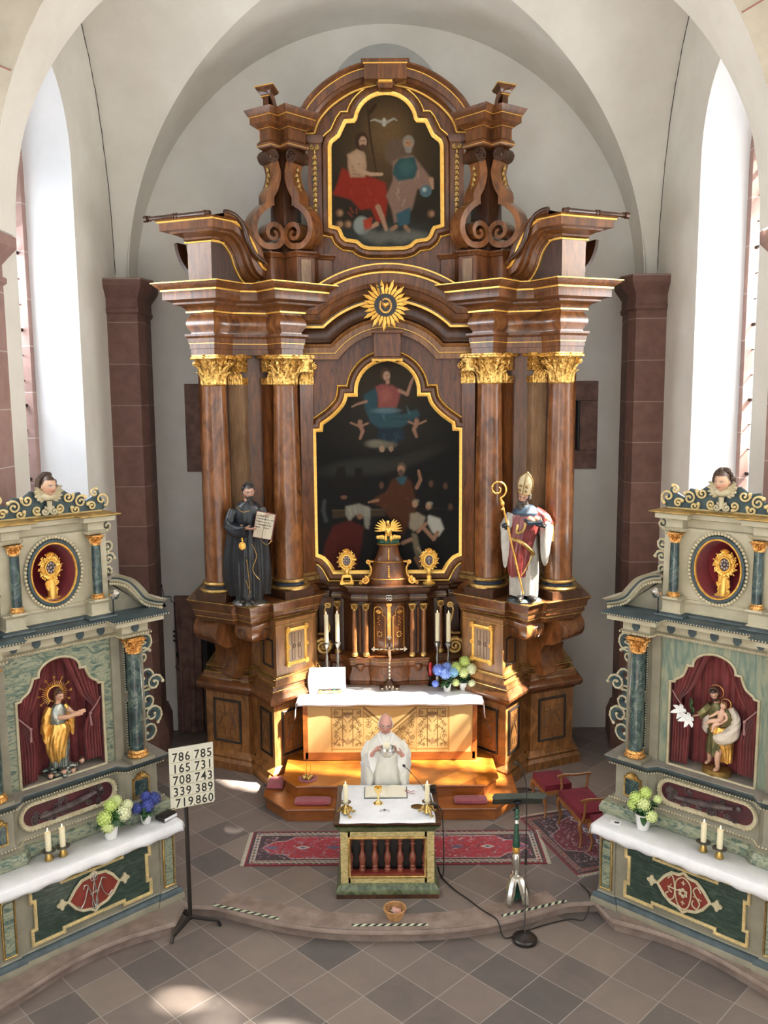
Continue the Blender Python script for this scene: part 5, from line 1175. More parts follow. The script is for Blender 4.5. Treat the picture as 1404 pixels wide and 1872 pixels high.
# ------------------------------------------------------------------ the priest
def priest():
 X, Y = -.065, 10.49
 P = empty('person', (X, Y, 0), 0, 'person in white vestments and glasses holding a silver bowl behind the small altar', 'person')
 sc = 1.08; hc = Vector((X - .0, Y - .05, 1.655)); HM = HMAT(hc, 0.0, .02)
 mb = MB(); head_mesh(mb, HM, sc)
 limb(mb, [(X, Y + .03, 1.40), (X, Y + .01, 1.50), (X, Y - .02, 1.60)], [.075, .062, .060])
 limb(mb, [(X, Y + .02, .95), (X, Y + .03, 1.1), (X, Y + .03, 1.25), (X, Y + .03, 1.40), (X, Y + .03, 1.46)], [.17, .17, .165, .14, .07], 16)
 wr = {-1: Vector((X - .165, Y - .33, 1.385)), 1: Vector((X + .195, Y - .31, 1.37))}
 for s in (-1, 1):
  sh = Vector((X + s * .155, Y + .03, 1.36)); el = Vector((X + s * .25, Y - .06, 1.16))
  limb(mb, [sh, sh.lerp(el, .5), el], [.05, .045, .040]); limb(mb, [el, el.lerp(wr[s], .4), wr[s]], [.044, .040, .028])
  limb(mb, [(X + s * .09, Y + .02, .98), (X + s * .10, Y, .55), (X + s * .10, Y + .03, .10)], [.10, .07, .05])
  mb.ell((X + s * .10, Y - .05, .05), (.05, .13, .05))
 # right hand (viewer's left) pinches the wafer, left hand cradles the bowl
 hl = aim(wr[-1], (.42, -.12, .72), (.75, -.1, -.3)); hand(mb, hl, 1, (.75, .65, .50, .35), .9, 1.0)
 hr = aim(wr[1], (-.62, -.1, .40), (-.45, .1, .8)); hand(mb, hr, -1, (.55, .5, .45, .4), .5, 1.0)
 skin_obj('body', mb, P, (.60, .30, .235), HM, sc, hair=(.72, .69, .66), lips=(.42, .16, .14), bald=True, brow=(.45, .33, .28), voxel=.0048, gloss=.5)
 # thin grey-white hair at the sides
 hb = MB(); rn = random.Random(8)
 for k in range(110):
  a = rn.uniform(-.15, PI + .15); z = rn.uniform(-.055, .07); d = Vector((math.cos(a) * .076, .012 + math.sin(a) * .088 * (1 - max(0, -z) * 3), z))
  if abs(d.x) < .05 and d.y < .05: continue
  f = 1 - .5 * max(0, z / .118) ** 2; p = HM @ (Vector((d.x * f * 1.0, d.y * f, z)) * sc); hb.ell(p, (.006, .007, .012), 6, 4)
 for k in range(24):
  a = rn.uniform(0, 2 * PI); r_ = rn.uniform(0, .055); p = HM @ (Vector((r_ * math.cos(a), .02 + r_ * math.sin(a) * 1.2, .112 - r_ * r_ * 9)) * sc); hb.ell(p, (.006, .012, .002), 5, 4)
 part(P, 'white_hair', hb, mat('white_hair', (.60, .56, .53), (.74, .71, .68), scale=30, rough=.7))
 g = MB()
 for s in (-1, 1):
  c = Vector((s * .031, -.098, .000)); g.tube([HM @ ((c + Vector((.019 * math.cos(a), .002 * abs(math.cos(a)), .014 * math.sin(a)))) * sc) for a in np.linspace(0, 2 * PI, 17)[:-1]], .0016, 5, closed=True)
  g.tube([HM @ (Vector((s * .050, -.094, .005)) * sc), HM @ (Vector((s * .078, -.03, .01)) * sc), HM @ (Vector((s * .08, .01, .01)) * sc)], .0016, 5)
 g.tube([HM @ (Vector((-.012, -.104, .003)) * sc), HM @ (Vector((0, -.110, .006)) * sc), HM @ (Vector((.012, -.104, .003)) * sc)], .0018, 5)
 part(P, 'glasses', g, MT['glass_dark'])
 # alb: white robe to the ground with collar and wide sleeves
 a = MB(); drape(a, [(X, Y + .02, .02, .27, .21, .07), (X, Y + .02, .5, .24, .19, .06), (X, Y + .02, .95, .20, .17, .03), (X, Y + .02, 1.3, .17, .15, .01), (X, Y + .02, 1.47, .10, .10, .0), (X, Y + .0, 1.535, .078, .085, 0)], 11, 3)
 for s in (-1, 1):
  el = Vector((X + s * .25, Y - .06, 1.16)); w_ = wr[s]
  sleeve(a, [el, el.lerp(w_, .5), el.lerp(w_, .85), el.lerp(w_, 1.02)], [.07, .062, .056, .054], [.03, .08, .15, .18], 4 + s)
 part(P, 'white_alb', a, MT['white_cloth'], ang=80)
 # chasuble: wide cream cloth falling from the shoulders over the arms
 c = MB(); drape(c, [(X, Y + .0, .36, .29, .20, .22), (X, Y + .0, .6, .28, .195, .22), (X, Y - .0, .9, .275, .19, .18), (X, Y - .02, 1.12, .28, .20, .12), (X, Y - .02, 1.25, .285, .205, .03), (X, Y + .0, 1.37, .235, .17, .01), (X, Y + .02, 1.45, .165, .13, .0), (X, Y + .02, 1.50, .095, .095, 0), (X, Y + .01, 1.515, .085, .09, 0)], 7, 12)
 for s in (-1, 1):
  sh = Vector((X + s * .17, Y + .03, 1.38)); el = Vector((X + s * .235, Y - .06, 1.19)); w_ = wr[s]
  sleeve(c, [sh, sh.lerp(el, .6) + Vector((s * .02, 0, .02)), el, el.lerp(w_, .35), el.lerp(w_, .62)], [.07, .075, .07, .066, .06], [.02, .10, .30, .34, .22], 9 + s)
 part(P, 'cream_chasuble', c, MT['cream_cloth'], ang=80)
 st = MB()
 st.tube(smooth_pts([(X - .09, Y - .02, 1.53), (X - .07, Y - .1, 1.47), (X - .02, Y - .155, 1.40)], 4), .018, 6, flat=.4)
 st.tube(smooth_pts([(X + .09, Y - .02, 1.53), (X + .07, Y - .1, 1.47), (X + .02, Y - .155, 1.40)], 4), .018, 6, flat=.4)
 part(P, 'collar_fold', st, MT['white_cloth'])
 # things held
 bc = Vector((X + .015, Y - .37, 1.435)); bo = MB(Matrix.Translation(bc) @ Matrix.Scale(1.15, 4) @ Matrix.Translation(-bc))
 bo.lathe([(.0, -.055), (.04, -.055), (.044, -.047), (.073, -.03), (.092, -.002), (.100, .03), (.102, .035), (.097, .035), (.085, -.0), (.06, -.03), (.0, -.04)], bc, 28)
 b = bo.build('ciborium_bowl', MT['silver']); tag(b, 'shiny silver bowl held up in the hands of the person at the small altar', 'bowl')
 ho = MB(); hm = Matrix.Translation(bc + Vector((-.008, -.01, .075))) @ Euler((PI / 2 - .25, 0, 0)).to_matrix().to_4x4(); ho.M = hm; ho.lathe([(.043, -.0015), (.045, 0), (.043, .0015)], (0, 0, 0), 28)
 h = ho.build('wafer', mat('wafer', (.86, .78, .58), rough=.8)); tag(h, 'round pale wafer held above the silver bowl', 'wafer')
priest()
# ------------------------------------------------------------------ carved saints on the high altar
def saint_monk():
 X, Y, Z = -2.03, 12.50, 2.722
 P = empty('saint_statue', (X, Y, Z), 0, 'statue of a bearded monk in black holding an open book between the left columns', 'statue')
 s_ = .97; HM = HMAT((X + .035, Y - .06, 4.36), .35, .22, -.08)
 b = MB(); head_mesh(b, HM, s_); limb(b, [(X, Y, 4.12), (X + .03, Y - .04, 4.3)], [.07, .055])
 hand(b, aim((X + .02, Y - .27, 3.86), (.8, -.35, -.05), (0, .4, .9)), 1, (.25, .2, .2, .2), .3)
 hand(b, aim((X + .33, Y - .17, 4.02), (-.1, -.55, .35), (.1, -.6, -.7)), 1, (.5, .45, .4, .35), .5)
 skin_obj('head_and_hands', b, P, (.52, .30, .21), HM, s_, hair=(.045, .04, .038), lips=(.4, .12, .08), voxel=.006, gloss=.4, brow=(.05, .035, .03))
 h = MB(); r = random.Random(3)
 for k in range(60):
  a = r.uniform(-.2, PI + .2); e = r.uniform(-.4, 1.2); d = Vector((math.cos(a) * math.cos(e), .35 * math.sin(a) * math.cos(e) + .2, math.sin(e)));
  h.ell(HM @ Vector((d.x * .082, .01 + max(d.y, -.1) * .12, .015 + d.z * .105)), (.02, .02, .026), 6, 5)
 for k in range(46):
  a = r.uniform(-1, 1); t = r.random(); h.ell(HM @ Vector((a * (.058 - .03 * t), -.075 - .02 * t + .045 * a * a, -.055 - .12 * t)), (.014, .014, .028), 6, 5)
 for s in (-1, 1): h.ell(HM @ Vector((s * .02, -.105, -.042)), (.02, .008, .007), 7, 5)
 part(P, 'dark_hair_and_beard', h, mat('dark_carved_hair', (.02, .018, .017), (.06, .052, .048), scale=18, rough=.45))
 c = MB(); drape(c, [(X, Y, Z + .06, .20, .17, .13), (X, Y, 3.1, .20, .16, .13), (X, Y, 3.45, .19, .16, .10), (X, Y, 3.75, .17, .14, .05), (X, Y - .01, 4.0, .19, .14, .03), (X, Y - .01, 4.14, .17, .12, .01), (X + .01, Y - .02, 4.22, .08, .08, 0)], 8, 5)
 sleeve(c, [(X - .19, Y, 4.08), (X - .25, Y - .08, 3.88), (X - .10, Y - .23, 3.83), (X + .01, Y - .27, 3.86)], [.085, .085, .075, .07], [0, .03, .05, .06], 2)
 sleeve(c, [(X + .18, Y, 4.10), (X + .26, Y - .05, 3.92), (X + .33, Y - .14, 3.96), (X + .34, Y - .17, 4.01)], [.085, .08, .07, .06], [0, .05, .2, .2], 6)
 part(P, 'black_habit', c, MT['habit'], ang=70)
 k = MB(); drape(k, [(X - .04, Y + .07, Z + .12, .30, .16, .12), (X - .05, Y + .07, 3.2, .33, .17, .12), (X - .03, Y + .07, 3.7, .29, .15, .08), (X - .01, Y + .05, 4.0, .25, .14, .04), (X, Y + .03, 4.16, .17, .12, .01), (X, Y, 4.22, .10, .10, 0)], 10, 8)
 part(P, 'black_cloak', k, MT['habit'], ang=70)
 f = MB(); r = random.Random(1)
 for q in ([(X + .07, Y - .17, 3.62), (X + .14, Y - .19, 3.45), (X + .08, Y - .2, 3.25), (X + .17, Y - .18, 3.1)], [(X - .03, Y - .18, 3.1), (X + .04, Y - .2, 2.92)], [(X - .14, Y - .10, 4.15), (X - .05, Y - .16, 4.08), (X + .06, Y - .15, 4.1)], [(X + .16, Y - .14, 3.72), (X + .27, Y - .12, 3.6), (X + .36, Y - .1, 3.66)], [(X + .0, Y - .2, 3.4), (X + .03, Y - .2, 3.0), (X + .01, Y - .2, 2.85)]):
  f.tube(smooth_pts(q, 5), .006, 5)
 part(P, 'gilded_hem', f, MT['gold_dull'])
 ch = MB()
 for i in range(9): ch.ell((X - .045 + .006 * math.sin(i), Y - .28, 3.90 - .03 * i), (.016, .010, .016), 7, 5)
 ch.ell((X - .045, Y - .275, 3.61), (.05, .012, .058), 16, 10)
 for i in range(12): a = i * PI / 6; ch.ell((X - .045 + .04 * math.cos(a), Y - .287, 3.61 + .047 * math.sin(a)), .010, 6, 5)
 part(P, 'gold_medal_chain', ch, MT['gold_bright'])
 m = Matrix.Translation((X + .27, Y - .28, 3.90)) @ Euler((-.12, .17, -.15)).to_matrix().to_4x4()
 bk = MB(m); bk.box((0, .018, -.0), (.29, .012, .38)); bo = part(P, 'open_book', bk, mat('red_book_cover', (.16, .03, .03), rough=.5))
 bk = MB(m); bk.box((-.066, .0, 0), (.130, .022, .36)); bk.box((.068, .0, 0), (.130, .022, .36)); part(bo, 'pages', bk, mat('aged_page', (.62, .55, .42), (.52, .45, .33), scale=6, rough=.8), bev=.004)
 for (tx, z), (t2, _) in zip((('La Regle', .12), ('Constituti', .08), ('Religionis', .04), ('Congregat', .0), ('libere', -.04)), (('les', .12), ('nom des', .08), ('de la', .04), ('grande', .0), ('Bona', -.04))):
  for txt, x in ((tx, -.125), (t2, .012)):
   text_obj('book_lettering', txt, .034, m @ Matrix.Translation((x, -.0125, z)) @ Matrix.Rotation(PI / 2, 4, 'X'), MT['ink'], bo, True)
 ft = MB();
 for s in (-1, 1): ft.ell((X + s * .07, Y - .2, Z + .075), (.045, .10, .04))
 part(P, 'dark_shoes', ft, MT['black_wood'])
 bs = MB(); bs.lathe([(.24, 0), (.25, .02), (.22, .05), (.12, .08)], (X, Y - .05, Z), 20, 1.05, .85); part(P, 'silvered_rock_base', bs, MT['pewter'])
def text_obj(name, s, size, M, mt, parent, world=False, ext=.0008, align='LEFT', sx=1.0, bold=0):
 cu = bpy.data.curves.new(name, 'FONT'); cu.body = s; cu.size = size; cu.extrude = ext; cu.align_x = align; cu.offset = bold
 cu.resolution_u = 3; tmp = bpy.data.objects.new(name, cu); COL.objects.link(tmp)
 dg = bpy.context.evaluated_depsgraph_get(); me = bpy.data.meshes.new_from_object(tmp.evaluated_get(dg)); bpy.data.objects.remove(tmp)
 me.transform(M @ Matrix.Scale(sx, 4, (1, 0, 0))); me.name = name; me.materials.clear(); me.materials.append(mt)
 o = bpy.data.objects.new(name, me); COL.objects.link(o)
 if parent is not None:
  o.parent = parent
  if world and parent.type == 'EMPTY': o.matrix_parent_inverse = PI_of(parent)
 return o
MT['ink'] = mat('black_ink', (.015, .012, .010), rough=.6)
MT['habit'] = mat('black_painted_habit', (.005, .006, .008), (.018, .021, .026), scale=7, rough=.4, coat=.15)
saint_monk()
def saint_bishop():
 X, Y, Z = 1.98, 12.55, 2.722
 P = empty('saint_statue', (X, Y, Z), 0, 'statue of a bishop with tall mitre, red cope and golden crozier between the right columns', 'statue')
 s_ = .98; HM = HMAT((X - .04, Y - .08, 4.26), -.45, .30, .22)
 b = MB(); head_mesh(b, HM, s_); limb(b, [(X, Y, 4.0), (X - .03, Y - .05, 4.2)], [.07, .055])
 skin_obj('head', b, P, (.52, .28, .20), HM, s_, hair=(.07, .055, .045), beard=(.08, .06, .05), lips=(.4, .12, .08), voxel=.006, gloss=.4, brow=(.06, .04, .03))
 g = MB(); hand(g, aim((X - .30, Y - .15, 3.82), (-.15, -.25, .25), (-.2, -.9, 0)), 1, (.9, .9, .85, .8), .8); hand(g, aim((X + .22, Y - .2, 3.84), (-.75, -.25, .1), (0, 0, 1)), -1, (.3, .3, .3, .3), .4)
 part(P, 'dark_gloves', g, mat('dark_glove', (.012, .017, .024), rough=.4))
 h = MB(); r = random.Random(5)
 for k in range(44):
  a = r.uniform(-1, 1); t = r.random(); h.ell(HM @ Vector((a * (.06 - .02 * t), -.08 - .02 * t + .045 * a * a, -.05 - .12 * t)), (.016, .016, .03), 6, 5)
 for k in range(30):
  sd = r.choice((-1, 1)); h.ell(HM @ Vector((sd * .078, r.uniform(-.02, .08), r.uniform(-.06, .05))), (.018, .022, .024), 6, 5)
 part(P, 'dark_beard_and_hair', h, mat('brown_grey_beard', (.035, .028, .024), (.12, .10, .085), scale=18, rough=.5))
 m = MB(HM); rings = []
 for z, rx, ry in ((.055, .082, .10), (.12, .098, .098), (.20, .108, .088), (.28, .092, .06), (.34, .055, .03), (.385, .008, .008)):
  rings.append([(rx * math.cos(a), .0 + ry * math.sin(a) + .012, z) for a in np.linspace(0, 2 * PI, 25)[:-1]])
 m.loft(rings); mi = part(P, 'mitre', m, mat('pale_gold_mitre', (.52, .42, .24), (.68, .58, .38), scale=12, rough=.4))
 m = MB(HM); m.tube([(.086 * math.cos(a), .012 + .102 * math.sin(a), .065) for a in np.linspace(0, 2 * PI, 25)[:-1]], .009, 5, closed=True); m.tube([(.0, -.085, .07), (0, -.078, .2), (0, -.03, .36)], .010, 5)
 m.tube([(-.10, .0, .10), (-.112, .0, .2), (-.085, .0, .30), (0, .0, .385), (.085, .0, .30), (.112, .0, .2), (.10, .0, .10)], .010, 5)
 for s in (-1, 1):
  for z in (.12, .19): curl(m, (s * .045, -.085, z), .022, 1.4, 90, .006)
 part(mi, 'gold_embroidery', m, MT['gold_dull'])
 c = MB(); drape(c, [(X, Y, Z + .08, .20, .16, .14), (X, Y, 3.05, .20, .16, .14), (X, Y, 3.4, .19, .16, .11), (X, Y, 3.7, .17, .15, .06), (X, Y, 3.95, .17, .13, .03), (X, Y, 4.06, .1, .1, 0)], 9, 21)
 sleeve(c, [(X + .19, Y, 3.98), (X + .30, Y - .04, 3.82), (X + .27, Y - .16, 3.80), (X + .23, Y - .19, 3.83)], [.08, .09, .075, .06], [.0, .2, .48, .30], 3)
 sleeve(c, [(X - .18, Y, 3.98), (X - .28, Y - .04, 3.82), (X - .30, Y - .12, 3.80)], [.08, .085, .065], [.0, .22, .52], 7)
 part(P, 'white_alb', c, mat('grey_white_paint', (.38, .36, .31), (.55, .52, .46), scale=6, rough=.4), ang=70)
 k = MB(); drape(k, [(X - .10, Y - .05, 3.10, .13, .14, .12), (X - .10, Y - .05, 3.3, .16, .16, .12), (X - .07, Y - .04, 3.55, .19, .17, .08), (X - .02, Y - .02, 3.8, .215, .17, .05), (X, Y - .01, 4.0, .20, .145, .03), (X, Y - .02, 4.09, .10, .10, 0)], 7, 31)
 sleeve(k, [(X + .12, Y, 4.02), (X + .26, Y, 3.92), (X + .34, Y - .04, 3.82)], [.09, .10, .08], [0, .12, .34], 5)
 part(P, 'red_cope', k, mat('red_painted_cope', (.14, .018, .02), (.26, .045, .04), scale=6, rough=.3, coat=.3), ang=70)
 f = MB()
 for q, w_ in (([(X - .23, Y - .12, 3.66), (X - .10, Y - .22, 3.62), (X + .04, Y - .21, 3.50), (X + .10, Y - .17, 3.42)], .028), ([(X - .13, Y - .16, 3.86), (X - .15, Y - .20, 3.75), (X - .05, Y - .21, 3.80), (X - .02, Y - .19, 3.95)], .02), ([(X - .22, Y - .1, 3.12), (X - .08, Y - .19, 3.13), (X + .02, Y - .17, 3.28), (X + .08, Y - .17, 3.42)], .012), ([(X + .26, Y - .1, 3.95), (X + .38, Y - .08, 3.85), (X + .39, Y - .06, 3.6)], .012)):
  f.tube(smooth_pts(q, 6), w_, 6, flat=.5)
 part(P, 'gilded_orphrey', f, MT['gold_dull'])
 co = MB(); co.lathe([(.19, 3.98), (.20, 4.02), (.15, 4.08), (.09, 4.13)], (X, Y - .02, 0), 24, 1, .75, 7, .06); part(P, 'blue_collar', co, mat('slate_blue_collar', (.03, .055, .09), (.06, .095, .14), scale=8, rough=.4))
 bk = MB(Matrix.Translation((X + .07, Y - .28, 3.92)) @ Euler((.25, 0, .2)).to_matrix().to_4x4()); bk.box((0, 0, 0), (.22, .17, .04)); bo = part(P, 'closed_book', bk, mat('blue_black_book', (.02, .03, .045), rough=.4))
 hh = MB()
 for x in (-.05, .045): hh.ell((X + .07 + x, Y - .30, 3.965), (.045, .04, .035))
 hh.ell((X + .065, Y - .30, 3.94), (.05, .035, .035)); part(bo, 'pale_hearts', hh, mat('peach_paint', (.66, .40, .24), rough=.35))
 cz = MB(); base = Vector((X - .05, Y - .22, 2.86)); top = Vector((X - .36, Y - .2, 4.17))
 cz.tube([base, base.lerp(top, .5), top], [.012, .014, .015], 8); cz.ell(top, (.03, .03, .04)); cz.ell(top - Vector((0, 0, .08)) + (base - top) * .0, (.026, .026, .02)); cz.tube([top, top + Vector((-.02, 0, .06)), top + Vector((-.03, 0, .08))], [.022, .018, .014], 8)
 p0 = top + Vector((-.03, 0, .08)); c0 = p0 + Vector((-.04, 0, .13)); sp = spiral(c0, .135, .03, 1.35, -72, 34); cz.tube([p0] + sp, [.014] + [.015 - .007 * i / 34 for i in range(35)], 7)
 for i in range(4, 28, 4): cz.ell(sp[i], .018, 6, 5)
 part(P, 'golden_crozier', cz, MT['gold'])
 ft = MB()
 for s in (-1, 1): ft.ell((X + s * .085 - .01, Y - .2, Z + .07), (.055, .11, .045), rot=Euler((0, 0, s * .3)))
 part(P, 'dark_shoes', ft, MT['black_wood']); bs = MB(); bs.lathe([(.25, 0), (.255, .02), (.21, .045)], (X - .01, Y - .06, Z), 20, 1.0, .85); part(P, 'dark_base', bs, MT['slate_b'])
MT['slate_b'] = mat('dark_slate_paint', (.03, .04, .045), (.07, .085, .09), scale=8, rough=.4)
saint_bishop()
# ================================================================== SIDE ALTARS
MT['cream'] = mat('cream_grey_paint', (.40, .36, .25), (.50, .455, .33), scale=4, rough=.45, coat=.15)
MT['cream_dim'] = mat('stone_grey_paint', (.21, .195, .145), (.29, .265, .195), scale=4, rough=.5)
MT['teal_mb'] = marble('teal_marbling', [(.3, (.006, .013, .017)), (.43, (.016, .036, .042)), (.52, (.035, .072, .07)), (.58, (.13, .17, .14)), (.62, (.022, .045, .05)), (.75, (.012, .024, .032))], 5, 2.5, .3, .4, (1, 1, .8), (.5, .4, .3), False)
MT['dk_green_mb'] = marble('dark_green_marbling', [(.3, (.010, .022, .018)), (.5, (.022, .045, .034)), (.62, (.06, .09, .065)), (.72, (.02, .04, .032))], 5, 4, .3, .3, (.6, .6, 2.2), (0, .5, 0), False)
MT['pale_mb'] = marble('pale_green_marbling', [(.3, (.035, .07, .065)), (.42, (.10, .15, .12)), (.5, (.24, .26, .18)), (.58, (.33, .34, .23)), (.66, (.12, .17, .14)), (.8, (.30, .31, .21))], 4.5, 2.2, .4, .2, (1.2, 1.2, 3.2), (0, .6, 0), False, 5)
MT['slate_paint'] = mat('slate_blue_paint', (.035, .055, .065), (.06, .09, .10), scale=8, rough=.45)
MT['scroll_teal'] = mat('dark_teal_scrollwork', (.025, .045, .052), (.05, .085, .09), scale=8, rough=.4)
MT['velvet'] = mat('crimson_velvet', (.16, .004, .012), (.27, .012, .02), scale=5, rough=.8, sheen=.3)
MT['curtain'] = mat('dusky_red_curtain', (.15, .02, .022), (.24, .045, .045), scale=4, rough=.8, sheen=.2)
MT['linen'] = mat('white_linen', (.82, .82, .84), (.88, .88, .89), scale=9, rough=.8, bmp=.08, bscale=30)
MT['relief'] = mat('dark_relief', (.03, .018, .02), (.12, .09, .085), scale=9, rough=.5, bmp=.8, bscale=12)
MT['pale_gold'] = mat('pale_gilding', (.80, .60, .26), (.55, .44, .24), scale=10, rough=.35, metal=.2)
MT['relief_bg'] = mat('dark_maroon_ground', (.035, .008, .012), (.09, .012, .018), scale=4, rough=.5)
MT['white_gold'] = mat('white_and_gold', (.46, .39, .24), (.58, .52, .36), scale=14, rough=.4)
MT['copper_gold'] = mat('crevice_shaded_copper', (.30, .12, .03), (.90, .50, .16), scale=55, rough=.3, metal=.7, bmp=.5, bscale=90, lo=.4, hi=.54)  # darker tone puts the shade of carved recesses into the colour
MT['brass'] = mat('brass', (.62, .43, .15), (.5, .33, .10), scale=12, rough=.28, metal=1)
MT['wax'] = mat('ivory_wax', (.78, .70, .46), (.84, .77, .55), scale=5, rough=.45)
MT['rust_red'] = mat('rust_red_paint', (.17, .02, .014), (.22, .035, .022), scale=8, rough=.45)
def flame_mat():
 m, t, b = nt('candle_flame'); b.inputs['Base Color'].default_value = (1, .8, .5, 1); b.inputs['Emission Color'].default_value = (1, .66, .28, 1); b.inputs['Emission Strength'].default_value = 9; return m
MT['flame'] = flame_mat()
def loc_part(root, name, mb, mt, **k): return part(root, name, mb, mt, world=False, **k)
def saint_niche_outline():
 h = [(0, 2.96)] + arc(0, 2.80, .23, .16, 100, 172, 7) + [(-.23, 2.79), (-.29, 2.785)] + [(p.x, p.y) for p in smooth_pts([(-.295, 2.76), (-.34, 2.66), (-.42, 2.60)], 4)] + [(-.43, 2.575), (-.48, 2.565), (-.48, 1.62)]
 return h + [(-x, z) for x, z in reversed(h) if abs(x) > 1e-6]
def scrollwork(mb_t, mb_g, pts, w, side=1, lobes=True):
 """openwork carving: dark blade with pale rolled edges following a chain of C-curves"""
 for (c, r, a0, turns, flip) in pts:
  ax = (flip, 0, 0)
  p = spiral(c, r, r * .25, turns, a0, 20, ax)
  mb_t.tube(p, [w * (1 - .4 * i / 20) for i in range(21)], 6, flat=.6)
  q = spiral(Vector(c) + Vector((0, -w * .5, 0)), r + w * .8, r * .3, turns, a0, 20, ax)
  mb_g.tube(q, .012, 5)
  mb_g.ell(q[0], .022, 7, 5); mb_g.ell(q[-1], .02, 7, 5)
  if lobes:
   for i in range(0, 14, 2): mb_g.ell(q[i], .017, 6, 4)
def side_altar(org, rz, label, monogram, left):
 A = empty('side_altar', (org[0], org[1], 0), rz, label, 'altar')
 S = lambda: MB()
 # ---- table
 tb = S()
 TP = [(-1.0, .62), (-1.0, 0.02), (-.80, 0.02), (-.80, .04), (.80, .04), (.80, .02), (1.0, .02), (1.0, .62)]
 tb.sweep(TP, [(.06, 0), (.06, .05), (.02, .12), (0, .14), (-.005, .2), (0, .86), (.03, .88), (.03, .91)]); t_ = loc_part(A, 'table_body', tb, MT['cream_dim'])
 b = S(); b.sweep(TP, [(.02, .07), (.055, .072), (.035, .115), (.01, .13)]); loc_part(A, 'slate_plinth', b, MT['slate_paint'])
 for x in (-.9, .9):
  b = S(); b.frame([(x - .055, .2), (x + .055, .2), (x + .055, .76), (x + .03, .80), (x - .03, .80), (x - .055, .76)], [(-.0, .02), (-.0, .0), (.008, -.006), (.016, .0), (.016, .02)]); loc_part(A, 'gilded_panel_moulding', b, MT['gold_dull'])
  b = S(); b.box((x, .012, .48), (.10, .012, .56)); loc_part(A, 'marbled_panel', b, MT['pale_mb'])
 st = .045
 out = [(-.67, .20), (-.34, .20), (-.34, .20 + st), (.34, .20 + st), (.34, .20), (.67, .20), (.67, .36), (.63, .36), (.63, .66), (.67, .66), (.67, .80), (.34, .80), (.34, .80 - st), (-.34, .80 - st), (-.34, .80), (-.67, .80), (-.67, .66), (-.63, .66), (-.63, .36), (-.67, .36)]
 b = S(); b.prism_xz(out, .022, .06); loc_part(A, 'antependium_panel', b, MT['dk_green_mb'], recalc=True)
 b = S(); b.frame(out, [(-.022, .03), (-.016, .008), (.0, .0), (.012, .006), (.014, .03)])
 pts = [(x, 0.0, z) for x, z in out]; bead_row(b, pts + [pts[0]], .010, .026); loc_part(A, 'carved_gilt_border', b, MT['pale_gold'])
 # cartouche with monogram
 cart = [(0, .74), (.05, .70), (.14, .69), (.22, .62), (.30, .51), (.22, .40), (.14, .34), (.05, .32), (0, .28), (-.05, .32), (-.14, .34), (-.22, .40), (-.30, .51), (-.22, .62), (-.14, .69), (-.05, .70)]
 cart = [(x * .9, .51 + (z - .51) * .92) for x, z in cart]
 b = S(); b.prism_xz(cart[::-1], .004, .03); loc_part(A, 'red_cartouche', b, MT['rust_red'])
 b = S(); cl = [(x * 1.06, .006, .51 + (z - .51) * 1.04) for x, z in cart]; b.tube(cl, .018, 6, closed=True)
 for s in (-1, 1):
  b.tube([(s * .27, .006, .51), (s * .33, .006, .51)], .014, 6); b.prism_xz([(s * .355 + .045 * math.cos(a) * (1 + .25 * math.cos(4 * a)), .51 + .05 * math.sin(a) * (1 + .25 * math.cos(4 * a))) for a in np.linspace(0, 2 * PI, 25)[:-1]][::-1], .0, .02)
 loc_part(A, 'pale_scroll_border', b, MT['white_gold'])
 b = S(); y = -.002; th = .0075
 if monogram == 'MA':
  b.tube(smooth_pts([(-.20, y, .43), (-.16, y, .39), (-.12, y, .43), (-.09, y, .52), (-.07, y, .60), (-.11, y, .62), (-.12, y, .58)], 4), th, 5)
  b.tube(smooth_pts([(.20, y, .45), (.15, y, .41), (.10, y, .47), (.075, y, .57), (.09, y, .63), (.13, y, .61)], 4), th, 5)
  b.tube(smooth_pts([(-.07, y, .60), (-.03, y, .48), (0, y, .33), (.03, y, .36), (.02, y, .5), (0, y, .63)], 4), th, 5)
  b.tube(smooth_pts([(0, y, .63), (-.02, y, .5), (-.03, y, .36), (0, y, .33), (.03, y, .48), (.075, y, .60)], 4), th, 5)
  b.tube([(-.035, y, .64), (.035, y, .64)], th, 5); b.tube([(0, y, .60), (0, y, .70)], th, 5); b.ell((0, y, .69), (.018, .006, .025)); b.tube([(-.05, y, .5), (.05, y, .5)], th * .8, 5)
  for s in (-1, 1): b.tube(smooth_pts([(0, y, .65), (s * .03, y, .69), (s * .04, y, .66)], 3), th * .8, 5)
 else:
  b.tube(smooth_pts([(0, y, .68), (.075, y, .62), (.085, y, .50), (.06, y, .38), (0, y, .33), (-.06, y, .38), (-.085, y, .50), (-.075, y, .62)], 4, True), th, 5, closed=True)
  b.tube(smooth_pts([(-.17, y, .61), (-.13, y, .66), (-.10, y, .60), (-.09, y, .50), (-.10, y, .42), (-.15, y, .38), (-.19, y, .43), (-.16, y, .46)], 4), th, 5); b.tube([(-.17, y, .52), (-.05, y, .52)], th, 5)
  b.tube(smooth_pts([(-.13, y, .56), (-.16, y, .50), (-.12, y, .47)], 3), th * .8, 5)
  b.tube(smooth_pts([(.19, y, .58), (.15, y, .63), (.11, y, .58), (.14, y, .52), (.18, y, .46), (.15, y, .39), (.10, y, .42), (.11, y, .47)], 4), th, 5); b.tube([(.11, y, .52), (.2, y, .5)], th * .8, 5)
  for k in range(6): a = k * PI / 3 + PI / 6; b.ell((.035 * math.cos(a), y - .004, .51 + .035 * math.sin(a)), (.020, .006, .020), rot=None)
  for z in (.62, .40): b.tube([(0, y, z - .025), (0, y, z + .025)], th * .8, 5); b.tube([(-.02, y, z), (.02, y, z)], th * .8, 5)
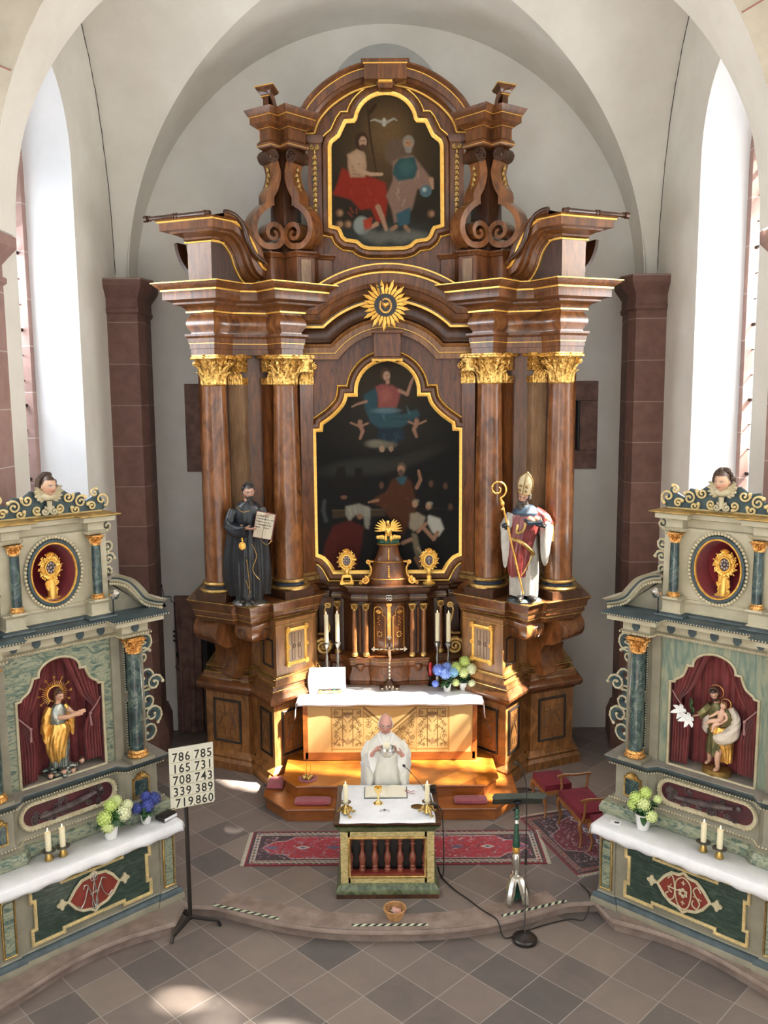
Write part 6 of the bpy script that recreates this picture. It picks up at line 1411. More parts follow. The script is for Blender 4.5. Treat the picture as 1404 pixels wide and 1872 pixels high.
 loc_part(A, 'painted_monogram', b, MT['silver'] if left else MT['white_gold'])
 # ---- predella behind the table
 b = S(); PP = [(-1.02, .95), (-1.02, .40), (-.64, .40), (-.56, .50), (.56, .50), (.64, .40), (1.02, .40), (1.02, .95)]
 b.sweep(PP, [(.10, .0), (.10, .95), (.12, 1.0), (.10, 1.06), (.02, 1.10), (0, 1.14), (0, 1.52), (.03, 1.54)]); loc_part(A, 'predella', b, MT['cream_dim'])
 b = S(); b.sweep(PP, [(.06, .93), (.13, .94), (.135, 1.0), (.11, 1.06), (.0, 1.1)]); loc_part(A, 'marbled_predella_base', b, MT['pale_mb'])
 b = S(); b.sweep(PP, [(.0, 1.50), (.03, 1.52), (.06, 1.56), (.09, 1.58), (.10, 1.605), (.10, 1.61)]); loc_part(A, 'slate_ledge', b, MT['slate_paint'])
 b = S(); LP = [(-1.12, .95), (-1.12, .30), (-.60, .30), (-.52, .41), (.52, .41), (.60, .30), (1.12, .30), (1.12, .95)]; b.prism(LP, 1.605, 1.62); loc_part(A, 'ledge_top', b, mat('dusty_grey_ledge', (.20, .18, .155), (.28, .25, .21), scale=4, rough=.8))
 b = S(); of = mitre(PP)
 bead_row(b, [(PP[i][0] + of[i][0] * .065, PP[i][1] + of[i][1] * .065, 1.53) for i in range(1, 7)], .010, .03); bead_row(b, [(PP[i][0] + of[i][0] * .06, PP[i][1] + of[i][1] * .06, 1.12) for i in range(1, 7)], .011, .032); loc_part(A, 'bead_moulding', b, MT['white_gold'])
 ovl = [(.40 + .13 * math.cos(a), 1.33 + .135 * math.sin(a)) for a in np.linspace(-PI / 2, PI / 2, 13)] + [(-.40 - .13 * math.cos(a), 1.33 + .135 * math.sin(a)) for a in np.linspace(PI / 2, -PI / 2, 13)]
 b = S(); b.prism_xz(ovl, .485, .51); rl = loc_part(A, 'relief_panel', b, MT['relief_bg'])
 b = S(); b.tube([(x, .485, z) for x, z in ovl], .026, 6, closed=True); bead_row(b, [(x * 1.02, .465, 1.33 + (z - 1.33) * 1.1) for x, z in ovl] + [(ovl[0][0], .465, ovl[0][1])], .015, .042); loc_part(A, 'beaded_oval_frame', b, MT['white_gold'])
 b = S(); rn = random.Random(4 if left else 9)
 b.tube([(-.34, .475, 1.29), (-.2, .465, 1.31), (0, .46, 1.32), (.18, .46, 1.35), (.3, .465, 1.37)], [.02, .03, .035, .03, .02], 7); b.ell((.36, .465, 1.385), (.03, .02, .03)); b.tube([(-.05, .45, 1.34), (.1, .45, 1.33), (.2, .455, 1.37)], .012, 5)
 for k in range(26): curl(b, (-.42 + .84 * rn.random(), .478, 1.24 + .17 * rn.random()), .03 + .02 * rn.random(), 1.2, rn.random() * 360, .010)
 loc_part(A, 'reclining_figure_relief', b, MT['relief'])
 for x in (-.81, .81):      # little arched panels under the columns
  b = S(); fo = [(x - .09, 1.18), (x + .09, 1.18), (x + .09, 1.38), (x - .09, 1.38)]; b.frame(fo, [(-.0, .40), (0, .385), (.012, .38), (.02, .4)]); bead_row(b, [(p[0] * 1, .384, p[1]) for p in fo + [fo[0]]], .010, .028)
  for k in range(7): a = PI * (.08 + .84 * k / 6); leaf(b, (x, .392, 1.385), (0, -1, 0), .10, .035, .25, up=(math.cos(a), 0, math.sin(a)), th=.004)
  loc_part(A, 'shell_headed_panel_frame', b, MT['gold_dull'])
  b = S(); b.box((x, .395, 1.28), (.18, .012, .2)); loc_part(A, 'marbled_panel', b, MT['teal_mb'])
 # ---- main storey
 NO = saint_niche_outline(); yb = .56
 # wall with the niche opening: built as strips around the outline
 b = S(); W = .60
 oc = [(-W, 1.6), (-W, 3.08), (W, 3.08), (W, 1.6)]
 L = [p for p in NO if p[0] <= 1e-6]; L = [(0, 2.96)] + [p for p in L if p[0] < -1e-6]
 for s in (-1, 1):
  q = [(-s * x if s > 0 else x, z) for x, z in L]
  q = [((x if s < 0 else -x), z) for x, z in L]
  for (x0, z0), (x1, z1) in zip(q[:-1], q[1:]):
   e = s * W
   b.add([(x0, yb, z0), (x1, yb, z1), (e, yb, z1), (e, yb, z0)], [(0, 1, 2, 3)])
  b.add([(0, yb, 2.96), (s * W, yb, 2.96), (s * W, yb, 3.1), (0, yb, 3.1)], [(0, 1, 2, 3)])
 loc_part(A, 'marbled_niche_wall', b, MT['pale_mb'] if left else MT['ray_mb'], recalc=False)
 b = S(); b.frame(NO, [(-.012, yb), (-.012, yb - .02), (0.0, yb - .032), (.014, yb - .02), (.014, yb)]); loc_part(A, 'niche_moulding', b, MT['white_gold'])
 b = S()
 for s in (-1, 1): b.add([(s * .5, yb, 1.6), (s * .5, yb + .36, 1.6), (s * .5, yb + .36, 3.0), (s * .5, yb, 3.0)], [(0, 1, 2, 3)])
 b.add([(-.6, yb + .36, 1.6), (.6, yb + .36, 1.6), (.6, yb + .36, 3.05), (-.6, yb + .36, 3.05)], [(0, 1, 2, 3)]); b.add([(-.6, yb, 3.03), (.6, yb, 3.03), (.6, yb + .36, 3.03), (-.6, yb + .36, 3.03)], [(0, 1, 2, 3)])
 loc_part(A, 'niche_lining', b, MT['velvet'], recalc=False)
 for s in (-1, 1):
  b = S(); b.box((s * .80, .70, 2.35), (.40, .28, 1.5)); b.box((s * .64, .55, 2.35), (.10, .05, 1.5)); loc_part(A, 'side_pier', b, MT['cream_dim'])
  b = S(); bead_row(b, [(s * .60, yb - .01, 1.64), (s * .60, yb - .01, 3.08)], .009, .026); bead_row(b, [(s * .695, .545, 1.64), (s * .695, .545, 3.08)], .010, .03); loc_part(A, 'bead_moulding', b, MT['gold_dull'])
  for z0, z1 in ((1.72, 2.28), (2.38, 2.95)):
   b = S(); b.box((s * .83, .555, (z0 + z1) / 2), (.16, .02, z1 - z0)); loc_part(A, 'marbled_panel', b, MT['teal_mb'])
   b = S(); bead_row(b, [(s * .75, .54, z0), (s * .75, .54, z1), (s * .91, .54, z1), (s * .91, .54, z0), (s * .75, .54, z0)], .010, .028); loc_part(A, 'bead_moulding', b, MT['white_gold'])
  b = S(); b.lathe([(.083, 1.74), (.085, 2.1), (.083, 2.4), (.075, 2.86)], (s * .80, .41, 0), 28); c_ = loc_part(A, 'marbled_column', b, MT['teal_mb'], ang=60)
  b = S(); capital(b, (s * .80, .41, 2.86), .074, .19, 0); loc_part(c_, 'capital', b, MT['copper_gold'])
  b = S(); b.lathe([(.11, 1.655), (.12, 1.675), (.108, 1.69), (.095, 1.70), (.10, 1.715), (.092, 1.735), (.085, 1.74)], (s * .80, .41, 0), 28); loc_part(c_, 'column_base', b, MT['copper_gold'])
  b = S(); b.box((s * .80, .41, 1.637), (.28, .26, .04)); loc_part(c_, 'plinth', b, MT['cream_dim'])
  # openwork carving beside the column
  t, g = S(), S()
  scrollwork(t, g, [((s * 1.02, .6, 2.92), .10, 200, 1.3, s), ((s * 1.0, .6, 2.74), .07, 30, 1.2, s), ((s * 1.03, .6, 2.50), .12, 150, 1.2, s), ((s * 1.13, .58, 2.40), .07, 0, 1.3, s), ((s * 1.04, .6, 2.20), .10, 80, 1.3, s), ((s * 1.10, .6, 2.02), .09, 300, 1.2, s), ((s * 1.04, .6, 1.84), .12, 90, 1.4, s)], .048)
  t.tube(smooth_pts([(s * .97, .62, 3.0), (s * .99, .62, 2.7), (s * .97, .62, 2.4), (s * 1.0, .62, 2.1), (s * .98, .62, 1.66)], 4), .04, 6)
  sw = loc_part(A, 'openwork_scroll_wing', t, MT['scroll_teal']); loc_part(sw, 'pale_rolled_edge', g, MT['white_gold'])
 # entablature
 EP = [(-1.0, .95), (-1.0, .34), (-.62, .34), (-.62, .50), (.62, .50), (.62, .34), (1.0, .34), (1.0, .95)]
 b = S(); b.sweep(EP, [(-.05, 3.05), (-.02, 3.06), (-.02, 3.09), (.0, 3.10), (-.03, 3.11), (-.03, 3.21), (.02, 3.22), (.04, 3.23)]); loc_part(A, 'entablature', b, MT['cream'])
 b = S(); b.sweep(EP, [(.03, 3.215), (.10, 3.225), (.10, 3.27), (.11, 3.28)]); loc_part(A, 'cornice', b, MT['cream'])
 b = S(); b.sweep(EP, [(.08, 3.275), (.13, 3.28), (.15, 3.30), (.15, 3.31), (.10, 3.325)]); loc_part(A, 'slate_cornice_edge', b, MT['slate_paint'])
 b = S(); of = mitre(EP)
 bead_row(b, [(EP[i][0] + of[i][0] * .005, EP[i][1] + of[i][1] * .005, 3.085) for i in range(1, 7)], .012, .032); bead_row(b, [(EP[i][0] + of[i][0] * .15, EP[i][1] + of[i][1] * .15, 3.295) for i in range(1, 7)], .008, .03); loc_part(A, 'bead_moulding', b, MT['white_gold'])
 for x, y in [(v, .515) for v in (-.48, -.24, 0, .24, .48)] + [(-.81, .355), (.81, .355)]:
  b = S(); b.prism_xz([(x - .04, 3.20), (x - .045, 3.15), (x - .02, 3.115), (x + .02, 3.115), (x + .045, 3.15), (x + .04, 3.20)], y, y + .02); loc_part(A, 'slate_drop', b, MT['slate_paint'])
 # curved half pediments
 for s in (-1, 1):
  cur = [(s * .60, 3.74), (s * .70, 3.72), (s * .82, 3.66), (s * .92, 3.55), (s * 1.0, 3.45), (s * 1.12, 3.39), (s * 1.24, 3.36)]
  cc = [(p.x, p.y) for p in smooth_pts(cur, 4)]
  if s > 0: cc = cc[::-1]
  b = S(); b.frame(cc, [(-.06, .9), (-.06, .52), (-.03, .47), (.0, .46), (.03, .42), (.045, .38), (.045, .9)], closed=False); loc_part(A, 'swept_half_pediment', b, MT['cream'], ang=25)
  b = S(); b.frame(cc, [(-.012, .47), (-.012, .455), (.016, .445), (.016, .46)], closed=False); loc_part(A, 'slate_band', b, MT['slate_paint'], ang=25)
  b = S(); b.prism_xz([(s * .62, 3.3), (s * .62, 3.70)] + ([(x, z - .06) for x, z in (cc[::-1] if s > 0 else cc)]) + [(s * 1.2, 3.3)], .60, .85); loc_part(A, 'pediment_web', b, MT['cream_dim'])
  b = S(); bead_row(b, [(x, .50, z - .07) for x, z in cc], .018, .05); loc_part(A, 'lobed_edge', b, MT['white_gold'])
 # ---- upper storey with the oval niche
 U = [(-.60, .95), (-.60, .42), (-.32, .42), (-.32, .54), (.32, .54), (.32, .42), (.60, .42), (.60, .95)]
 b = S(); b.sweep(U, [(.02, 3.30), (.02, 3.33), (-.02, 3.36), (-.04, 3.38), (-.04, 3.48), (-.02, 3.50), (.0, 3.52), (0, 3.53)]); loc_part(A, 'upper_plinth', b, MT['cream'])
 b = S(); b.sweep(U, [(-.0, 3.325), (.03, 3.33), (.025, 3.345), (-.01, 3.36)]); loc_part(A, 'slate_band', b, MT['slate_paint'])
 b = S(); n = 48; ocx, ocz, rx, rz_ = .0, 3.88, .245, .315
 for k in range(n):
  a0, a1 = 2 * PI * k / n, 2 * PI * (k + 1) / n
  def outp(a):
   c_, s_ = math.cos(a), math.sin(a); t_ = min(.44 / max(1e-6, abs(c_)), (.40 if s_ > 0 else .40) / max(1e-6, abs(s_))); return (t_ * c_, ocz + t_ * s_)
  p, q = (ocx + rx * math.cos(a0), ocz + rz_ * math.sin(a0)), (ocx + rx * math.cos(a1), ocz + rz_ * math.sin(a1)); u_, v_ = outp(a0), outp(a1)
  b.add([(p[0], .55, p[1]), (q[0], .55, q[1]), (v_[0], .55, v_[1]), (u_[0], .55, u_[1])], [(0, 1, 2, 3)])
 loc_part(A, 'oval_niche_wall', b, MT['cream'], recalc=False, ang=20)
 ovp = lambda k_, y, m_=40: [(rx * k_ * math.cos(2 * PI * i / m_), y, ocz + rz_ * (1 + (k_ - 1) * rx / rz_) * math.sin(2 * PI * i / m_)) for i in range(m_)]
 b = S(); b.tube(ovp(1.10, .54), .022, 6, closed=True); loc_part(A, 'slate_oval_band', b, MT['slate_paint'])
 b = S(); b.tube(ovp(1.0, .535), .014, 6, closed=True); loc_part(A, 'gilded_oval_moulding', b, MT['gold'])
 b = S(); pp = ovp(1.26, .53, 56)
 for p in pp: b.ell(p, (.019, .016, .019), 7, 5)
 loc_part(A, 'beaded_oval_frame', b, MT['white_gold'])
 b = S(); rings = [[(rx * f * math.cos(2 * PI * i / 28), y, ocz + rz_ * f * math.sin(2 * PI * i / 28)) for i in range(28)] for f, y in ((1, .55), (.98, .70), (.85, .80), (.5, .84), (.02, .85))]
 b.loft(rings, cap=False); b.box((0, .66, 3.575), (.36, .2, .01)); loc_part(A, 'velvet_niche', b, MT['velvet'], recalc=False)
 for s in (-1, 1):
  b = S(); b.box((s * .50, .66, 3.9), (.17, .3, .75)); loc_part(A, 'upper_pier', b, MT['cream'])
  b = S(); b.lathe([(.052, 3.60), (.053, 3.8), (.047, 4.13)], (s * .44, .46, 0), 22); c_ = loc_part(A, 'upper_marbled_column', b, MT['teal_mb'], ang=60)
  b = S(); capital(b, (s * .44, .46, 4.13), .048, .11, 0); loc_part(c_, 'capital', b, MT['copper_gold'])
  b = S(); b.lathe([(.07, 3.545), (.072, 3.56), (.06, 3.575), (.064, 3.59), (.053, 3.60)], (s * .44, .46, 0), 22); loc_part(c_, 'column_base', b, MT['copper_gold'])
  b = S(); b.box((s * .44, .46, 3.535), (.17, .17, .02)); loc_part(c_, 'plinth', b, MT['cream'])
  t, g = S(), S()
  scrollwork(t, g, [((s * .66, .62, 4.30), .05, 90, 1.2, s), ((s * .65, .62, 4.08), .06, 180, 1.3, s), ((s * .66, .62, 3.93), .055, 0, 1.3, s), ((s * .64, .62, 3.80), .05, 200, 1.2, s)], .022)
  t.tube(smooth_pts([(s * .60, .63, 4.3), (s * .63, .63, 4.1), (s * .60, .63, 3.9), (s * .62, .63, 3.7)], 4), .022, 6)
  sw = loc_part(A, 'openwork_scroll', t, MT['scroll_teal']); loc_part(sw, 'pale_rolled_edge', g, MT['white_gold'])
 b = S(); b.sweep(U, [(-.05, 4.24), (-.03, 4.25), (-.02, 4.28), (-.05, 4.29), (-.05, 4.37), (.0, 4.38), (.04, 4.39), (.04, 4.44), (.06, 4.45)]); loc_part(A, 'top_entablature', b, MT['cream'])
 b = S(); b.sweep(U, [(.04, 4.44), (.09, 4.455), (.09, 4.465), (.03, 4.475)]); loc_part(A, 'top_cornice_edge', b, MT['gold_dull'])
 b = S(); of = mitre(U); bead_row(b, [(U[i][0] - of[i][0] * .015, U[i][1] - of[i][1] * .015, 4.27) for i in range(1, 7)], .009, .026); loc_part(A, 'bead_moulding', b, MT['white_gold'])
 # crest
 cr = [(-.60, 4.47), (.60, 4.47), (.66, 4.53), (.60, 4.62), (.57, 4.72), (.50, 4.64), (.42, 4.60), (.36, 4.70), (.26, 4.68), (.16, 4.75), (.06, 4.70), (-.06, 4.70), (-.16, 4.75), (-.26, 4.68), (-.36, 4.70), (-.42, 4.60), (-.50, 4.64), (-.57, 4.72), (-.60, 4.62), (-.66, 4.53)]
 b = S(); b.prism_xz(cr, .60, .65); crest = loc_part(A, 'scrolled_crest', b, MT['scroll_teal'])
 g = S()
 for s in (-1, 1):
  for (x, z, r_, a0, tn, fl) in ((.60, 4.60, .08, 300, 1.1, s), (.52, 4.68, .05, 60, 1.0, s), (.36, 4.60, .07, 40, 1.3, s), (.22, 4.66, .06, 160, 1.2, -s), (.12, 4.55, .05, 250, 1.2, s), (.30, 4.52, .05, 150, 1.1, s), (.48, 4.54, .05, 30, 1.2, -s)):
   p = spiral((s * x, .585, z), r_, r_ * .2, tn, a0, 18, (fl, 0, 0)); g.tube(p, [.016] * 2 + [.012] * 17, 6); g.ell(p[0], .022, 7, 5); g.ell(p[-1], .016, 7, 5)
 g.tube([(-.6, .59, 4.48), (.6, .59, 4.48)], .01, 5); loc_part(crest, 'gilded_scroll', g, MT['pale_gold'])
 # cherub head on the crest
 hb = MB(); head_mesh(hb, Matrix.Translation((0, .56, 4.80)) @ Euler((.05, 0, .25 if left else -.15)).to_matrix().to_4x4(), .95, young=True)
 hd = skin_obj('cherub_head', hb, A, (.55, .34, .22), Matrix.Translation((0, .56, 4.80)) @ Euler((.05, 0, .25 if left else -.15)).to_matrix().to_4x4(), .95, hair=(.05, .025, .015), lips=(.45, .12, .09), world=False)
 hb = MB(); rn = random.Random(2)
 for k in range(46):
  a = rn.uniform(-.3, PI + .3); e = rn.uniform(-.5, 1.3)
  d = Vector((math.cos(a) * math.cos(e), .25 * math.sin(a) + .15, math.sin(e) * .9 + .1)).normalized()
  if d.y < -.2: continue
  hb.ell(Vector((0, .575, 4.80)) + Vector((d.x * .092, d.y * .10, .01 + d.z * .112)), .031, 7, 5)
 loc_part(hd, 'dark_curly_hair', hb, mat('dark_curls', (.03, .015, .01), (.07, .035, .02), scale=20, rough=.5))
 g = S();
 for s in (-1, 1):
  for k in range(5): leaf(g, (s * .03, .57, 4.70), (0, -1, 0), .17 - .015 * k, .055, .2, up=(s * math.cos(R(40 - 22 * k)), 0, math.sin(R(40 - 22 * k))))
 g.ell((0, .57, 4.69), (.09, .05, .05)); g.tube([(0, .55, 4.64), (0, .55, 4.52)], [.03, .02], 7)
 for s in (-1, 1): curl(g, (s * .05, .56, 4.53), .045, 1.3, 90, .016, (s, 0, 0))
 loc_part(hd, 'pale_wings', g, MT['white_gold'])
 return A
MT['ray_mb'] = marble('rayed_green_marbling', [(.25, (.07, .13, .12)), (.45, (.17, .22, .17)), (.6, (.30, .31, .21)), (.8, (.12, .18, .16))], 2.2, 2, .4, .2, (3.4, 1, .7), (0, .9, 0), False, 4)
OL, OR = (-3.168, 8.687), (3.04, 8.57)
AL, AR_ = R(45), R(-43.5)
SA = side_altar(OL, AL, 'green marbled side altar on the left with a gold-robed statue and a red cartouche', 'MA', True)
SB = side_altar(OR, AR_, 'green marbled side altar on the right whose niche holds a saint carrying a child', 'JS', False)
def LM(left):
 o, a = (OL, AL) if left else (OR, AR_)
 return Matrix.Translation((o[0], o[1], 0)) @ Matrix.Rotation(a, 4, 'Z')
def at_side(left, x, y, z): return LM(left) @ Vector((x, y, z))
def rzs(left): return AL if left else AR_
# curtains
def curtain(left, s):
 side_l = 'left' if s < 0 else 'right'
 root = empty('niche_curtain', at_side(left, s * .3, .62, 1.63), rzs(left), 'dusky red curtain tied back at the %s side of the niche on the %s altar' % (side_l, 'left' if left else 'right'), 'curtain', None)
 P = []; nv, nu = 40, 60
 for j in range(nv + 1):
  v = j / nv; z = 3.0 - v * (1.36 if s < 0 else 1.30); row = []
  zt = 2.30 if left else 2.36
  if z > zt: t = (3.0 - z) / (3.0 - zt); xi = .02 + .30 * t ** .9; xo = .46
  else: t = (zt - z) / (zt - 1.62); xi = .32 - .07 * min(1, t * 2.2) + .03 * t; xo = .46 - .0 * t
  pinch = math.exp(-((z - zt) / .10) ** 2); cx = (xi + xo) / 2; hw = (xo - xi) / 2 * (1 - .35 * pinch)
  if pinch > .01: cx = cx + .03 * pinch
  for i in range(nu + 1):
   u = i / nu; x = cx + (u * 2 - 1) * hw
   y = .0 + .022 * (1 - .4 * pinch) * math.sin(u * 2 * PI * 6 + .6 * math.sin(v * 5)) + .008 * math.sin(u * 31 + v * 4) - .02 * pinch
   row.append((s * x - s * .3, y, z - 1.63))
  P.append(row)
 mb = MB(); mb.grid(P); c = mb.build('cloth', MT['curtain'], root, ang=80, recalc=False); c['label'] = 'dusky red cloth'
 zt = (2.30 if left else 2.36) - 1.63; t = MB(); t.tube(smooth_pts([(s * (.47 - .3), -.035, zt + .10), (s * (.40 - .3), -.05, zt + .02), (s * (.33 - .3), -.045, zt - .06)], 5), .008, 6); t.tube([(s * (.33 - .3), -.045, zt - .06), (s * (.34 - .3), -.05, zt - .2)], [.009, .013], 6); t.ell((s * (.335 - .3), -.048, zt - .06), .018)
 t.build('tieback_cord', mat('faded_cord', (.30, .16, .15), rough=.8), root)
for left in (True, False):
 for s in (-1, 1): curtain(left, s)
 bk = MB(); P = [[(-.48 + .96 * i / 90, .80 + .022 * math.sin(i * .62) + .01 * math.sin(i * 1.7), z) for i in range(91)] for z in (1.625, 2.2, 3.02)]
 bk.grid(P); o = bk.build('back_curtain', MT['curtain'], SA if left else SB, ang=80, recalc=False)
# white cloths on the side tables
for left in (True, False):
 M_ = LM(left); mb = MB(); nx_ = 60; rn = random.Random(3)
 prof = [(.42, .935), (.02, .935), (-.045, .933), (-.058, .922), (-.062, .86), (-.064, .82)]
 rows = []
 for (y, z) in prof:
  rows.append([M_ @ Vector((-1.06 + 2.12 * i / nx_, y + (.006 * math.sin(i * .5) if z < .9 else 0), z + (.008 * math.sin(i * .9) + .006 * math.sin(i * .33) if z < .85 else .0015 * math.sin(i * 1.1)))) for i in range(nx_ + 1)])
 mb.grid(rows)
 for s in (-1, 1):
  e = s * 1.06
  mb.grid([[M_ @ Vector((e, y, z)) for (y, z) in ((.42, .935), (.2, .935), (.02, .935), (-.045, .933), (-.058, .922))], [M_ @ Vector((e + s * .012, y, z - .02)) for (y, z) in ((.42, .935), (.2, .935), (.02, .935), (-.045, .933), (-.058, .922))], [M_ @ Vector((e + s * .03, y, z + .008 * math.sin(9 * y))) for (y, z) in ((.42, .83), (.2, .82), (.02, .83), (-.05, .815), (-.062, .82))]])
 o = mb.build('altar_cloth', MT['linen'], None, ang=80, recalc=False, solid=.004)
 tag(o, 'long white cloth laid over the %s side altar table' % ('left' if left else 'right'), 'cloth')
# reliquaries
def rocaille_ring(mb, c, rx, rz_, n, r, seed=1, y=0):
 rn = random.Random(seed); c = Vector(c)
 for k in range(n):
  a = 2 * PI * k / n; p = c + Vector((rx * math.cos(a), y, rz_ * math.sin(a)))
  curl(mb, p, r * rn.uniform(.8, 1.2), 1.2, math.degrees(a) + rn.uniform(-60, 60), r * .36, (rn.choice((-1, 1)), 0, 0), (0, 0, 1), 12, 5)
  mb.ell(c + Vector((rx * 1.28 * math.cos(a + .15), y, rz_ * 1.25 * math.sin(a + .15))), (r * .34, r * .3, r * .5), 6, 5, rot=Euler((0, -a + PI / 2, 0)))
def reliquary(M, h, label, seed, kind, group=None, cat='reliquary'):
 root = empty('reliquary', M.translation, M.to_euler().z, label, cat, group)
 k = h / .5; mb = MB(Matrix.Scale(k, 4))
 if kind == 'foot': mb.lathe([(.07, 0), (.075, .02), (.04, .04), (.025, .07), (.03, .10), (.02, .12)], (0, 0, 0), 16, 1.2, .8)
 elif kind == 'box':
  for s in (-1, 1): curl(mb, (s * .06, 0, .03), .03, 1.3, 270, .014, (s, 0, 0)); mb.tube([(s * .085, 0, .0), (s * .06, 0, .08), (s * .05, 0, .13)], .016, 6)
  mb.box((0, 0, .02), (.18, .06, .03)); mb.box((0, 0, .12), (.10, .05, .04))
 else:
  mb.box((0, 0, .01), (.16, .08, .02))
  rn = random.Random(seed)
  for i in range(26): curl(mb, (rn.uniform(-.045, .045), -.015, .02 + .17 * rn.random()), .03, 1.2, rn.random() * 360, .012)
  mb.tube([(0, 0, 0), (0, 0, .2)], [.05, .035], 10)
 cz = .33 if kind != 'rock' else .335
 rocaille_ring(mb, (0, 0, cz), .078, .095, 18, .030, seed); rocaille_ring(mb, (0, .008, cz), .10, .118, 14, .026, seed + 5)
 mb.tube([(.062 * math.cos(a), -.012, cz + .078 * math.sin(a)) for a in np.linspace(0, 2 * PI, 25)[:-1]], .011, 6, closed=True)
 for i in range(-2, 3): leaf(mb, (0, -.0, cz + .11), (0, -1, 0), .07, .03, .2, up=(math.sin(i * .4), 0, math.cos(i * .4)))
 mb.ell((0, 0, .17), (.035, .025, .05))
 mb.build('gilded_case', MT['gold_bright'], root)
 mb = MB(Matrix.Scale(k, 4)); mb.M = Matrix.Scale(k, 4); mb.add([(.058 * math.cos(a) * (1 + .12 * math.cos(4 * a)), -.004, cz + .075 * math.sin(a) * (1 + .08 * math.cos(4 * a))) for a in np.linspace(0, 2 * PI, 29)[:-1]], [tuple(range(28))]); mb.box((0, .003, cz), (.10, .01, .13)); mb.build('dark_glazed_centre', mat('relic_glass', (.03, .02, .025), (.10, .06, .07), scale=20, rough=.15), root)
 mb = MB(Matrix.Scale(k, 4))
 if kind == 'foot': mb.box((0, -.01, cz), (.012, .01, .10)); mb.box((0, -.01, cz + .02), (.05, .01, .012))
 else:
  mb.ell((0, -.008, cz), (.014, .006, .014), 8, 6)
  for i in range(8): a = i * PI / 4; mb.ell((.036 * math.cos(a), -.008, cz + .045 * math.sin(a)), (.011, .005, .013), 7, 5)
 mb.build('relic_mounts', mat('pale_relic', (.30, .24, .22), (.5, .42, .38), scale=20, rough=.5), root)
reliquary(LM(True) @ Matrix.Translation((.02, .66, 3.582)), .50, 'gilded reliquary on a rocky foot in the oval niche of the left side altar', 3, 'rock')
reliquary(LM(False) @ Matrix.Translation((.02, .66, 3.582)), .50, 'gilded reliquary on a rocky foot in the oval niche of the right side altar', 8, 'rock')
reliquary(Matrix.Translation((-.64, 13.10, 2.852)), .56, 'golden reliquary with round rosette centre, left of the tabernacle canopy', 11, 'box')
reliquary(Matrix.Translation((.615, 13.10, 2.852)), .56, 'golden reliquary on a round foot with a little cross, right of the tabernacle canopy', 15, 'foot')
MT['flesh_sm'] = mat('small_figure_flesh', (.55, .33, .22), rough=.4)
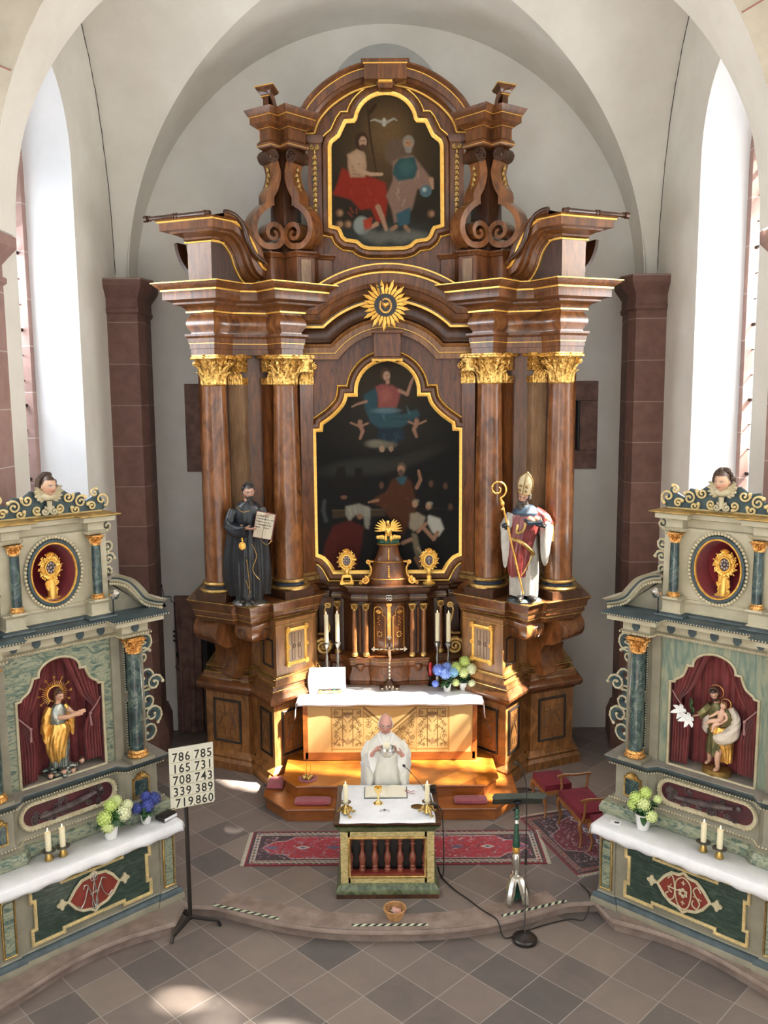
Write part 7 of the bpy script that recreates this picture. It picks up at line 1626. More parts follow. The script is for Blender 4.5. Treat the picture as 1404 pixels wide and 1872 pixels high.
def statue_mary():
 M_ = LM(True) @ Matrix.Translation((0, .66, 1.622)); P = empty('saint_statue', M_.translation, AL, 'gold-robed female statue with a star halo in the left altar niche', 'statue'); k = .555
 def B(): return MB(Matrix.Scale(k, 4))
 HM = HMAT((.03, -.05, 1.60), .30, .2, -.12)
 b = MB(); head_mesh(b, HM, 1.0); limb(b, [(0, 0, 1.36), (.02, -.03, 1.52)], [.07, .05])
 limb(b, [(-.05, -.15, 1.20), (.10, -.25, 1.20), (.30, -.25, 1.23)], [.05, .045, .04]); hand(b, aim((.30, -.25, 1.23), (1, 0, .1), (0, -1, 0)), 1, (.15, .15, .15, .15), .2); hand(b, aim((.26, -.27, 1.20), (1, 0, .1), (0, 1, 0)), 1, (.15, .15, .15, .15), .2)
 limb(b, [(.18, -.05, 1.3), (.28, -.12, 1.18), (.32, -.22, 1.2)], [.055, .05, .04])
 b.v = [tuple(Vector(v) * k) for v in b.v]
 skin_obj('head_and_arms', b, P, (.60, .34, .22), Matrix.Scale(k, 4) @ HM, 1.0, hair=(.10, .05, .03), lips=(.5, .12, .09), voxel=.004, world=False, gloss=.4, brow=(.15, .08, .05))
 c = B(); drape(c, [(0, 0, .17, .17, .14, .14), (0, 0, .35, .17, .14, .14), (.02, 0, .6, .18, .15, .10), (0, 0, .9, .16, .14, .05), (0, -.02, 1.15, .16, .14, .03), (0, -.02, 1.33, .15, .11, .01), (.01, -.02, 1.44, .07, .07, 0)], 8, 5); c.build('silvered_dress', MT['silver_green'], P, ang=70)
 c = B(); drape(c, [(-.03, .0, .28, .14, .13, .14), (-.06, -.02, .5, .18, .16, .14), (-.04, -.03, .75, .22, .18, .10), (.0, -.03, .95, .20, .17, .07), (0, -.0, 1.06, .16, .15, .03)], 6, 15, twist=.8); sleeve(c, [(-.13, .02, 1.38), (-.22, .02, 1.2), (-.24, .04, .9)], [.07, .08, .09], [0, .1, .25], 3); sleeve(c, [(.14, .03, 1.36), (.26, -.02, 1.15), (.27, .03, .95)], [.06, .07, .07], [0, .08, .2], 5); c.build('gold_mantle', MT['gold'], P, ang=70)
 c = B()
 for i in range(14):
  a = PI * (.02 + .96 * i / 13); c.ell(HM @ Vector((.085 * math.cos(a), .03, .02 + .11 * math.sin(a))), (.022, .04, .025), 7, 5)
 for s in (-1, 1):
  for i in range(5): c.ell(HM @ Vector((s * .08, .03, -.01 - .03 * i)), (.02, .035, .025), 7, 5)
 c.build('brown_hair', mat('brown_hair_paint', (.09, .045, .02), (.16, .08, .04), scale=30, rough=.45), P)
 c = B(); hc = Vector((.0, .06, 1.62))
 c.tube([hc + Vector((.15 * math.cos(a), 0, .15 * math.sin(a))) for a in np.linspace(0, 2 * PI, 29)[:-1]], .014, 5, closed=True)
 for i in range(36):
  a = 2 * PI * i / 36
  if -PI * .72 < (a if a < PI else a - 2 * PI) < -PI * .28: continue
  l_ = .30 if i % 3 == 0 else .25; u_ = Vector((math.cos(a), 0, math.sin(a))); c.tube([hc + u_ * .15, hc + u_ * l_], [.010, .005], 4)
  if i % 3 == 0:
   for q in range(5): b_ = a + q * 2 * PI / 5; c.tube([hc + u_ * .33, hc + u_ * .33 + Vector((math.cos(b_), 0, math.sin(b_))) * .035], [.012, .002], 4)
 c.build('star_halo', MT['gold'], P)
 c = B(); rn = random.Random(4)
 for i in range(30): a = rn.uniform(0, 2 * PI); r_ = rn.uniform(.1, .27); c.ell((r_ * math.cos(a) * 1.15, r_ * math.sin(a) * .8, rn.uniform(.03, .15)), (rn.uniform(.05, .09), rn.uniform(.05, .08), rn.uniform(.035, .06)), 9, 7)
 c.box((0, 0, .012), (.6, .4, .024)); c.build('silver_cloud', MT['silver_green'], P)
 for (x, z) in ((-.28, .10), (-.05, .14), (.14, .11), (.36, .22)):
  hm = HMAT((x, -.26 if abs(x) < .2 else -.18, z), -.3 + x, .2); b = MB(); head_mesh(b, Matrix.Scale(k, 4) @ hm, .62, True, n=20, m=16); skin_obj('cherub_head', b, P, (.55, .32, .22), Matrix.Scale(k, 4) @ hm, .62, hair=(.05, .025, .015), lips=(.5, .12, .09), world=False, gloss=.4)
MT['silver_green'] = mat('silvered_green', (.10, .15, .14), (.48, .48, .42), scale=7, rough=.25, metal=.7)
statue_mary()
def statue_joseph():
 M_ = LM(False) @ Matrix.Translation((.03, .66, 1.622)); P = empty('saint_statue', M_.translation, AR_, 'bearded saint statue in green and gold carrying a small child in the right altar niche', 'statue'); k = .535
 def B(): return MB(Matrix.Scale(k, 4))
 b = MB(Matrix.Scale(k, 4)); b.lathe([(.29, 0), (.30, .02), (.28, .09), (.29, .12), (.24, .125)], (0, 0, 0), 24, 1, .8); b.build('round_wooden_base', MT['gold_dull'], P)
 HM = HMAT((-.08, -.08, 1.66), .35, .35, -.2)
 b = MB(); head_mesh(b, HM, 1.0); limb(b, [(-.04, 0, 1.42), (-.07, -.05, 1.58)], [.07, .05]); limb(b, [(.06, -.06, .55), (.05, -.12, .35), (.06, -.10, .17)], [.07, .055, .04]); b.ell((.06, -.17, .155), (.05, .11, .035)); limb(b, [(-.14, .0, .40), (-.17, .06, .26), (-.19, .08, .18)], [.06, .05, .035]); b.ell((-.2, .02, .17), (.045, .10, .035))
 hand(b, aim((-.38, -.12, 1.16), (-.5, -.4, -.1), (0, 0, -1)), -1, (.5, .5, .5, .5), .6); hand(b, aim((.10, -.26, 1.18), (.7, -.2, .05), (0, 0, 1)), 1, (.3, .3, .3, .3), .4)
 b.v = [tuple(Vector(v) * k) for v in b.v]
 skin_obj('head_hands_and_legs', b, P, (.56, .32, .22), Matrix.Scale(k, 4) @ HM, 1.0, hair=(.04, .022, .015), beard=(.07, .035, .02), lips=(.5, .12, .09), voxel=.004, world=False, gloss=.4, brow=(.05, .03, .02))
 c = B(); drape(c, [(-.03, .02, .40, .20, .16, .15), (-.03, 0, .65, .18, .15, .10), (-.03, 0, .95, .16, .14, .05), (-.03, 0, 1.2, .17, .13, .03), (-.03, -.01, 1.38, .15, .11, .01), (-.04, -.02, 1.48, .07, .07, 0)], 9, 5)
 sleeve(c, [(-.17, 0, 1.40), (-.28, -.02, 1.26), (-.38, -.1, 1.17)], [.075, .075, .06], [0, .03, .06], 3); sleeve(c, [(.12, 0, 1.38), (.22, -.06, 1.2), (.12, -.22, 1.16)], [.075, .075, .065], [0, .03, .04], 5); c.build('green_tunic', MT['green_gold'], P, ang=70)
 c = B(); drape(c, [(.16, .03, .28, .13, .09, .16), (.14, .03, .5, .15, .11, .14), (.08, .0, .75, .20, .15, .12), (.04, -.03, .92, .20, .16, .08), (.02, -.03, 1.02, .17, .14, .04)], 6, 11, twist=.8); c.build('gold_cloak', MT['gold'], P, ang=70)
 c = B(); sleeve(c, [(.20, .04, 1.40), (.32, .02, 1.2), (.30, -.04, .98), (.12, -.14, .84), (-.02, -.16, .80)], [.07, .10, .12, .10, .05], [0, .05, .1, .08, .02], 8); sleeve(c, [(-.22, .06, 1.25), (-.26, .04, 1.0), (-.20, .02, .9)], [.05, .09, .06], [0, .1, .1], 8); c.build('white_cloak_lining', mat('cream_lining', (.62, .52, .42), (.72, .64, .54), scale=6, rough=.4), P, ang=70)
 c = B()
 for i in range(16): a = PI * (.0 + i / 15); c.ell(HM @ Vector((.085 * math.cos(a), .035, .02 + .11 * math.sin(a))), (.024, .045, .03), 7, 5)
 for i in range(8): c.ell(HM @ Vector(((i - 3.5) * .014, -.075, -.085 - .02 * (i % 2))), (.014, .014, .022), 6, 5)
 c.build('dark_hair_and_beard', mat('dark_brown_hair', (.04, .02, .012), (.08, .04, .025), scale=25, rough=.5), P)
 for (cc, r_) in (((-.08, .03, 1.68), .14), ((.17, -.1, 1.52), .10)):
  c = B(); c.tube([Vector(cc) + Vector((r_ * math.cos(a), 0, r_ * math.sin(a))) for a in np.linspace(0, 2 * PI, 33)[:-1]], .006, 5, closed=True); c.build('halo_ring', MT['gold'], P)
 # child
 H2 = HMAT((.15, -.16, 1.50), -.5, .0, .2); b = MB(); head_mesh(b, H2, .72, True)
 limb(b, [(.12, -.2, 1.20), (.13, -.2, 1.32), (.14, -.18, 1.42)], [.07, .07, .045]); limb(b, [(.10, -.24, 1.2), (-.04, -.30, 1.17), (-.12, -.3, 1.10)], [.05, .042, .028]); limb(b, [(.14, -.25, 1.18), (.04, -.32, 1.10), (.02, -.33, 1.0)], [.05, .04, .026]); limb(b, [(.07, -.2, 1.37), (.0, -.28, 1.30), (-.06, -.3, 1.26)], [.03, .026, .02]); limb(b, [(.2, -.2, 1.37), (.26, -.26, 1.28), (.20, -.3, 1.2)], [.03, .026, .02])
 for q in ((-.14, -.31, 1.09), (.015, -.345, .985), (-.075, -.31, 1.25), (.19, -.31, 1.19)): b.ell(q, (.022, .03, .018))
 b.v = [tuple(Vector(v) * k) for v in b.v]
 skin_obj('child_figure', b, P, (.66, .40, .28), Matrix.Scale(k, 4) @ H2, .72, hair=(.25, .12, .05), lips=(.5, .14, .1), voxel=.0036, world=False, gloss=.4)
 # lily stem and two blooms
 L = B(); L.tube(smooth_pts([(-.43, -.16, 1.12), (-.50, -.18, 1.25), (-.50, -.2, 1.42)], 4), .008, 5);
 for q in ((-.46, -.17, 1.2), (-.52, -.18, 1.3), (-.49, -.2, 1.38)): leaf(L, q, (-.5, -.8, 0), .16, .04, .3)
 L.tube(smooth_pts([(-.43, -.16, 1.12), (-.54, -.22, 1.15), (-.66, -.25, 1.18)], 4), .007, 5)
 lo = L.build('lily_stem', mat('leaf_green_paint', (.02, .06, .02), (.04, .11, .03), scale=10, rough=.45), None); lo.parent = None
 lr = empty('lily_spray', at_side(False, .03 - .23, .57, 1.622 + .5), AR_, 'white lily blooms in front of the left curtain of the right niche', 'flowers')
 off = Matrix.Translation((.23, .09, -.5)); lo.data.transform(off @ Matrix.Identity(4)); lo.parent = lr
 F = MB(off @ Matrix.Scale(k, 4))
 for cc, sc in (((-.68, -.28, 1.22), .21), ((-.50, -.32, 1.10), .21), ((-.62, -.30, 1.13), .12)):
  for q in range(6):
   a = q * PI / 3 + .3; leaf(F, Vector(cc), (0, -1, 0), sc * (1 if q % 2 else .92), sc * .42, .35, up=(math.cos(a), -.12, math.sin(a)), th=.005)
  F.ell(cc, .02)
 F.build('white_lily_bloom', mat('lily_white', (.85, .85, .82), rough=.5), lr)
MT['green_gold'] = mat('green_gilt_tunic', (.05, .065, .03), (.26, .22, .09), scale=9, rough=.3, metal=.5)
statue_joseph()
# ================================================================== STEPS, TABLES AND EVERYTHING THAT STANDS ON THEM
MT['step_wood'] = walnut('honey_step_wood', (.24, .07, .012), (.44, .14, .025), rough=.3, coat=.5, stretch=(.8, 5, 5))
MT['parquet'] = tiles('diamond_parquet', [(.2, (.30, .085, .010)), (.5, (.42, .135, .016)), (.8, (.55, .20, .028))], (.22, .07, .012), .32, .32, R(45), (.1, .05), .012, .28, .5, (1, 4, 1), 6)
MT['rose'] = mat('rose_cushion_cloth', (.28, .055, .075), (.34, .08, .10), scale=14, rough=.85, sheen=.3)
def thing(name, mb, mt, label, cat, group=None, kind=None, **k):
 o = mb.build(name, mt, None, **k); return tag(o, label, cat, group, kind)
def octa(x, yf, yc, xc, yb, z): return [(-x, yb), (-x, yc), (-xc, yf), (xc, yf), (x, yc), (x, yb)]
for (P_, z0, z1, mt_, lb) in ((octa(1.78, 11.18, 11.60, 1.42, 12.75, 0), 0, .18, 'step_wood', 'lower honey-coloured wooden step with chamfered corners before the high altar'), (octa(1.52, 11.50, 11.76, 1.31, 12.75, 0), .182, .36, 'parquet', 'upper wooden platform with diamond parquet top before the high altar')):
 r = empty('step_platform', (0, 11.9, z0), 0, lb, 'step')
 b = MB(); b.sweep(P_, [(-.03, z0), (-.03, z1 - .035), (0, z1 - .03), (.006, z1 - .015), (0, z1 - .002)], top=False, bottom=False); part(r, 'riser', b, MT['step_wood'])
 b = MB(); b.prism(P_, z1 - .004, z1); part(r, 'tread', b, MT[mt_])
def cushion(x, y, z, dx, dy, rz, lb):
 b = MB(); n = 20; top = []
 for j in range(n + 1):
  row = []
  for i in range(n + 1):
   u, v = i / n * 2 - 1, j / n * 2 - 1; e = (1 - abs(u) ** 6) * (1 - abs(v) ** 6); row.append((u * dx / 2 * (1 - .02 * v * v), v * dy / 2 * (1 - .02 * u * u), .028 + .034 * e ** .4))
  top.append(row)
 b.grid(top); b.grid([[(p[0], p[1], .056 - p[2] + .002) for p in row] for row in top]); o = thing('cushion', b, MT['rose'], lb, 'cushion', 'rose cushions on the steps'); o.location = (x, y, z); o.rotation_euler.z = rz
cushion(-1.645, 11.94, .181, .24, .34, R(0), 'dusty rose cushion at the left side of the lower step')
cushion(-1.07, 11.365, .181, .50, .20, 0, 'dusty rose cushion on the lower step left of the small altar')
cushion(1.09, 11.365, .181, .46, .20, 0, 'dusty rose cushion on the lower step right of the small altar')
# table of the high altar with straw-coloured marquetry front
T = empty('altar_table', (0, 12.6, .36), 0, 'high altar table with a straw coloured front and dark floral marquetry panels', 'table')
b = MB(); b.box((0, 12.72, .80), (2.56, .7, .88)); part(T, 'table_body', b, MT['walnut_band'])
b = MB()
for x in (-1.245, 1.245): b.box((x, 12.36, .82), (.07, .04, .88))
b.box((0, 12.36, .43), (2.5, .04, .12)); b.box((0, 12.36, 1.235), (2.5, .04, .03)); part(T, 'wooden_border', b, MT['step_wood'])
c = Canvas(-1.21, 1.21, .49, 1.22, 560, 170, (.56, .36, .14)); BR, TN = (.16, .085, .025), (.50, .33, .13)
for s in (-1, 1):
 for (xa, xb) in ((.385, .86),):
  X0, X1 = sorted((s * xa, s * xb)); c.poly([(X0, .53), (X1, .53), (X1, 1.20), (X0, 1.20)], TN)
  for x in (X0, X1): c.line([(x, .51), (x, 1.22)], .012, (.38, .20, .05))
  c.line([(X0, .535), (X1, .535)], .012, (.36, .20, .05)); c.line([(X0, 1.185), (X1, 1.185)], .010, (.36, .20, .05))
  m_ = (X0 + X1) / 2
  for x in (m_ - .075, m_ + .075): c.line([(x, .58), (x, 1.15)], .007, BR)
  c.line([(X0 + .05, 1.15), (X1 - .05, 1.15), (X1 - .05, 1.03), (m_ + .09, 1.03)], .006, BR); c.line([(X0 + .05, 1.15), (X0 + .05, 1.03), (m_ - .09, 1.03)], .006, BR)
  c.ell(m_, 1.06, .05, .05, (.22, .13, .06), soft=.3); c.poly([(m_, .72), (m_ - .035, .66), (m_, .60), (m_ + .035, .66)], (.30, .18, .08), 1)
  rn = random.Random(5)
  for t in (-1, 1):
   for (zz, w_) in ((.62, .17), (.80, .15), (.95, .13)):
    sp = [(m_ + t * (.02 + w_ * u), zz + .07 * math.sin(u * PI)) for u in np.linspace(0, 1, 9)]; c.line(sp, .006, BR); e = sp[-1]
    for q in range(5): a = q * 1.25 + zz * 9; c.line([e, (e[0] + .035 * math.cos(a), e[1] + .035 * math.sin(a))], .006, BR)
    for q in range(3, 8, 2): c.line([sp[q], (sp[q][0] - t * .01, sp[q][1] + .045)], .005, BR)
   for (zz, xx, r0) in ((.66, .06, .03), (.73, .17, .035), (.88, .06, .03), (.90, .18, .03), (1.0, .12, .035), (1.08, .05, .02), (.60, .13, .025), (1.09, .16, .03)):
    sp = [(m_ + t * (xx + r0 * (1 - u * .75) * math.cos(7.5 * u)), zz + r0 * (1 - u * .75) * math.sin(7.5 * u)) for u in np.linspace(0, 1, 14)]; c.line(sp, .0055, BR); c.ell(sp[-1][0], sp[-1][1], .008, .008, BR)
   for q in range(26): x = m_ + t * rn.uniform(.02, .21); z = rn.uniform(.57, 1.14); a = rn.uniform(0, 6.3); c.line([(x, z), (x + .02 * math.cos(a), z + .02 * math.sin(a))], .004, (.24, .14, .06))
 c.poly([(s * .385, .53), (s * .385, 1.17), (s * .02, .86), (s * .02, .53)], TN); c.line([(s * .38, 1.17), (0, .84)], .014, BR); c.line([(s * .38, 1.10), (s * .02, .79)], .006, BR)
 for (zz, x) in ((.62, .28), (.78, .26), (.95, .31), (.66, .12), (.84, .14)):
  for q in range(5): a = q * 1.26 + x * 20; c.line([(s * x, zz), (s * (x + .05 * math.cos(a)), zz + .05 * math.sin(a))], .006, BR)
 for (zz, x) in ((.70, .20), (.72, .33), (.86, .20), (.90, .32), (1.02, .33), (.60, .22), (.76, .08), (.62, .05)):
  sp = [(s * (x + .04 * (1 - u * .8) * math.cos(7.5 * u + x * 9)), zz + .04 * (1 - u * .8) * math.sin(7.5 * u + x * 9)) for u in np.linspace(0, 1, 14)]; c.line(sp, .0055, BR)
 for k in range(3): c.line([(s * .18, .56 + .035 * k), (s * .38, .56 + .035 * k)], .008, (.40, .22, .06))
c.poly([(-.32, 1.20), (.32, 1.20), (0, .93)], (.55, .34, .12), 1); c.line([(-.385, .535), (.385, .535)], .010, (.36, .20, .05)); c.line([(-.385, 1.19), (.385, 1.19)], .010, (.40, .23, .06))
c.speck(.10, 4); MT['straw'] = attr_mat('straw_marquetry', .5, .1); c.mesh('marquetry_front', MT['straw'], T, lambda x, z: (x, 12.345, z))
b = MB(); rows = []
for (y, z) in ((13.05, 1.283), (12.40, 1.283), (12.335, 1.281), (12.322, 1.27), (12.318, 1.235), (12.316, 1.205)):
 rows.append([(-1.36 + 2.72 * i / 70, y + (.004 * math.sin(i * .6) if z < 1.25 else 0), z + (.009 * math.sin(i * .31) if z < 1.21 else 0)) for i in range(71)])
b.grid(rows)
for s in (-1, 1): b.grid([[(s * (1.36 + g_ + .008 * math.sin(y * 14) * (g_ > .01)), y, 1.283 - d_ - (.012 if y < 12.34 else 0)) for y in np.linspace(12.322, 13.05, 12)] for g_, d_ in ((0, 0), (.012, .015), (.02, .10), (.03, .20), (.036, .27))])
thing('altar_cloth', b, MT['linen'], 'white cloth over the high altar table under the tall cross', 'cloth', ang=80, recalc=False, solid=.004)
def candle(loc, h, r, lb, grp, flame=True):
 root = empty('candle', loc, 0, lb, 'candle', grp)
 b = MB(); b.lathe([(r, 0), (r, h * .98), (r * .9, h), (r * .35, h - .004)], (0, 0, 0), 16); b.build('wax_body', MT['wax'], root)
 b = MB(); b.tube([(0, 0, h - .004), (.001, 0, h + .012)], .0015, 5); b.build('wick', MT['ink'], root)
 if flame: b = MB(); b.lathe([(.001, 0), (.006, .008), (.0075, .016), (.005, .028), (.0005, .042)], (0, 0, h + .006), 10); b.build('flame', MT['flame'], root)
def stick(loc, prof, mt, lb, grp, mt2=None, extra=None, n=20):
 root = empty('candlestick', loc, 0, lb, 'candlestick', grp)
 b = MB(); b.lathe(prof, (0, 0, 0), n)
 b.build('stem', mt, root)
 if extra: extra(root)
for i, (x, y) in enumerate(((-.955, 12.93), (-.79, 12.97), (.735, 12.97), (.90, 12.93))):
 who = ('outer', 'inner', 'inner', 'outer')[i]; sd = 'left' if x < 0 else 'right'
 stick((x, y, 1.285), [(.06, 0), (.062, .01), (.03, .03), (.022, .05), (.035, .10), (.03, .16), (.014, .2), (.026, .25), (.028, .31), (.013, .36), (.024, .42), (.02, .50), (.012, .54), (.016, .60), (.045, .66), (.052, .69), (.034, .695), (.034, .71)], MT['pewter'], 'tall turned silver candlestick on the high altar, %s one on the %s side' % (who, sd), 'silver candlesticks on the high altar')
 candle((x, y, 1.996), .43, .033, 'tall lit ivory candle on the %s silver candlestick, %s side of the high altar' % (who, sd), 'tall candles on the high altar')
# cross
X_ = empty('altar_cross', (.0, 12.86, 1.285), 0, 'tall altar cross of dark wood and ivory studs with small figure', 'cross')
b = MB(); b.prism([(-.15, -.08), (.15, -.08), (.15, .08), (-.15, .08)], 0, .035); b.lathe([(.12, .035), (.11, .06), (.06, .09), (.03, .15)], (0, 0, 0), 6); b.box((0, 0, .46), (.026, .02, .66)); b.box((0, 0, .62), (.46, .02, .024)); b.build('cross_and_foot', MT['walnut_dark'], X_)
b = MB()
for z in np.arange(.16, .6, .06): b.box((0, -.012, z), (.024, .008, .036))
for x in (-.18, -.12, -.06, .06, .12, .18): b.box((x, -.012, .62), (.04, .008, .018))
for (x, z) in ((-.235, .62), (.235, .62), (0, .80)):
 for k in range(5): a = k * PI / 2; b.ell((x + (.022 * math.cos(a) if k < 4 else 0), -.006, z + (.022 * math.sin(a) if k < 4 else 0)), .014, 8, 6)
for x in (-.11, -.04, .04, .11): b.ell((x, -.082, .018), (.02, .01, .014))
for x in (-.05, 0, .05): b.ell((x, -.09, .055), (.014, .02, .016))
b.build('ivory_studs', mat('ivory_inlay', (.62, .54, .40), rough=.4), X_)
b = MB(); b.ell((0, -.04, .645), (.016, .018, .021)); limb(b, [(0, -.03, .62), (0, -.035, .57), (.006, -.03, .53)], [.022, .024, .020])
for s in (-1, 1): limb(b, [(0, -.03, .61), (s * .05, -.025, .615), (s * .115, -.02, .635)], [.012, .008, .006])
limb(b, [(.004, -.032, .54), (.014, -.045, .49), (.002, -.03, .42)], [.018, .014, .008]); b.build('small_figure', mat('carved_wood_figure', (.50, .30, .17), rough=.45), X_)
# open missal on its desk
B_ = empty('missal_stand', (-.93, 12.74, 1.285), R(4), 'low gilded book desk holding the big white book on the high altar', 'book stand')
b = MB(); b.box((0, .02, .14), (.40, .02, .26), rot=Euler((-.5, 0, 0))); b.box((.03, -.08, .03), (.34, .05, .035))
for s in (-1, 1): curl(b, (.03 + s * .15, -.10, .03), .028, 1.3, 0, .012)
b.build('desk', MT['brass'], B_)
bk = empty('open_book', (-.93, 12.69, 1.36), R(4), 'large open book on a white cover cloth, left end of the high altar', 'book')
Mb = Matrix.Rotation(-.5, 4, 'X'); b = MB(Mb); P = []
for j in range(9): P.append([(-.24 + .48 * i / 40, -.028 - .018 * math.sin(abs(i / 20 - 1) * PI) , -.02 + .30 * j / 8) for i in range(41)])
b.grid(P); b.box((-.115, -.008, .13), (.22, .03, .28)); b.box((.115, -.008, .13), (.22, .03, .28)); b.build('pages', MT['linen'], bk, ang=50)
b = MB(Mb); P = []
for j in range(12): t = j / 11; P.append([(-.27 + .54 * i / 24, .012 - .02 * max(0, .35 - t) - .0 * i, .31 - .42 * t) for i in range(25)])
b.grid(P); b.grid([[(-.27 - .03 * math.sin(t * PI), -.02 - .05 * t * (1 - t), .30 - .40 * t) for t in np.linspace(0, 1, 9)], [(-.23, -.03, .30 - .36 * t) for t in np.linspace(0, 1, 9)]]); b.build('cover_cloth', MT['linen'], bk, ang=60, recalc=False, solid=.004)
for x, cl in ((.03, (.5, .02, .02)), (.10, (.02, .22, .08))): b = MB(Mb); b.box((x, -.035, -.04), (.012, .003, .09)); b.build('ribbon_marker', mat('ribbon_%d' % (x * 100), cl, rough=.6), bk)
# votive light
v = empty('votive_light', (.63, 12.98, 1.285), 0, 'red glass votive light on a thin black stand, right of the tabernacle', 'candle')
b = MB(); b.lathe([(.045, 0), (.045, .01), (.008, .02), (.008, .14), (.035, .15), (.038, .16)], (0, 0, 0), 14); b.build('stand', MT['iron'], v)
b = MB(); b.lathe([(.026, .16), (.030, .17), (.030, .34), (.024, .36), (.018, .37)], (0, 0, 0), 16); b.build('red_glass', mat('red_votive_glass', (.35, .004, .012), rough=.15, coat=.5), v)
# hydrangeas
MT['leaf'] = mat('hydrangea_leaf', (.015, .05, .012), (.035, .11, .03), scale=12, rough=.45)
MT['pot'] = mat('white_glazed_pot', (.78, .78, .76), rough=.25, coat=.5)
PET = {}
def hydrangea(loc, heads, pot_r, pot_h, cols, lb, grp, seed, rz=0):
 root = empty('potted_hydrangea', loc, rz, lb, 'flowers', grp); rn = random.Random(seed)
 b = MB(); b.lathe([(pot_r * .72, 0), (pot_r * .86, pot_h * .4), (pot_r, pot_h * .95), (pot_r * 1.05, pot_h), (pot_r * .93, pot_h), (pot_r * .8, pot_h * .85)], (0, 0, 0), 28); b.build('pot', MT['pot'], root)
 lf = MB(); zc = sum(h[2] for h in heads) / len(heads)
 for k in range(34):
  a = rn.uniform(0, 2 * PI); z = rn.uniform(pot_h * .95, max(zc, pot_h * 1.3)); u = Vector((math.cos(a), math.sin(a), rn.uniform(-.35, .5))).normalized()
  leaf(lf, Vector((0, 0, z)) + u * pot_r * .25, Vector((-.1 * u.x, -.1 * u.y, 1)), rn.uniform(.09, .14) * pot_r / .075, .065 * pot_r / .075, rn.uniform(-.4, -.1), up=u, th=.0015)
 for h in heads: lf.tube([(h[0] * .2, h[1] * .2, pot_h * .8), (h[0] * .8, h[1] * .8, h[2] * .9), h[:3]], .004, 5)
 lf.build('foliage', MT['leaf'], root)
 for i, h in enumerate(heads):
  c, r_ = Vector(h[:3]), h[3]; b = MB(); nf = 70
  b.ell(c, r_ * .82, 12, 8)
  for k in range(nf):
   ph = math.acos(1 - 2 * (k + .5) / nf); th = PI * (1 + 5 ** .5) * k; d = Vector((math.cos(th) * math.sin(ph), math.sin(th) * math.sin(ph), math.cos(ph))); o = c + d * r_ * rn.uniform(.93, 1.04)
   t1 = d.orthogonal().normalized(); t2 = d.cross(t1); a0 = rn.uniform(0, 2)
   for q in range(4):
    a = a0 + q * PI / 2; u = t1 * math.cos(a) + t2 * math.sin(a); w_ = t2 * math.cos(a) - t1 * math.sin(a); s_ = r_ * .20
    b.add([o, o + u * s_ * .6 + w_ * s_ * .5 + d * .004, o + u * s_ * 1.15 + d * .002, o + u * s_ * .6 - w_ * s_ * .5 + d * .004], [(0, 1, 2, 3)])
  key = cols[i % len(cols)]
  if key not in PET: PET[key] = mat('petals_%d' % len(PET), key, tuple(min(1, v * 1.6 + .02) for v in key), scale=45, rough=.6)
  b.build('flower_head', PET[key], root, smooth=False, recalc=False)
BL = ((.13, .20, .55), (.18, .28, .62), (.22, .42, .62)); GR = ((.45, .56, .16), (.56, .66, .28), (.66, .72, .42)); DB = ((.04, .06, .25), (.06, .08, .33))
hydrangea((.865, 12.72, 1.285), [(-.13, 0, .33, .085), (-.03, -.05, .29, .085), (.09, -.02, .30, .075), (-.18, -.04, .13, .05), (.0, .05, .36, .07)], .068, .13, BL, 'blue hydrangea in a white pot on the high altar', None, 3)
hydrangea((1.115, 12.78, 1.285), [(-.11, -.01, .35, .08), (0, -.04, .28, .075), (.12, 0, .32, .085), (.02, .03, .43, .08), (-.12, -.06, .13, .055), (.13, -.06, .11, .06)], .068, .12, GR, 'pale green hydrangea in a white pot, right end of the high altar', None, 4)
p = at_side(True, .30, .17, .94); hydrangea(p, [(-.09, -.05, .27, .08), (-.06, -.06, .17, .07), (.13, -.05, .25, .085), (.01, 0, .36, .07), (.10, .04, .37, .065), (.20, -.02, .31, .06)], .085, .15, GR, 'pale green hydrangea in a white pot on the left side altar', None, 5, AL)
p = at_side(True, .74, .19, .94); hydrangea(p, [(-.12, -.02, .22, .06), (.0, -.05, .22, .07), (.11, 0, .25, .075), (.04, .05, .28, .06)], .065, .12, DB, 'deep blue hydrangea in a white pot on the left side altar', None, 6, AL)
p = at_side(False, -.58, .22, .94); hydrangea(p, [(-.08, -.03, .34, .07), (.02, -.04, .30, .075), (.01, .02, .41, .065), (.12, -.05, .20, .065), (-.11, -.03, .26, .06), (.13, .06, .36, .045)], .088, .18, (GR[0], GR[1]), 'green hydrangea in a tall white pot on the right side altar', None, 7, AR_)
# candles on the side altars
def saucer(root): b = MB(); b.lathe([(.018, .085), (.07, .095), (.075, .103), (.05, .10), (.0, .10)], (0, 0, 0), 20); b.build('dark_drip_dish', MT['pewter'], root)
for left, xs in ((True, (-.38, -.235)), (False, (.11, .29))):
 for k, x in enumerate(xs):
  p = at_side(left, x, .20 - .02 * k, .94); nm = ('left', 'right')[k]; sd = 'left' if left else 'right'
  stick(p, [(.044, 0), (.045, .006), (.022, .085), (.02, .09)], MT['brass'], 'small conical brass candlestick, %s of the pair on the %s side altar' % (nm, sd), 'brass candlesticks on the side altars', extra=saucer)
  candle((p.x, p.y, 1.045), .20, .030, 'short thick lit candle, %s of the pair on the %s side altar' % (nm, sd), 'thick candles on the side altars')
p = at_side(True, .965, .13, .938); r = empty('closed_book', p, AL + .2, 'small closed black book beside the deep blue hydrangea', 'book')
b = MB(); b.box((0, 0, .004), (.2, .15, .006)); b.box((0, 0, .046), (.2, .15, .006)); b.box((-.098, 0, .025), (.006, .15, .045)); b.build('cover', MT['black_wood'], r, bev=.002); b = MB(); b.box((0, 0, .025), (.188, .142, .036)); b.build('page_block', MT['linen'], r)
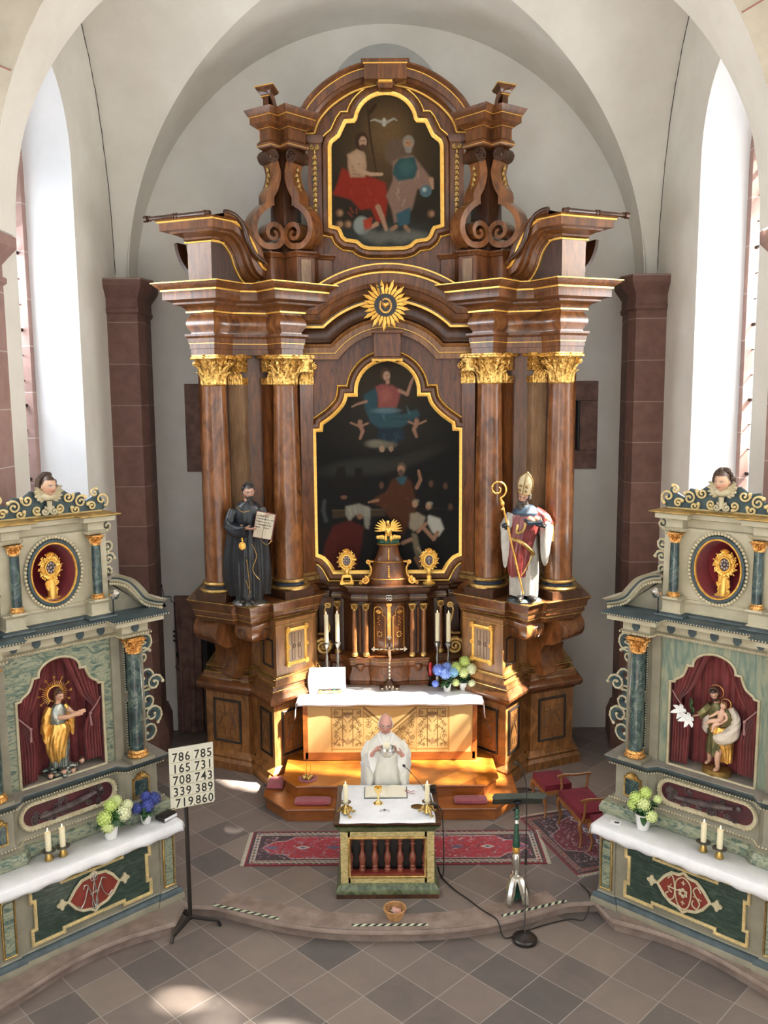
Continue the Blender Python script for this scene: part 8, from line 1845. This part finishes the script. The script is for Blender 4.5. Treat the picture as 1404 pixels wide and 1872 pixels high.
p = at_side(False, -.86, .13, .94); r = empty('card', p, AR_ + .3, 'small white card with grey print lying on the right altar cloth', 'card')
b = MB(); b.box((0, 0, .004), (.12, .08, .008)); b.build('white_card', MT['linen'], r); b = MB(); b.box((.01, 0, .0085), (.05, .04, .001)); b.build('grey_print', MT['slate_b'], r)
for left, s in ((True, 1), (False, -1)):
 p = at_side(left, s * .58, .40, 3.345); r = empty('spot_lamp', p, rzs(left), 'small silver spot lamp clamped beside the upper column of the %s side altar' % ('left' if left else 'right'), 'lamp')
 b = MB(); b.tube([(0, 0, -.02), (0, 0, .17), (s * .02, 0, .2)], .008, 6); b.box((s * .03, 0, .2), (.06, .03, .03)); b.build('clamp_arm', MT['iron'], r)
 b = MB(Matrix.Translation((-s * .0, -.05, .24)) @ Matrix.Rotation(R(50), 4, 'X')); b.lathe([(.012, .05), (.03, .045), (.05, .01), (.055, -.03), (.05, -.03), (.03, .03)], (0, 0, 0), 18); b.build('reflector', MT['silver'], r)
# ------------------------------------------------------------------ the small altar towards the people
AX0 = -.055; YF, YK = 9.39, 10.22; A = empty('table_altar', (AX0, 9.8, 0), 0, 'small free-standing altar with yellow marbled frame and red balusters under a dark top', 'altar')
rectp = lambda g: [(-.535 - g + AX0, YK + g), (-.535 - g + AX0, YF - g), (.535 + g + AX0, YF - g), (.535 + g + AX0, YK + g)]
MT['yellow_mb'] = marble('yellow_marbling', [(.3, (.18, .13, .04)), (.45, (.42, .33, .13)), (.6, (.58, .48, .24)), (.75, (.36, .28, .10))], 8, 3, .4, .25, (1, 1, 2), (0, .3, 0), False, 3)
MT['green_mb'] = mat('green_marbling', (.035, .05, .022), (.14, .17, .08), scale=9, rough=.4, coat=.2, dist=1.5)
b = MB(); b.sweep(rectp(0), [(.05, 0), (.05, .055)], closed=True); part(A, 'dark_plinth', b, MT['walnut_dark'])
b = MB(); b.sweep(rectp(0), [(.055, .055), (.055, .10), (.03, .14), (.0, .165)], closed=True); part(A, 'green_marbled_base', b, MT['green_mb']); b = MB(); b.sweep(rectp(0), [(.0, .785), (.01, .80), (.02, .82), (.04, .845), (.06, .86)], closed=True); part(A, 'green_marbled_moulding', b, MT['green_mb'])
b = MB();
for x in (-.48, .48): b.box((AX0 + x, YF + .05, .475), (.11, .10, .62))
b.box((AX0, YF + .05, .205), (.9, .10, .085)); b.box((AX0, YF + .05, .745), (.9, .10, .085)); b.box((AX0 - .51, 9.85, .475), (.05, .74, .62)); b.box((AX0 + .51, 9.85, .475), (.05, .74, .62)); b.box((AX0, YK - .03, .475), (1.07, .05, .62)); part(A, 'yellow_marbled_frame', b, MT['yellow_mb'])
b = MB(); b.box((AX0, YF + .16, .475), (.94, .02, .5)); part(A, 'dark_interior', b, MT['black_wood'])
b = MB(); b.box((AX0, YF + .07, .255), (.88, .1, .03)); part(A, 'red_sill', b, MT['rust_red'])
b = MB();
for g in (0, ): b.frame([(AX0 - .435, .24), (AX0 + .435, .24), (AX0 + .435, .71), (AX0 - .435, .71)], [(-.012, YF + .02), (-.012, YF - .006), (.0, YF - .012), (.016, YF - .006), (.018, YF)])
part(A, 'copper_moulding', b, MT['gold_dull'])
for k in range(7):
 x = AX0 - .435 + .145 * k; b = MB(); b.lathe([(.038, .27), (.038, .30), (.030, .31), (.036, .335), (.028, .35), (.040, .40), (.040, .46), (.030, .485), (.020, .52), (.021, .58), (.034, .61), (.022, .625), (.036, .655), (.034, .69), (.026, .70), (.03, .71)], (x, YF + .08, 0), 16)
 part(A, 'baluster', b, MT['baluster'] if 'baluster' in MT else MT.setdefault('baluster', mat('red_marbled_baluster', (.15, .035, .02), (.25, .07, .04), scale=12, rough=.35, coat=.3)))
b = MB(); b.sweep([(-.61 + AX0, 10.31), (-.61 + AX0, 9.35), (.61 + AX0, 9.35), (.61 + AX0, 10.31)], [(-.04, .855), (-.01, .87), (.0, .89), (.0, .915), (-.01, .925)], closed=True); part(A, 'dark_top', b, MT['walnut_dark'])
b = MB(); P = []
for j in range(31): t = j / 30; P.append([(AX0 - .545 + 1.09 * i / 36 + (.004 * math.sin(j * .5) if i in (0, 36) else 0), 9.345 + .955 * t, .9275 + .0012 * math.sin(i * .8) * math.sin(j * .7)) for i in range(37)])
b.grid(P); b.grid([[(AX0 - .545 + 1.09 * i / 36, 9.345, .927) for i in range(37)], [(AX0 - .545 + 1.09 * i / 36, 9.338, .915 - .004 * math.sin(i * .5)) for i in range(37)]]); thing('altar_cloth', b, MT['linen'], 'white cloth on top of the small altar under the open book', 'cloth', ang=80, recalc=False, solid=.002)
TZ = .931
def foot(root):
 b = MB()
 for k in range(3):
  a = R(-90) + k * 2 * PI / 3 + (.5 if k == 0 else 0) ; u = Vector((math.cos(a), math.sin(a), 0)); b.tube([u * .025 + Vector((0, 0, .10)), u * .05 + Vector((0, 0, .06)), u * .075 + Vector((0, 0, .03)), u * .105 + Vector((0, 0, .008))], [.015, .020, .011, .008], 7); curl(b, u * .105 + Vector((0, 0, .015)), .016, 1.2, 0, .007)
  curl(b, u * .05 + Vector((0, 0, .06)), .028, 1.4, 0, .010)
 b.lathe([(.05, .03), (.04, .07), (.02, .11), (.015, .13)], (0, 0, 0), 14); b.build('three_footed_base', MT['brass'], root)
for x, sd in ((-.53, 'left'), (.405, 'right')):
 stick((x, 9.52, TZ), [(.016, .115), (.02, .13), (.055, .145), (.062, .155), (.04, .155), (.034, .15)], MT['silver'], 'low ornate candlestick on three feet, %s corner of the small altar' % sd, 'low candlesticks on the small altar', extra=foot)
 candle((x, 9.52, TZ + .153), .205, .028, 'thick lit ivory candle, %s corner of the small altar' % sd, 'candles on the small altar')
b = MB(); b.lathe([(.058, 0), (.056, .006), (.03, .02), (.012, .04), (.009, .075), (.017, .085), (.009, .096), (.010, .12), (.034, .135), (.044, .165), (.045, .20), (.043, .20), (.040, .165), (.02, .14)], (0, 0, 0), 24, 1, 1, 6, .04); o = thing('chalice', b, MT['polished_gold'], 'shiny gold chalice standing before the open book on the small altar', 'chalice'); o.location = (-.16, 9.80, TZ)
r = empty('open_book', (-.07, 10.07, TZ), 0, 'open book with cream pages and red ribbons lying on the small altar', 'book')
b = MB(); P = []
for j in range(5): P.append([(-.25 + .5 * i / 40, -.14 + .28 * j / 4, .010 + .028 * (abs(math.sin(PI * (abs(i / 20 - 1)) ** .7))) ) for i in range(41)])
b.grid(P); b.grid([[(-.25 + .5 * i / 40, -.14, .010 + .028 * (abs(math.sin(PI * (abs(i / 20 - 1)) ** .7)))) for i in range(41)], [(-.25 + .5 * i / 40, -.142, .008) for i in range(41)]]); b.build('pages', mat('cream_pages', (.86, .80, .64), rough=.8), r, ang=50, recalc=False)
b = MB(); b.box((0, 0, .004), (.52, .30, .007)); b.build('dark_cover', MT['slate_b'], r)
for dy in (.02, -.02): b = MB(); b.tube(smooth_pts([(.23, .02, .02), (.27, dy * 1.5, .016), (.30, dy, .006), (.35, dy * 2.2, .005)], 4), .0028, 5); b.build('ribbon_marker', mat('red_ribbon', (.4, .03, .04), rough=.6), r)
r = empty('spectacles', (-.085, 9.60, TZ), 0, 'dark folded spectacles lying near the front of the small altar', 'glasses')
b = MB(); b.tube([(-.05, 0, .012), (.05, 0, .012)], .003, 5); b.tube([(-.05, 0, .012), (-.055, -.035, .004)], .002, 5); b.tube([(.05, 0, .012), (.055, -.035, .004)], .002, 5); b.ell((0, .004, .014), (.014, .010, .010)); b.build('frame', mat('purple_brown_frame', (.06, .03, .06), rough=.4), r)
b = MB(); b.lathe([(.07, 0), (.078, .006), (.072, .006), (.06, .003)], (0, 0, 0), 24, 1, .8); o = thing('paten', b, MT['brass'], 'oval dark brass plate beside the right candlestick on the small altar', 'plate'); o.location = (.30, 9.70, TZ)
r = empty('gooseneck_microphone', (.475, 9.73, TZ), 0, 'thin gooseneck microphone on a black round base at the right of the small altar', 'microphone')
b = MB(); b.lathe([(.062, 0), (.06, .018), (.03, .022), (.02, .03)], (0, 0, 0), 20); b.tube([(0, 0, .02), (-.01, .05, .06), (-.03, .11, .09)], .012, 7); b.build('round_base', MT['black_wood'], r)
b = MB(); b.tube(smooth_pts([(-.03, .11, .09), (-.12, .16, .18), (-.22, .2, .29), (-.31, .22, .38)], 4), .0042, 6); b.build('gooseneck', MT['iron'], r)
b = MB(); b.ell((-.325, .22, .395), (.016, .016, .022), rot=Euler((0, -.7, 0))); b.build('microphone_head', MT['ink'], r)
b = MB(); b.box((0, 0, .012), (.13, .10, .024)); b.box((.01, -.085, .006), (.12, .05, .010)); o = thing('folder', b, MT['black_wood'], 'small black box at the back right corner of the small altar', 'box'); o.location = (.465, 10.17, TZ)
b = MB(); b.tube(smooth_pts([(.50, 9.72, .945), (.56, 9.66, .94), (.585, 9.62, .85), (.60, 9.6, .5), (.60, 9.65, .12), (.575, 9.85, .014), (.56, 10.0, .012), (.60, 9.75, .012), (.72, 9.5, .012), (.86, 9.3, .012), (.99, 9.1, .012), (1.10, 8.97, .012), (1.14, 8.89, .012), (1.16, 8.845, -.03), (1.18, 8.84, -.11), (1.24, 8.83, -.158), (1.45, 8.95, -.158), (1.75, 9.09, -.158), (2.0, 9.17, -.158), (2.16, 9.17, -.158), (2.26, 9.36, .012), (2.2, 9.6, .012)], 6), .0075, 7); thing('cable', b, MT['ink'], 'long black cable running from the small altar down and across the floor step', 'cable')
b = MB()
for k in range(5): b.tube([(1.93 + .03 * k + (.12 + .02 * k) * math.cos(a), 12.05 - .06 * k + (.09 + .015 * k) * math.sin(a), .012 + .01 * k) for a in np.linspace(0, 5.6, 24)], .005, 5)
thing('cable_coil', b, MT['ink'], 'loose loops of thin black cable on the floor by the right pedestal', 'cable')
# ------------------------------------------------------------------ carpets
MT['rug'] = attr_mat('woven_carpet', .95, 0, .3, 120, sheen=.2)
def carpet(cx, cy, rz, L, W, nx, ny, field, dark, cream, lb, seed, thick=.010):
 c = Canvas(-L / 2, L / 2, -W / 2, W / 2, nx, ny, dark); rn = random.Random(seed); rs = np.random.RandomState(seed)
 q = lambda g, col: c.poly([(-L / 2 + g, -W / 2 + g), (L / 2 - g, -W / 2 + g), (L / 2 - g, W / 2 - g), (-L / 2 + g, W / 2 - g)], col)
 q(0, (.22, .01, .02)); q(.02, dark); q(.05, cream); q(.115, (.05, .012, .02)); q(.125, dark); q(.14, dark)
 for k in range(int(L / .07)):
  for sg in (-1, 1):
   x = -L / 2 + .08 + .07 * k; z = sg * (W / 2 - .083); c.ell(x, z, .018, .012, rn.choice((dark, (.24, .02, .03), (.05, .06, .12))), soft=.5); c.line([(x + .02, z - .02), (x + .05, z + .02)], .006, (.2, .12, .1)); c.ell(x, sg * (W / 2 - .034), .014, .008, rn.choice((field, cream)), soft=.6)
 for k in range(int(W / .07)):
  for sg in (-1, 1): z = -W / 2 + .08 + .07 * k; c.ell(sg * (L / 2 - .083), z, .016, .022, rn.choice((dark, (.24, .02, .03), (.05, .06, .12))), soft=.5)
 g = .15; a, b_ = L / 2 - g, W / 2 - g
 hexa = [(-a + .02, 0), (-a + .16, b_ * .55), (-a + .3, b_ * .6), (-a + .42, b_), (a - .42, b_), (a - .3, b_ * .6), (a - .16, b_ * .55), (a - .02, 0), (a - .16, -b_ * .55), (a - .3, -b_ * .6), (a - .42, -b_), (-a + .42, -b_), (-a + .3, -b_ * .6), (-a + .16, -b_ * .55)]
 c.poly(hexa, field); c.line(hexa + [hexa[0]], .006, (.5, .4, .38))
 for k in range(int(900 * L * W / 3)):
  x, z = rn.uniform(-a, a), rn.uniform(-b_, b_); col = rn.choice(((.30, .10, .14), (.08, .07, .15), (.50, .42, .38), (.16, .02, .03), (.30, .18, .24), dark, field, field)); r_ = rn.uniform(.007, .018); c.ell(x, z, r_, r_ * rn.uniform(.6, 1), col, rn.uniform(0, 3), .4, .85)
  if k % 3 == 0: a_ = rn.uniform(0, 6.3); c.line([(x, z), (x + .06 * math.cos(a_), z + .04 * math.sin(a_))], .004, (.36, .22, .28), op=.8)
 for k in range(-4, 5):
  x = k * L / 9.5; c.poly([(x - .10, 0), (x, .05), (x + .10, 0), (x, -.05)], (.50, .46, .46) if k % 2 else (.12, .10, .2)); c.poly([(x - .05, 0), (x, .025), (x + .05, 0), (x, -.025)], (.10, .08, .14))
 c.speck(.6, seed, 1); c.C[..., :] = c.C
 r = empty('carpet', (cx, cy, .002), rz, lb, 'carpet'); c.mesh('woven_top', MT['rug'], r, lambda x, z: (x, z, thick), world=False)
 b = MB(); b.box((0, 0, thick / 2 - .0005), (L, W, thick - .001)); b.build('red_edge', mat('dark_red_selvedge', (.20, .012, .02), rough=.95), r)
 f = MB()
 for s in (-1, 1):
  for k in range(int(W / .012)): z = -W / 2 + .012 * k; f.tube([(s * L / 2, z, .006), (s * (L / 2 + .05), z + rn.uniform(-.008, .008), .003)], .003, 4, cap=False)
 f.build('fringe', mat('cream_fringe', (.55, .50, .40), rough=.9), r)
carpet(.045, 10.48, 0, 3.72, .84, 460, 110, (.36, .02, .035), (.045, .02, .03), (.42, .37, .30), 'long red patterned carpet runner passing behind the small altar', 3)
carpet(2.62, 10.72, R(-72), 1.52, 1.35, 220, 190, (.16, .015, .03), (.03, .018, .022), (.20, .10, .08), 'dark red patterned carpet under the red seats on the right', 8, .006)
# ------------------------------------------------------------------ red upholstered seats
MT['seat_red'] = mat('crimson_upholstery', (.12, .002, .012), (.17, .004, .02), scale=10, rough=.85, sheen=.05)
MT['seat_wood'] = walnut('light_walnut_seat_frame', (.20, .075, .022), (.42, .18, .06), scale=3)
def seat(loc, rz, W, D, arms, lb):
 r = empty('armchair' if arms else 'stool', loc, rz, lb, 'chair' if arms else 'stool'); sh = .385
 for sx in (-1, 1):
  for sy in (-1, 1):
   x, y = sx * (W / 2 - .03), sy * (D / 2 - .03); ex, ey = sx * .015, sy * .03; b = MB()
   b.tube(smooth_pts([(x, y, sh), (x + ex * 1.2, y + ey, sh - .06), (x + ex, y + ey * .6, sh - .16), (x, y, .16), (x + ex * .4, y + ey * .3, .05), (x + ex, y + ey, .012)], 4), [.026] * 3 + [.027] * 4 + [.022] * 4 + [.016] * 5 + [.014] * 3 + [.020] * 2, 8); b.build('leg', MT['seat_wood'], r)
 b = MB()
 for sy in (-1, 1):
  P = [(-W / 2, sh + .01), (W / 2, sh + .01)] + [(W / 2 * (1 - t * 2), sh - .05 + .025 * math.cos(t * 4 * PI)) for t in np.linspace(0, 1, 17)]; b.prism_xz(P[::-1], sy * D / 2 - (.02 if sy > 0 else 0), sy * D / 2 + (.02 if sy < 0 else 0))
 for sx in (-1, 1): b.box((sx * (W / 2 - .01), 0, sh - .02), (.02, D, .06))
 b.build('seat_rail', MT['seat_wood'], r)
 b = MB(); n = 14; top = [[((i / n * 2 - 1) * (W / 2 - .008), (j / n * 2 - 1) * (D / 2 - .008), sh + .09 + .018 * (1 - (i / n * 2 - 1) ** 4) * (1 - (j / n * 2 - 1) ** 4)) for i in range(n + 1)] for j in range(n + 1)]
 b.grid(top); b.box((0, 0, sh + .05), (W - .016, D - .016, .082)); b.build('upholstered_seat', MT['seat_red'], r)
 if arms:
  for sx in (-1, 1):
   b = MB(); x = sx * (W / 2 - .0)
   b.tube([(x, -D / 2 + .03, sh - .02), (x + sx * .01, -D / 2 + .06, sh + .12), (x + sx * .02, -D / 2 + .05, sh + .25)], [.022, .018, .018], 8); b.tube([(x, D / 2 - .03, sh - .02), (x + sx * .01, D / 2 - .0, sh + .12), (x + sx * .02, D / 2 + .02, sh + .25)], [.022, .018, .018], 8)
   b.tube(smooth_pts([(x + sx * .02, -D / 2 - .0, sh + .255), (x + sx * .02, -D / 2 + .10, sh + .275), (x + sx * .02, .06, sh + .265), (x + sx * .02, D / 2 + .06, sh + .27)], 4), [.022, .026, .026, .024, .022, .020] + [.018] * 7, 8, flat=.6); b.build('armrest', MT['seat_wood'], r)
seat((2.22, 11.46, .0), R(-78), .46, .40, False, 'red upholstered stool behind the red armchair, beside the right pedestal')
seat((2.50, 10.76, .014), R(-78), .70, .42, True, 'backless red upholstered seat with two wooden armrests on the dark carpet')
seat((2.71, 10.17, .014), R(-78), .46, .38, False, 'red stool on the dark carpet, half hidden by the right side altar')
# ------------------------------------------------------------------ hymn board
r = empty('hymn_board', (-2.26, 9.09, -.17), R(24), 'cream hymn board with rows of black numbers on a black tripod stand', 'sign')
b = MB(); b.tube([(0, 0, .10), (0, 0, 1.62)], .024, 8); b.build('pole', MT['black_wood'], r)
for a in (R(-140), R(-20), R(100)):
 u = Vector((math.cos(a), math.sin(a), 0)); b = MB(); b.tube([(0, 0, .13), u * .20 + Vector((0, 0, .085)), u * .30 + Vector((0, 0, .065)), u * .33 + Vector((0, 0, .0))], [.028, .022, .020, .018], 6); b.build('foot', MT['black_wood'], r)
BM = Matrix.Translation((.07, 0, 1.79)) @ Matrix.Scale(.88, 4) @ Matrix.Translation((-.07, 0, -1.79)); b = MB(BM); b.box((.07, -.035, 1.79), (.545, .02, .76)); bd = b.build('number_panel', mat('cream_board', (.58, .56, .46), (.64, .62, .52), scale=3, rough=.5), r)
rows = (('786', '785'), ('165', '731'), ('708', '743'), ('339', '389'), ('719', '860'))
for j, pr_ in enumerate(rows):
 for i, t in enumerate(pr_):
  for k, ch in enumerate(t):
   x = .07 - .24 + .27 * i + .078 * k + (.02 if (j == 4 and i == 0) else 0); z = 2.135 - .148 * (j + 1) + .012
   pl_ = MB(BM); pl_.box((x + .036, -.046, z + .055), (.074, .002, .132)); cd = pl_.build('number_card', MT['card'] if 'card' in MT else MT.setdefault('card', mat('ivory_card', (.66, .64, .52), rough=.45)), bd)
   text_obj('digit', ch, .158, BM @ Matrix.Translation((x + .003, -.048, z)) @ Matrix.Rotation(PI / 2, 4, 'X'), MT['ink'], cd, ext=.0006, sx=.86, bold=.002)
 b = MB(BM); b.box((.07, -.05, 2.135 - .148 * (j + 1) + .0), (.53, .006, .006)); b.build('card_rail', MT['cream'], bd)
# ------------------------------------------------------------------ lectern, microphone, basket, tape, bells, bell pull
r = empty('lectern', (1.40, 9.30, 0), 0, 'slim lectern with silver and green turned stem and dark tilted reading ledge', 'lectern')
b = MB()
for a in (R(-125), R(-55), R(90)):
 u = Vector((math.cos(a), math.sin(a), 0)); b.tube(smooth_pts([u * .05 + Vector((0, 0, .30)), u * .10 + Vector((0, 0, .24)), u * .15 + Vector((0, 0, .12)), u * .17 + Vector((0, 0, .03))], 4), [.036, .044, .05, .052, .054, .056, .058, .058, .055, .05, .048, .045, .04], 8); curl(b, u * .15 + Vector((0, 0, .04)), .045, 1.5, 270, .018, u)
b.build('silver_scroll_foot', MT['silver'], r)
MT['malachite'] = mat('green_marbled_paint', (.01, .045, .03), (.04, .13, .085), scale=14, rough=.3, coat=.4, dist=2)
b = MB(); b.lathe([(.15, .05), (.12, .16), (.06, .27)], (0, 0, 0), 3); b.lathe([(.034, .62), (.045, .66), (.03, .82), (.022, .92)], (0, 0, 0), 16); b.lathe([(.022, .97), (.034, 1.0), (.022, 1.03), (.034, 1.07), (.024, 1.10)], (0, 0, 0), 16); b.build('green_stem', MT['malachite'], r)
b = MB(); b.lathe([(.06, .27), (.065, .29), (.03, .31), (.028, .35), (.045, .42), (.05, .50), (.042, .55), (.03, .565)], (0, 0, 0), 24, 1, 1, 12, .05); b.lathe([(.024, .92), (.034, .935), (.024, .97)], (0, 0, 0), 16); b.build('silver_fluted_vase', MT['silver'], r)
b = MB(); b.lathe([(.03, .565), (.038, .58), (.045, .64), (.034, .66)], (0, 0, 0), 16); b.build('gilded_cup', MT['gold'], r)
b = MB(); b.tube([(0, 0, 1.08), (0, .0, 1.17)], .014, 8); b.ell((-.035, -.02, 1.09), .014); b.ell((0, -.06, 1.20), (.05, .03, .022)); b.build('height_post', MT['iron'], r)
b = MB(Matrix.Translation((.015, .04, 1.18)) @ Euler((R(-44), 0, R(1))).to_matrix().to_4x4()); b.prism([(-.29, -.16), (.27, -.16), (.29, .14), (-.27, .14)], 0, .018); b.prism_xz([(-.29, -.05), (-.31, -.02), (-.27, .02), (.28, .02), (.30, -.01), (.27, -.05), (.1, -.04), (-.1, -.045)], -.175, -.16); b.build('reading_ledge', mat('green_black_ledge', (.015, .022, .016), (.04, .05, .035), scale=9, rough=.5), r)
r = empty('microphone_stand', (1.425, 8.80, -.17), 0, 'tall thin microphone stand with round black base on the lower floor', 'microphone stand')
b = MB(); b.lathe([(.135, 0), (.135, .035), (.12, .05), (.02, .055)], (0, 0, 0), 28); b.build('round_base', MT['black_wood'], r)
b = MB(); b.tube([(0, 0, .05), (0, 0, .95)], .009, 8); b.build('pole', MT['pewter'], r); b = MB(); b.tube([(0, 0, .88), (0, 0, 1.05)], .013, 8); b.tube(smooth_pts([(0, 0, 1.0), (0, 0, 1.6), (-.01, .01, 1.8), (-.05, .02, 1.95), (-.10, .03, 2.0)], 5), .006, 6); b.build('gooseneck', MT['iron'], r)
b = MB(); b.ell((-.115, .03, 2.01), (.026, .018, .018)); b.build('microphone_head', MT['ink'], r)
r = empty('collection_basket', (.02, 8.97, .003), 0, 'small round wicker basket on the edge of the stone step', 'basket'); MT['wicker'] = mat('wicker', (.36, .17, .06), (.52, .28, .11), scale=20, rough=.7)
b = MB()
for k in range(9):
 z = .006 + .012 * k; q = .075 + .0048 * k; b.tube([((q + .004 * math.sin(12 * a + k * PI)) * math.cos(a), (q + .004 * math.sin(12 * a + k * PI)) * math.sin(a), z) for a in np.linspace(0, 2 * PI, 49)[:-1]], .0065, 5, closed=True)
for k in range(24): a = k * PI / 12; b.tube([(.074 * math.cos(a), .074 * math.sin(a), .0), (.116 * math.cos(a), .116 * math.sin(a), .112)], .004, 4)
b.lathe([(.078, .004), (.078, .008)], (0, 0, 0), 20); b.tube([(.118 * math.cos(a), .118 * math.sin(a), .115) for a in np.linspace(0, 2 * PI, 33)[:-1]], .010, 6, closed=True); b.build('woven_body', MT['wicker'], r)
for k, (x, y, a, cl) in enumerate(((-.03, .0, .4, (.35, .45, .42)), (.03, -.01, -.3, (.60, .30, .24)), (.0, .03, 1.1, (.55, .52, .48)), (.02, .02, .1, (.62, .34, .28)))):
 n_ = MB(Matrix.Translation((.02 + x, 8.97 + y, .045 + .012 * k)) @ Euler((.25 * (k - 1), .2, a)).to_matrix().to_4x4()); n_.grid([[(-.05 + .025 * i, -.028 + .028 * j, .006 * math.sin(i * 1.6)) for i in range(5)] for j in range(3)]); thing('banknote', n_, mat('note_paper_%d' % k, cl, rough=.8), ('greenish', 'reddish', 'pale grey', 'pink')[k] + ' banknote lying crumpled in the wicker basket', 'banknote', 'banknotes in the basket', recalc=False, solid=.001)
def hazard():
 m, t, b = nt('hazard_stripes'); tc = t.nodes.new('ShaderNodeTexCoord'); sp = t.nodes.new('ShaderNodeSeparateXYZ'); lk(t, tc.outputs['Object'], sp.inputs[0])
 f = mth(t, 'GREATER_THAN', mth(t, 'FRACT', mth(t, 'MULTIPLY', mth(t, 'SUBTRACT', sp.outputs[0], mth(t, 'MULTIPLY', sp.outputs[1], 1.0)), 11.5)), .5); lk(t, mix(t, f, (.02, .02, .02), (.58, .66, .46)), b.inputs['Base Color']); b.inputs['Roughness'].default_value = .6; return m
hz = hazard()
for (a, b_, lb) in (((-2.03, 9.245), (-1.26, 8.965), 'left'), ((-.45, 8.835), (.38, 8.835), 'middle'), ((1.20, 8.985), (1.97, 9.27), 'right')):
 d = Vector((b_[0] - a[0], b_[1] - a[1])); m_ = MB(); m_.box((0, 0, .0015), (d.length, .038, .003)); o = m_.build('hazard_tape', hz, None); o.location = ((a[0] + b_[0]) / 2, (a[1] + b_[1]) / 2, .0035); o.rotation_euler.z = math.atan2(d.y, d.x); tag(o, 'black and pale striped warning tape stuck on the %s part of the stone step' % lb, 'tape', 'warning tapes on the step')
r = empty('altar_bells', (-1.17, 11.74, .3605), 0, 'brass hand bells with wire handle on a round red mat', 'bell')
b = MB(); b.lathe([(.06, .012), (.062, .03), (.04, .04), (.01, .05)], (0, 0, 0), 18)
for k in range(4): a = k * PI / 2 + .4; b.lathe([(.036, .02), (.034, .035), (.024, .052), (.006, .06)], (.05 * math.cos(a), .05 * math.sin(a), 0), 14)
b.build('bell_cluster', MT['brass'], r); b = MB(); b.tube([(-.012, 0, .05), (-.016, 0, .2), (0, 0, .30), (.045, 0, .2), (.03, 0, .05)], .003, 5); b.build('wire_handle', MT['brass'], r)
b = MB(); b.lathe([(.13, 0), (.135, .004), (.13, .008), (.02, .009)], (0, 0, 0), 32); b.build('red_mat', MT['rose'], r)
r = empty('bell_pull', (-3.58, YB - .09, 1.1), 0, 'black iron bell pull rod with ring, hook and small bell on the wall', 'bell pull')
b = MB(); b.tube([(0, 0, .12), (-.01, 0, .5), (-.03, 0, 1.18)], .008, 6); b.tube([(.045 * math.cos(a), 0, .06 + .04 * math.sin(a)) for a in np.linspace(0, 2 * PI, 17)[:-1]], .007, 5, closed=True); b.ell((0, 0, .27), (.035, .025, .055))
for z in (.52, .6, .68): b.ell((-.045, 0, z), (.03, .012, .016)); b.ell((.03, 0, z - .04), (.028, .012, .016))
b.build('pull_rod', MT['iron'], r); b = MB(); b.tube([(-.03, 0, 1.18), (-.08, 0, 1.2), (-.08, 0, 1.28), (-.2, 0, 1.29), (-.22, 0, 1.42)], .007, 5); b.lathe([(.06, 0), (.045, .03), (.02, .09), (.008, .12)], (-.22, -.02, 1.12), 12); b.ell((-.25, 0, 1.46), (.035, .015, .045)); b.build('bracket_and_bell', MT['iron'], r)
# ------------------------------------------------------------------ the trees whose leaves dapple the sunlight, out in the churchyard
MT['leafy'] = mat('tree_leaf', (.04, .12, .02), (.08, .2, .04), scale=3, rough=.6)
def tree(c, rx, n, seed, lb, keep=0):
 root = empty('tree', (c[0], c[1], -1.2), 0, lb, 'tree'); rs = random.Random(seed); b = MB()
 cl = [(rs.gauss(0, rx * .5), rs.gauss(0, rx * .5), rs.gauss(0, rx * .5)) for _ in range(40)]
 for k in range(n):
  q = rs.choice(cl); p = Vector(c) + Vector(q) + Vector((rs.gauss(0, .5), rs.gauss(0, .5), rs.gauss(0, .5))); u = Vector((rs.gauss(0, 1), rs.gauss(0, 1), rs.gauss(0, 1))).normalized(); v = u.orthogonal().normalized(); s = rs.uniform(.14, .24)
  b.add([p - u * s, p + v * s * .6, p + u * s, p - v * s * .6], [(0, 1, 2, 3)])
 part(root, 'foliage', b, MT['leafy'], recalc=False); b = MB(); b.tube([(c[0], c[1], -1.2), (c[0] + .2, c[1], c[2] * .5), (c[0], c[1], c[2])], [.35, .25, .12], 10); part(root, 'trunk', b, MT['walnut_dark'])
cc = Vector((4.6, 11.1, 6.5)) - SUN_DIR * 9; tree(cc, 3.2, 720, 3, 'leafy tree in the churchyard outside the right chancel window')
cc = Vector((5.8, 5.6, 6.5)) - SUN_DIR * 9; tree(cc, 3.4, 4000, 11, 'dense leafy tree in the churchyard outside the nave window')
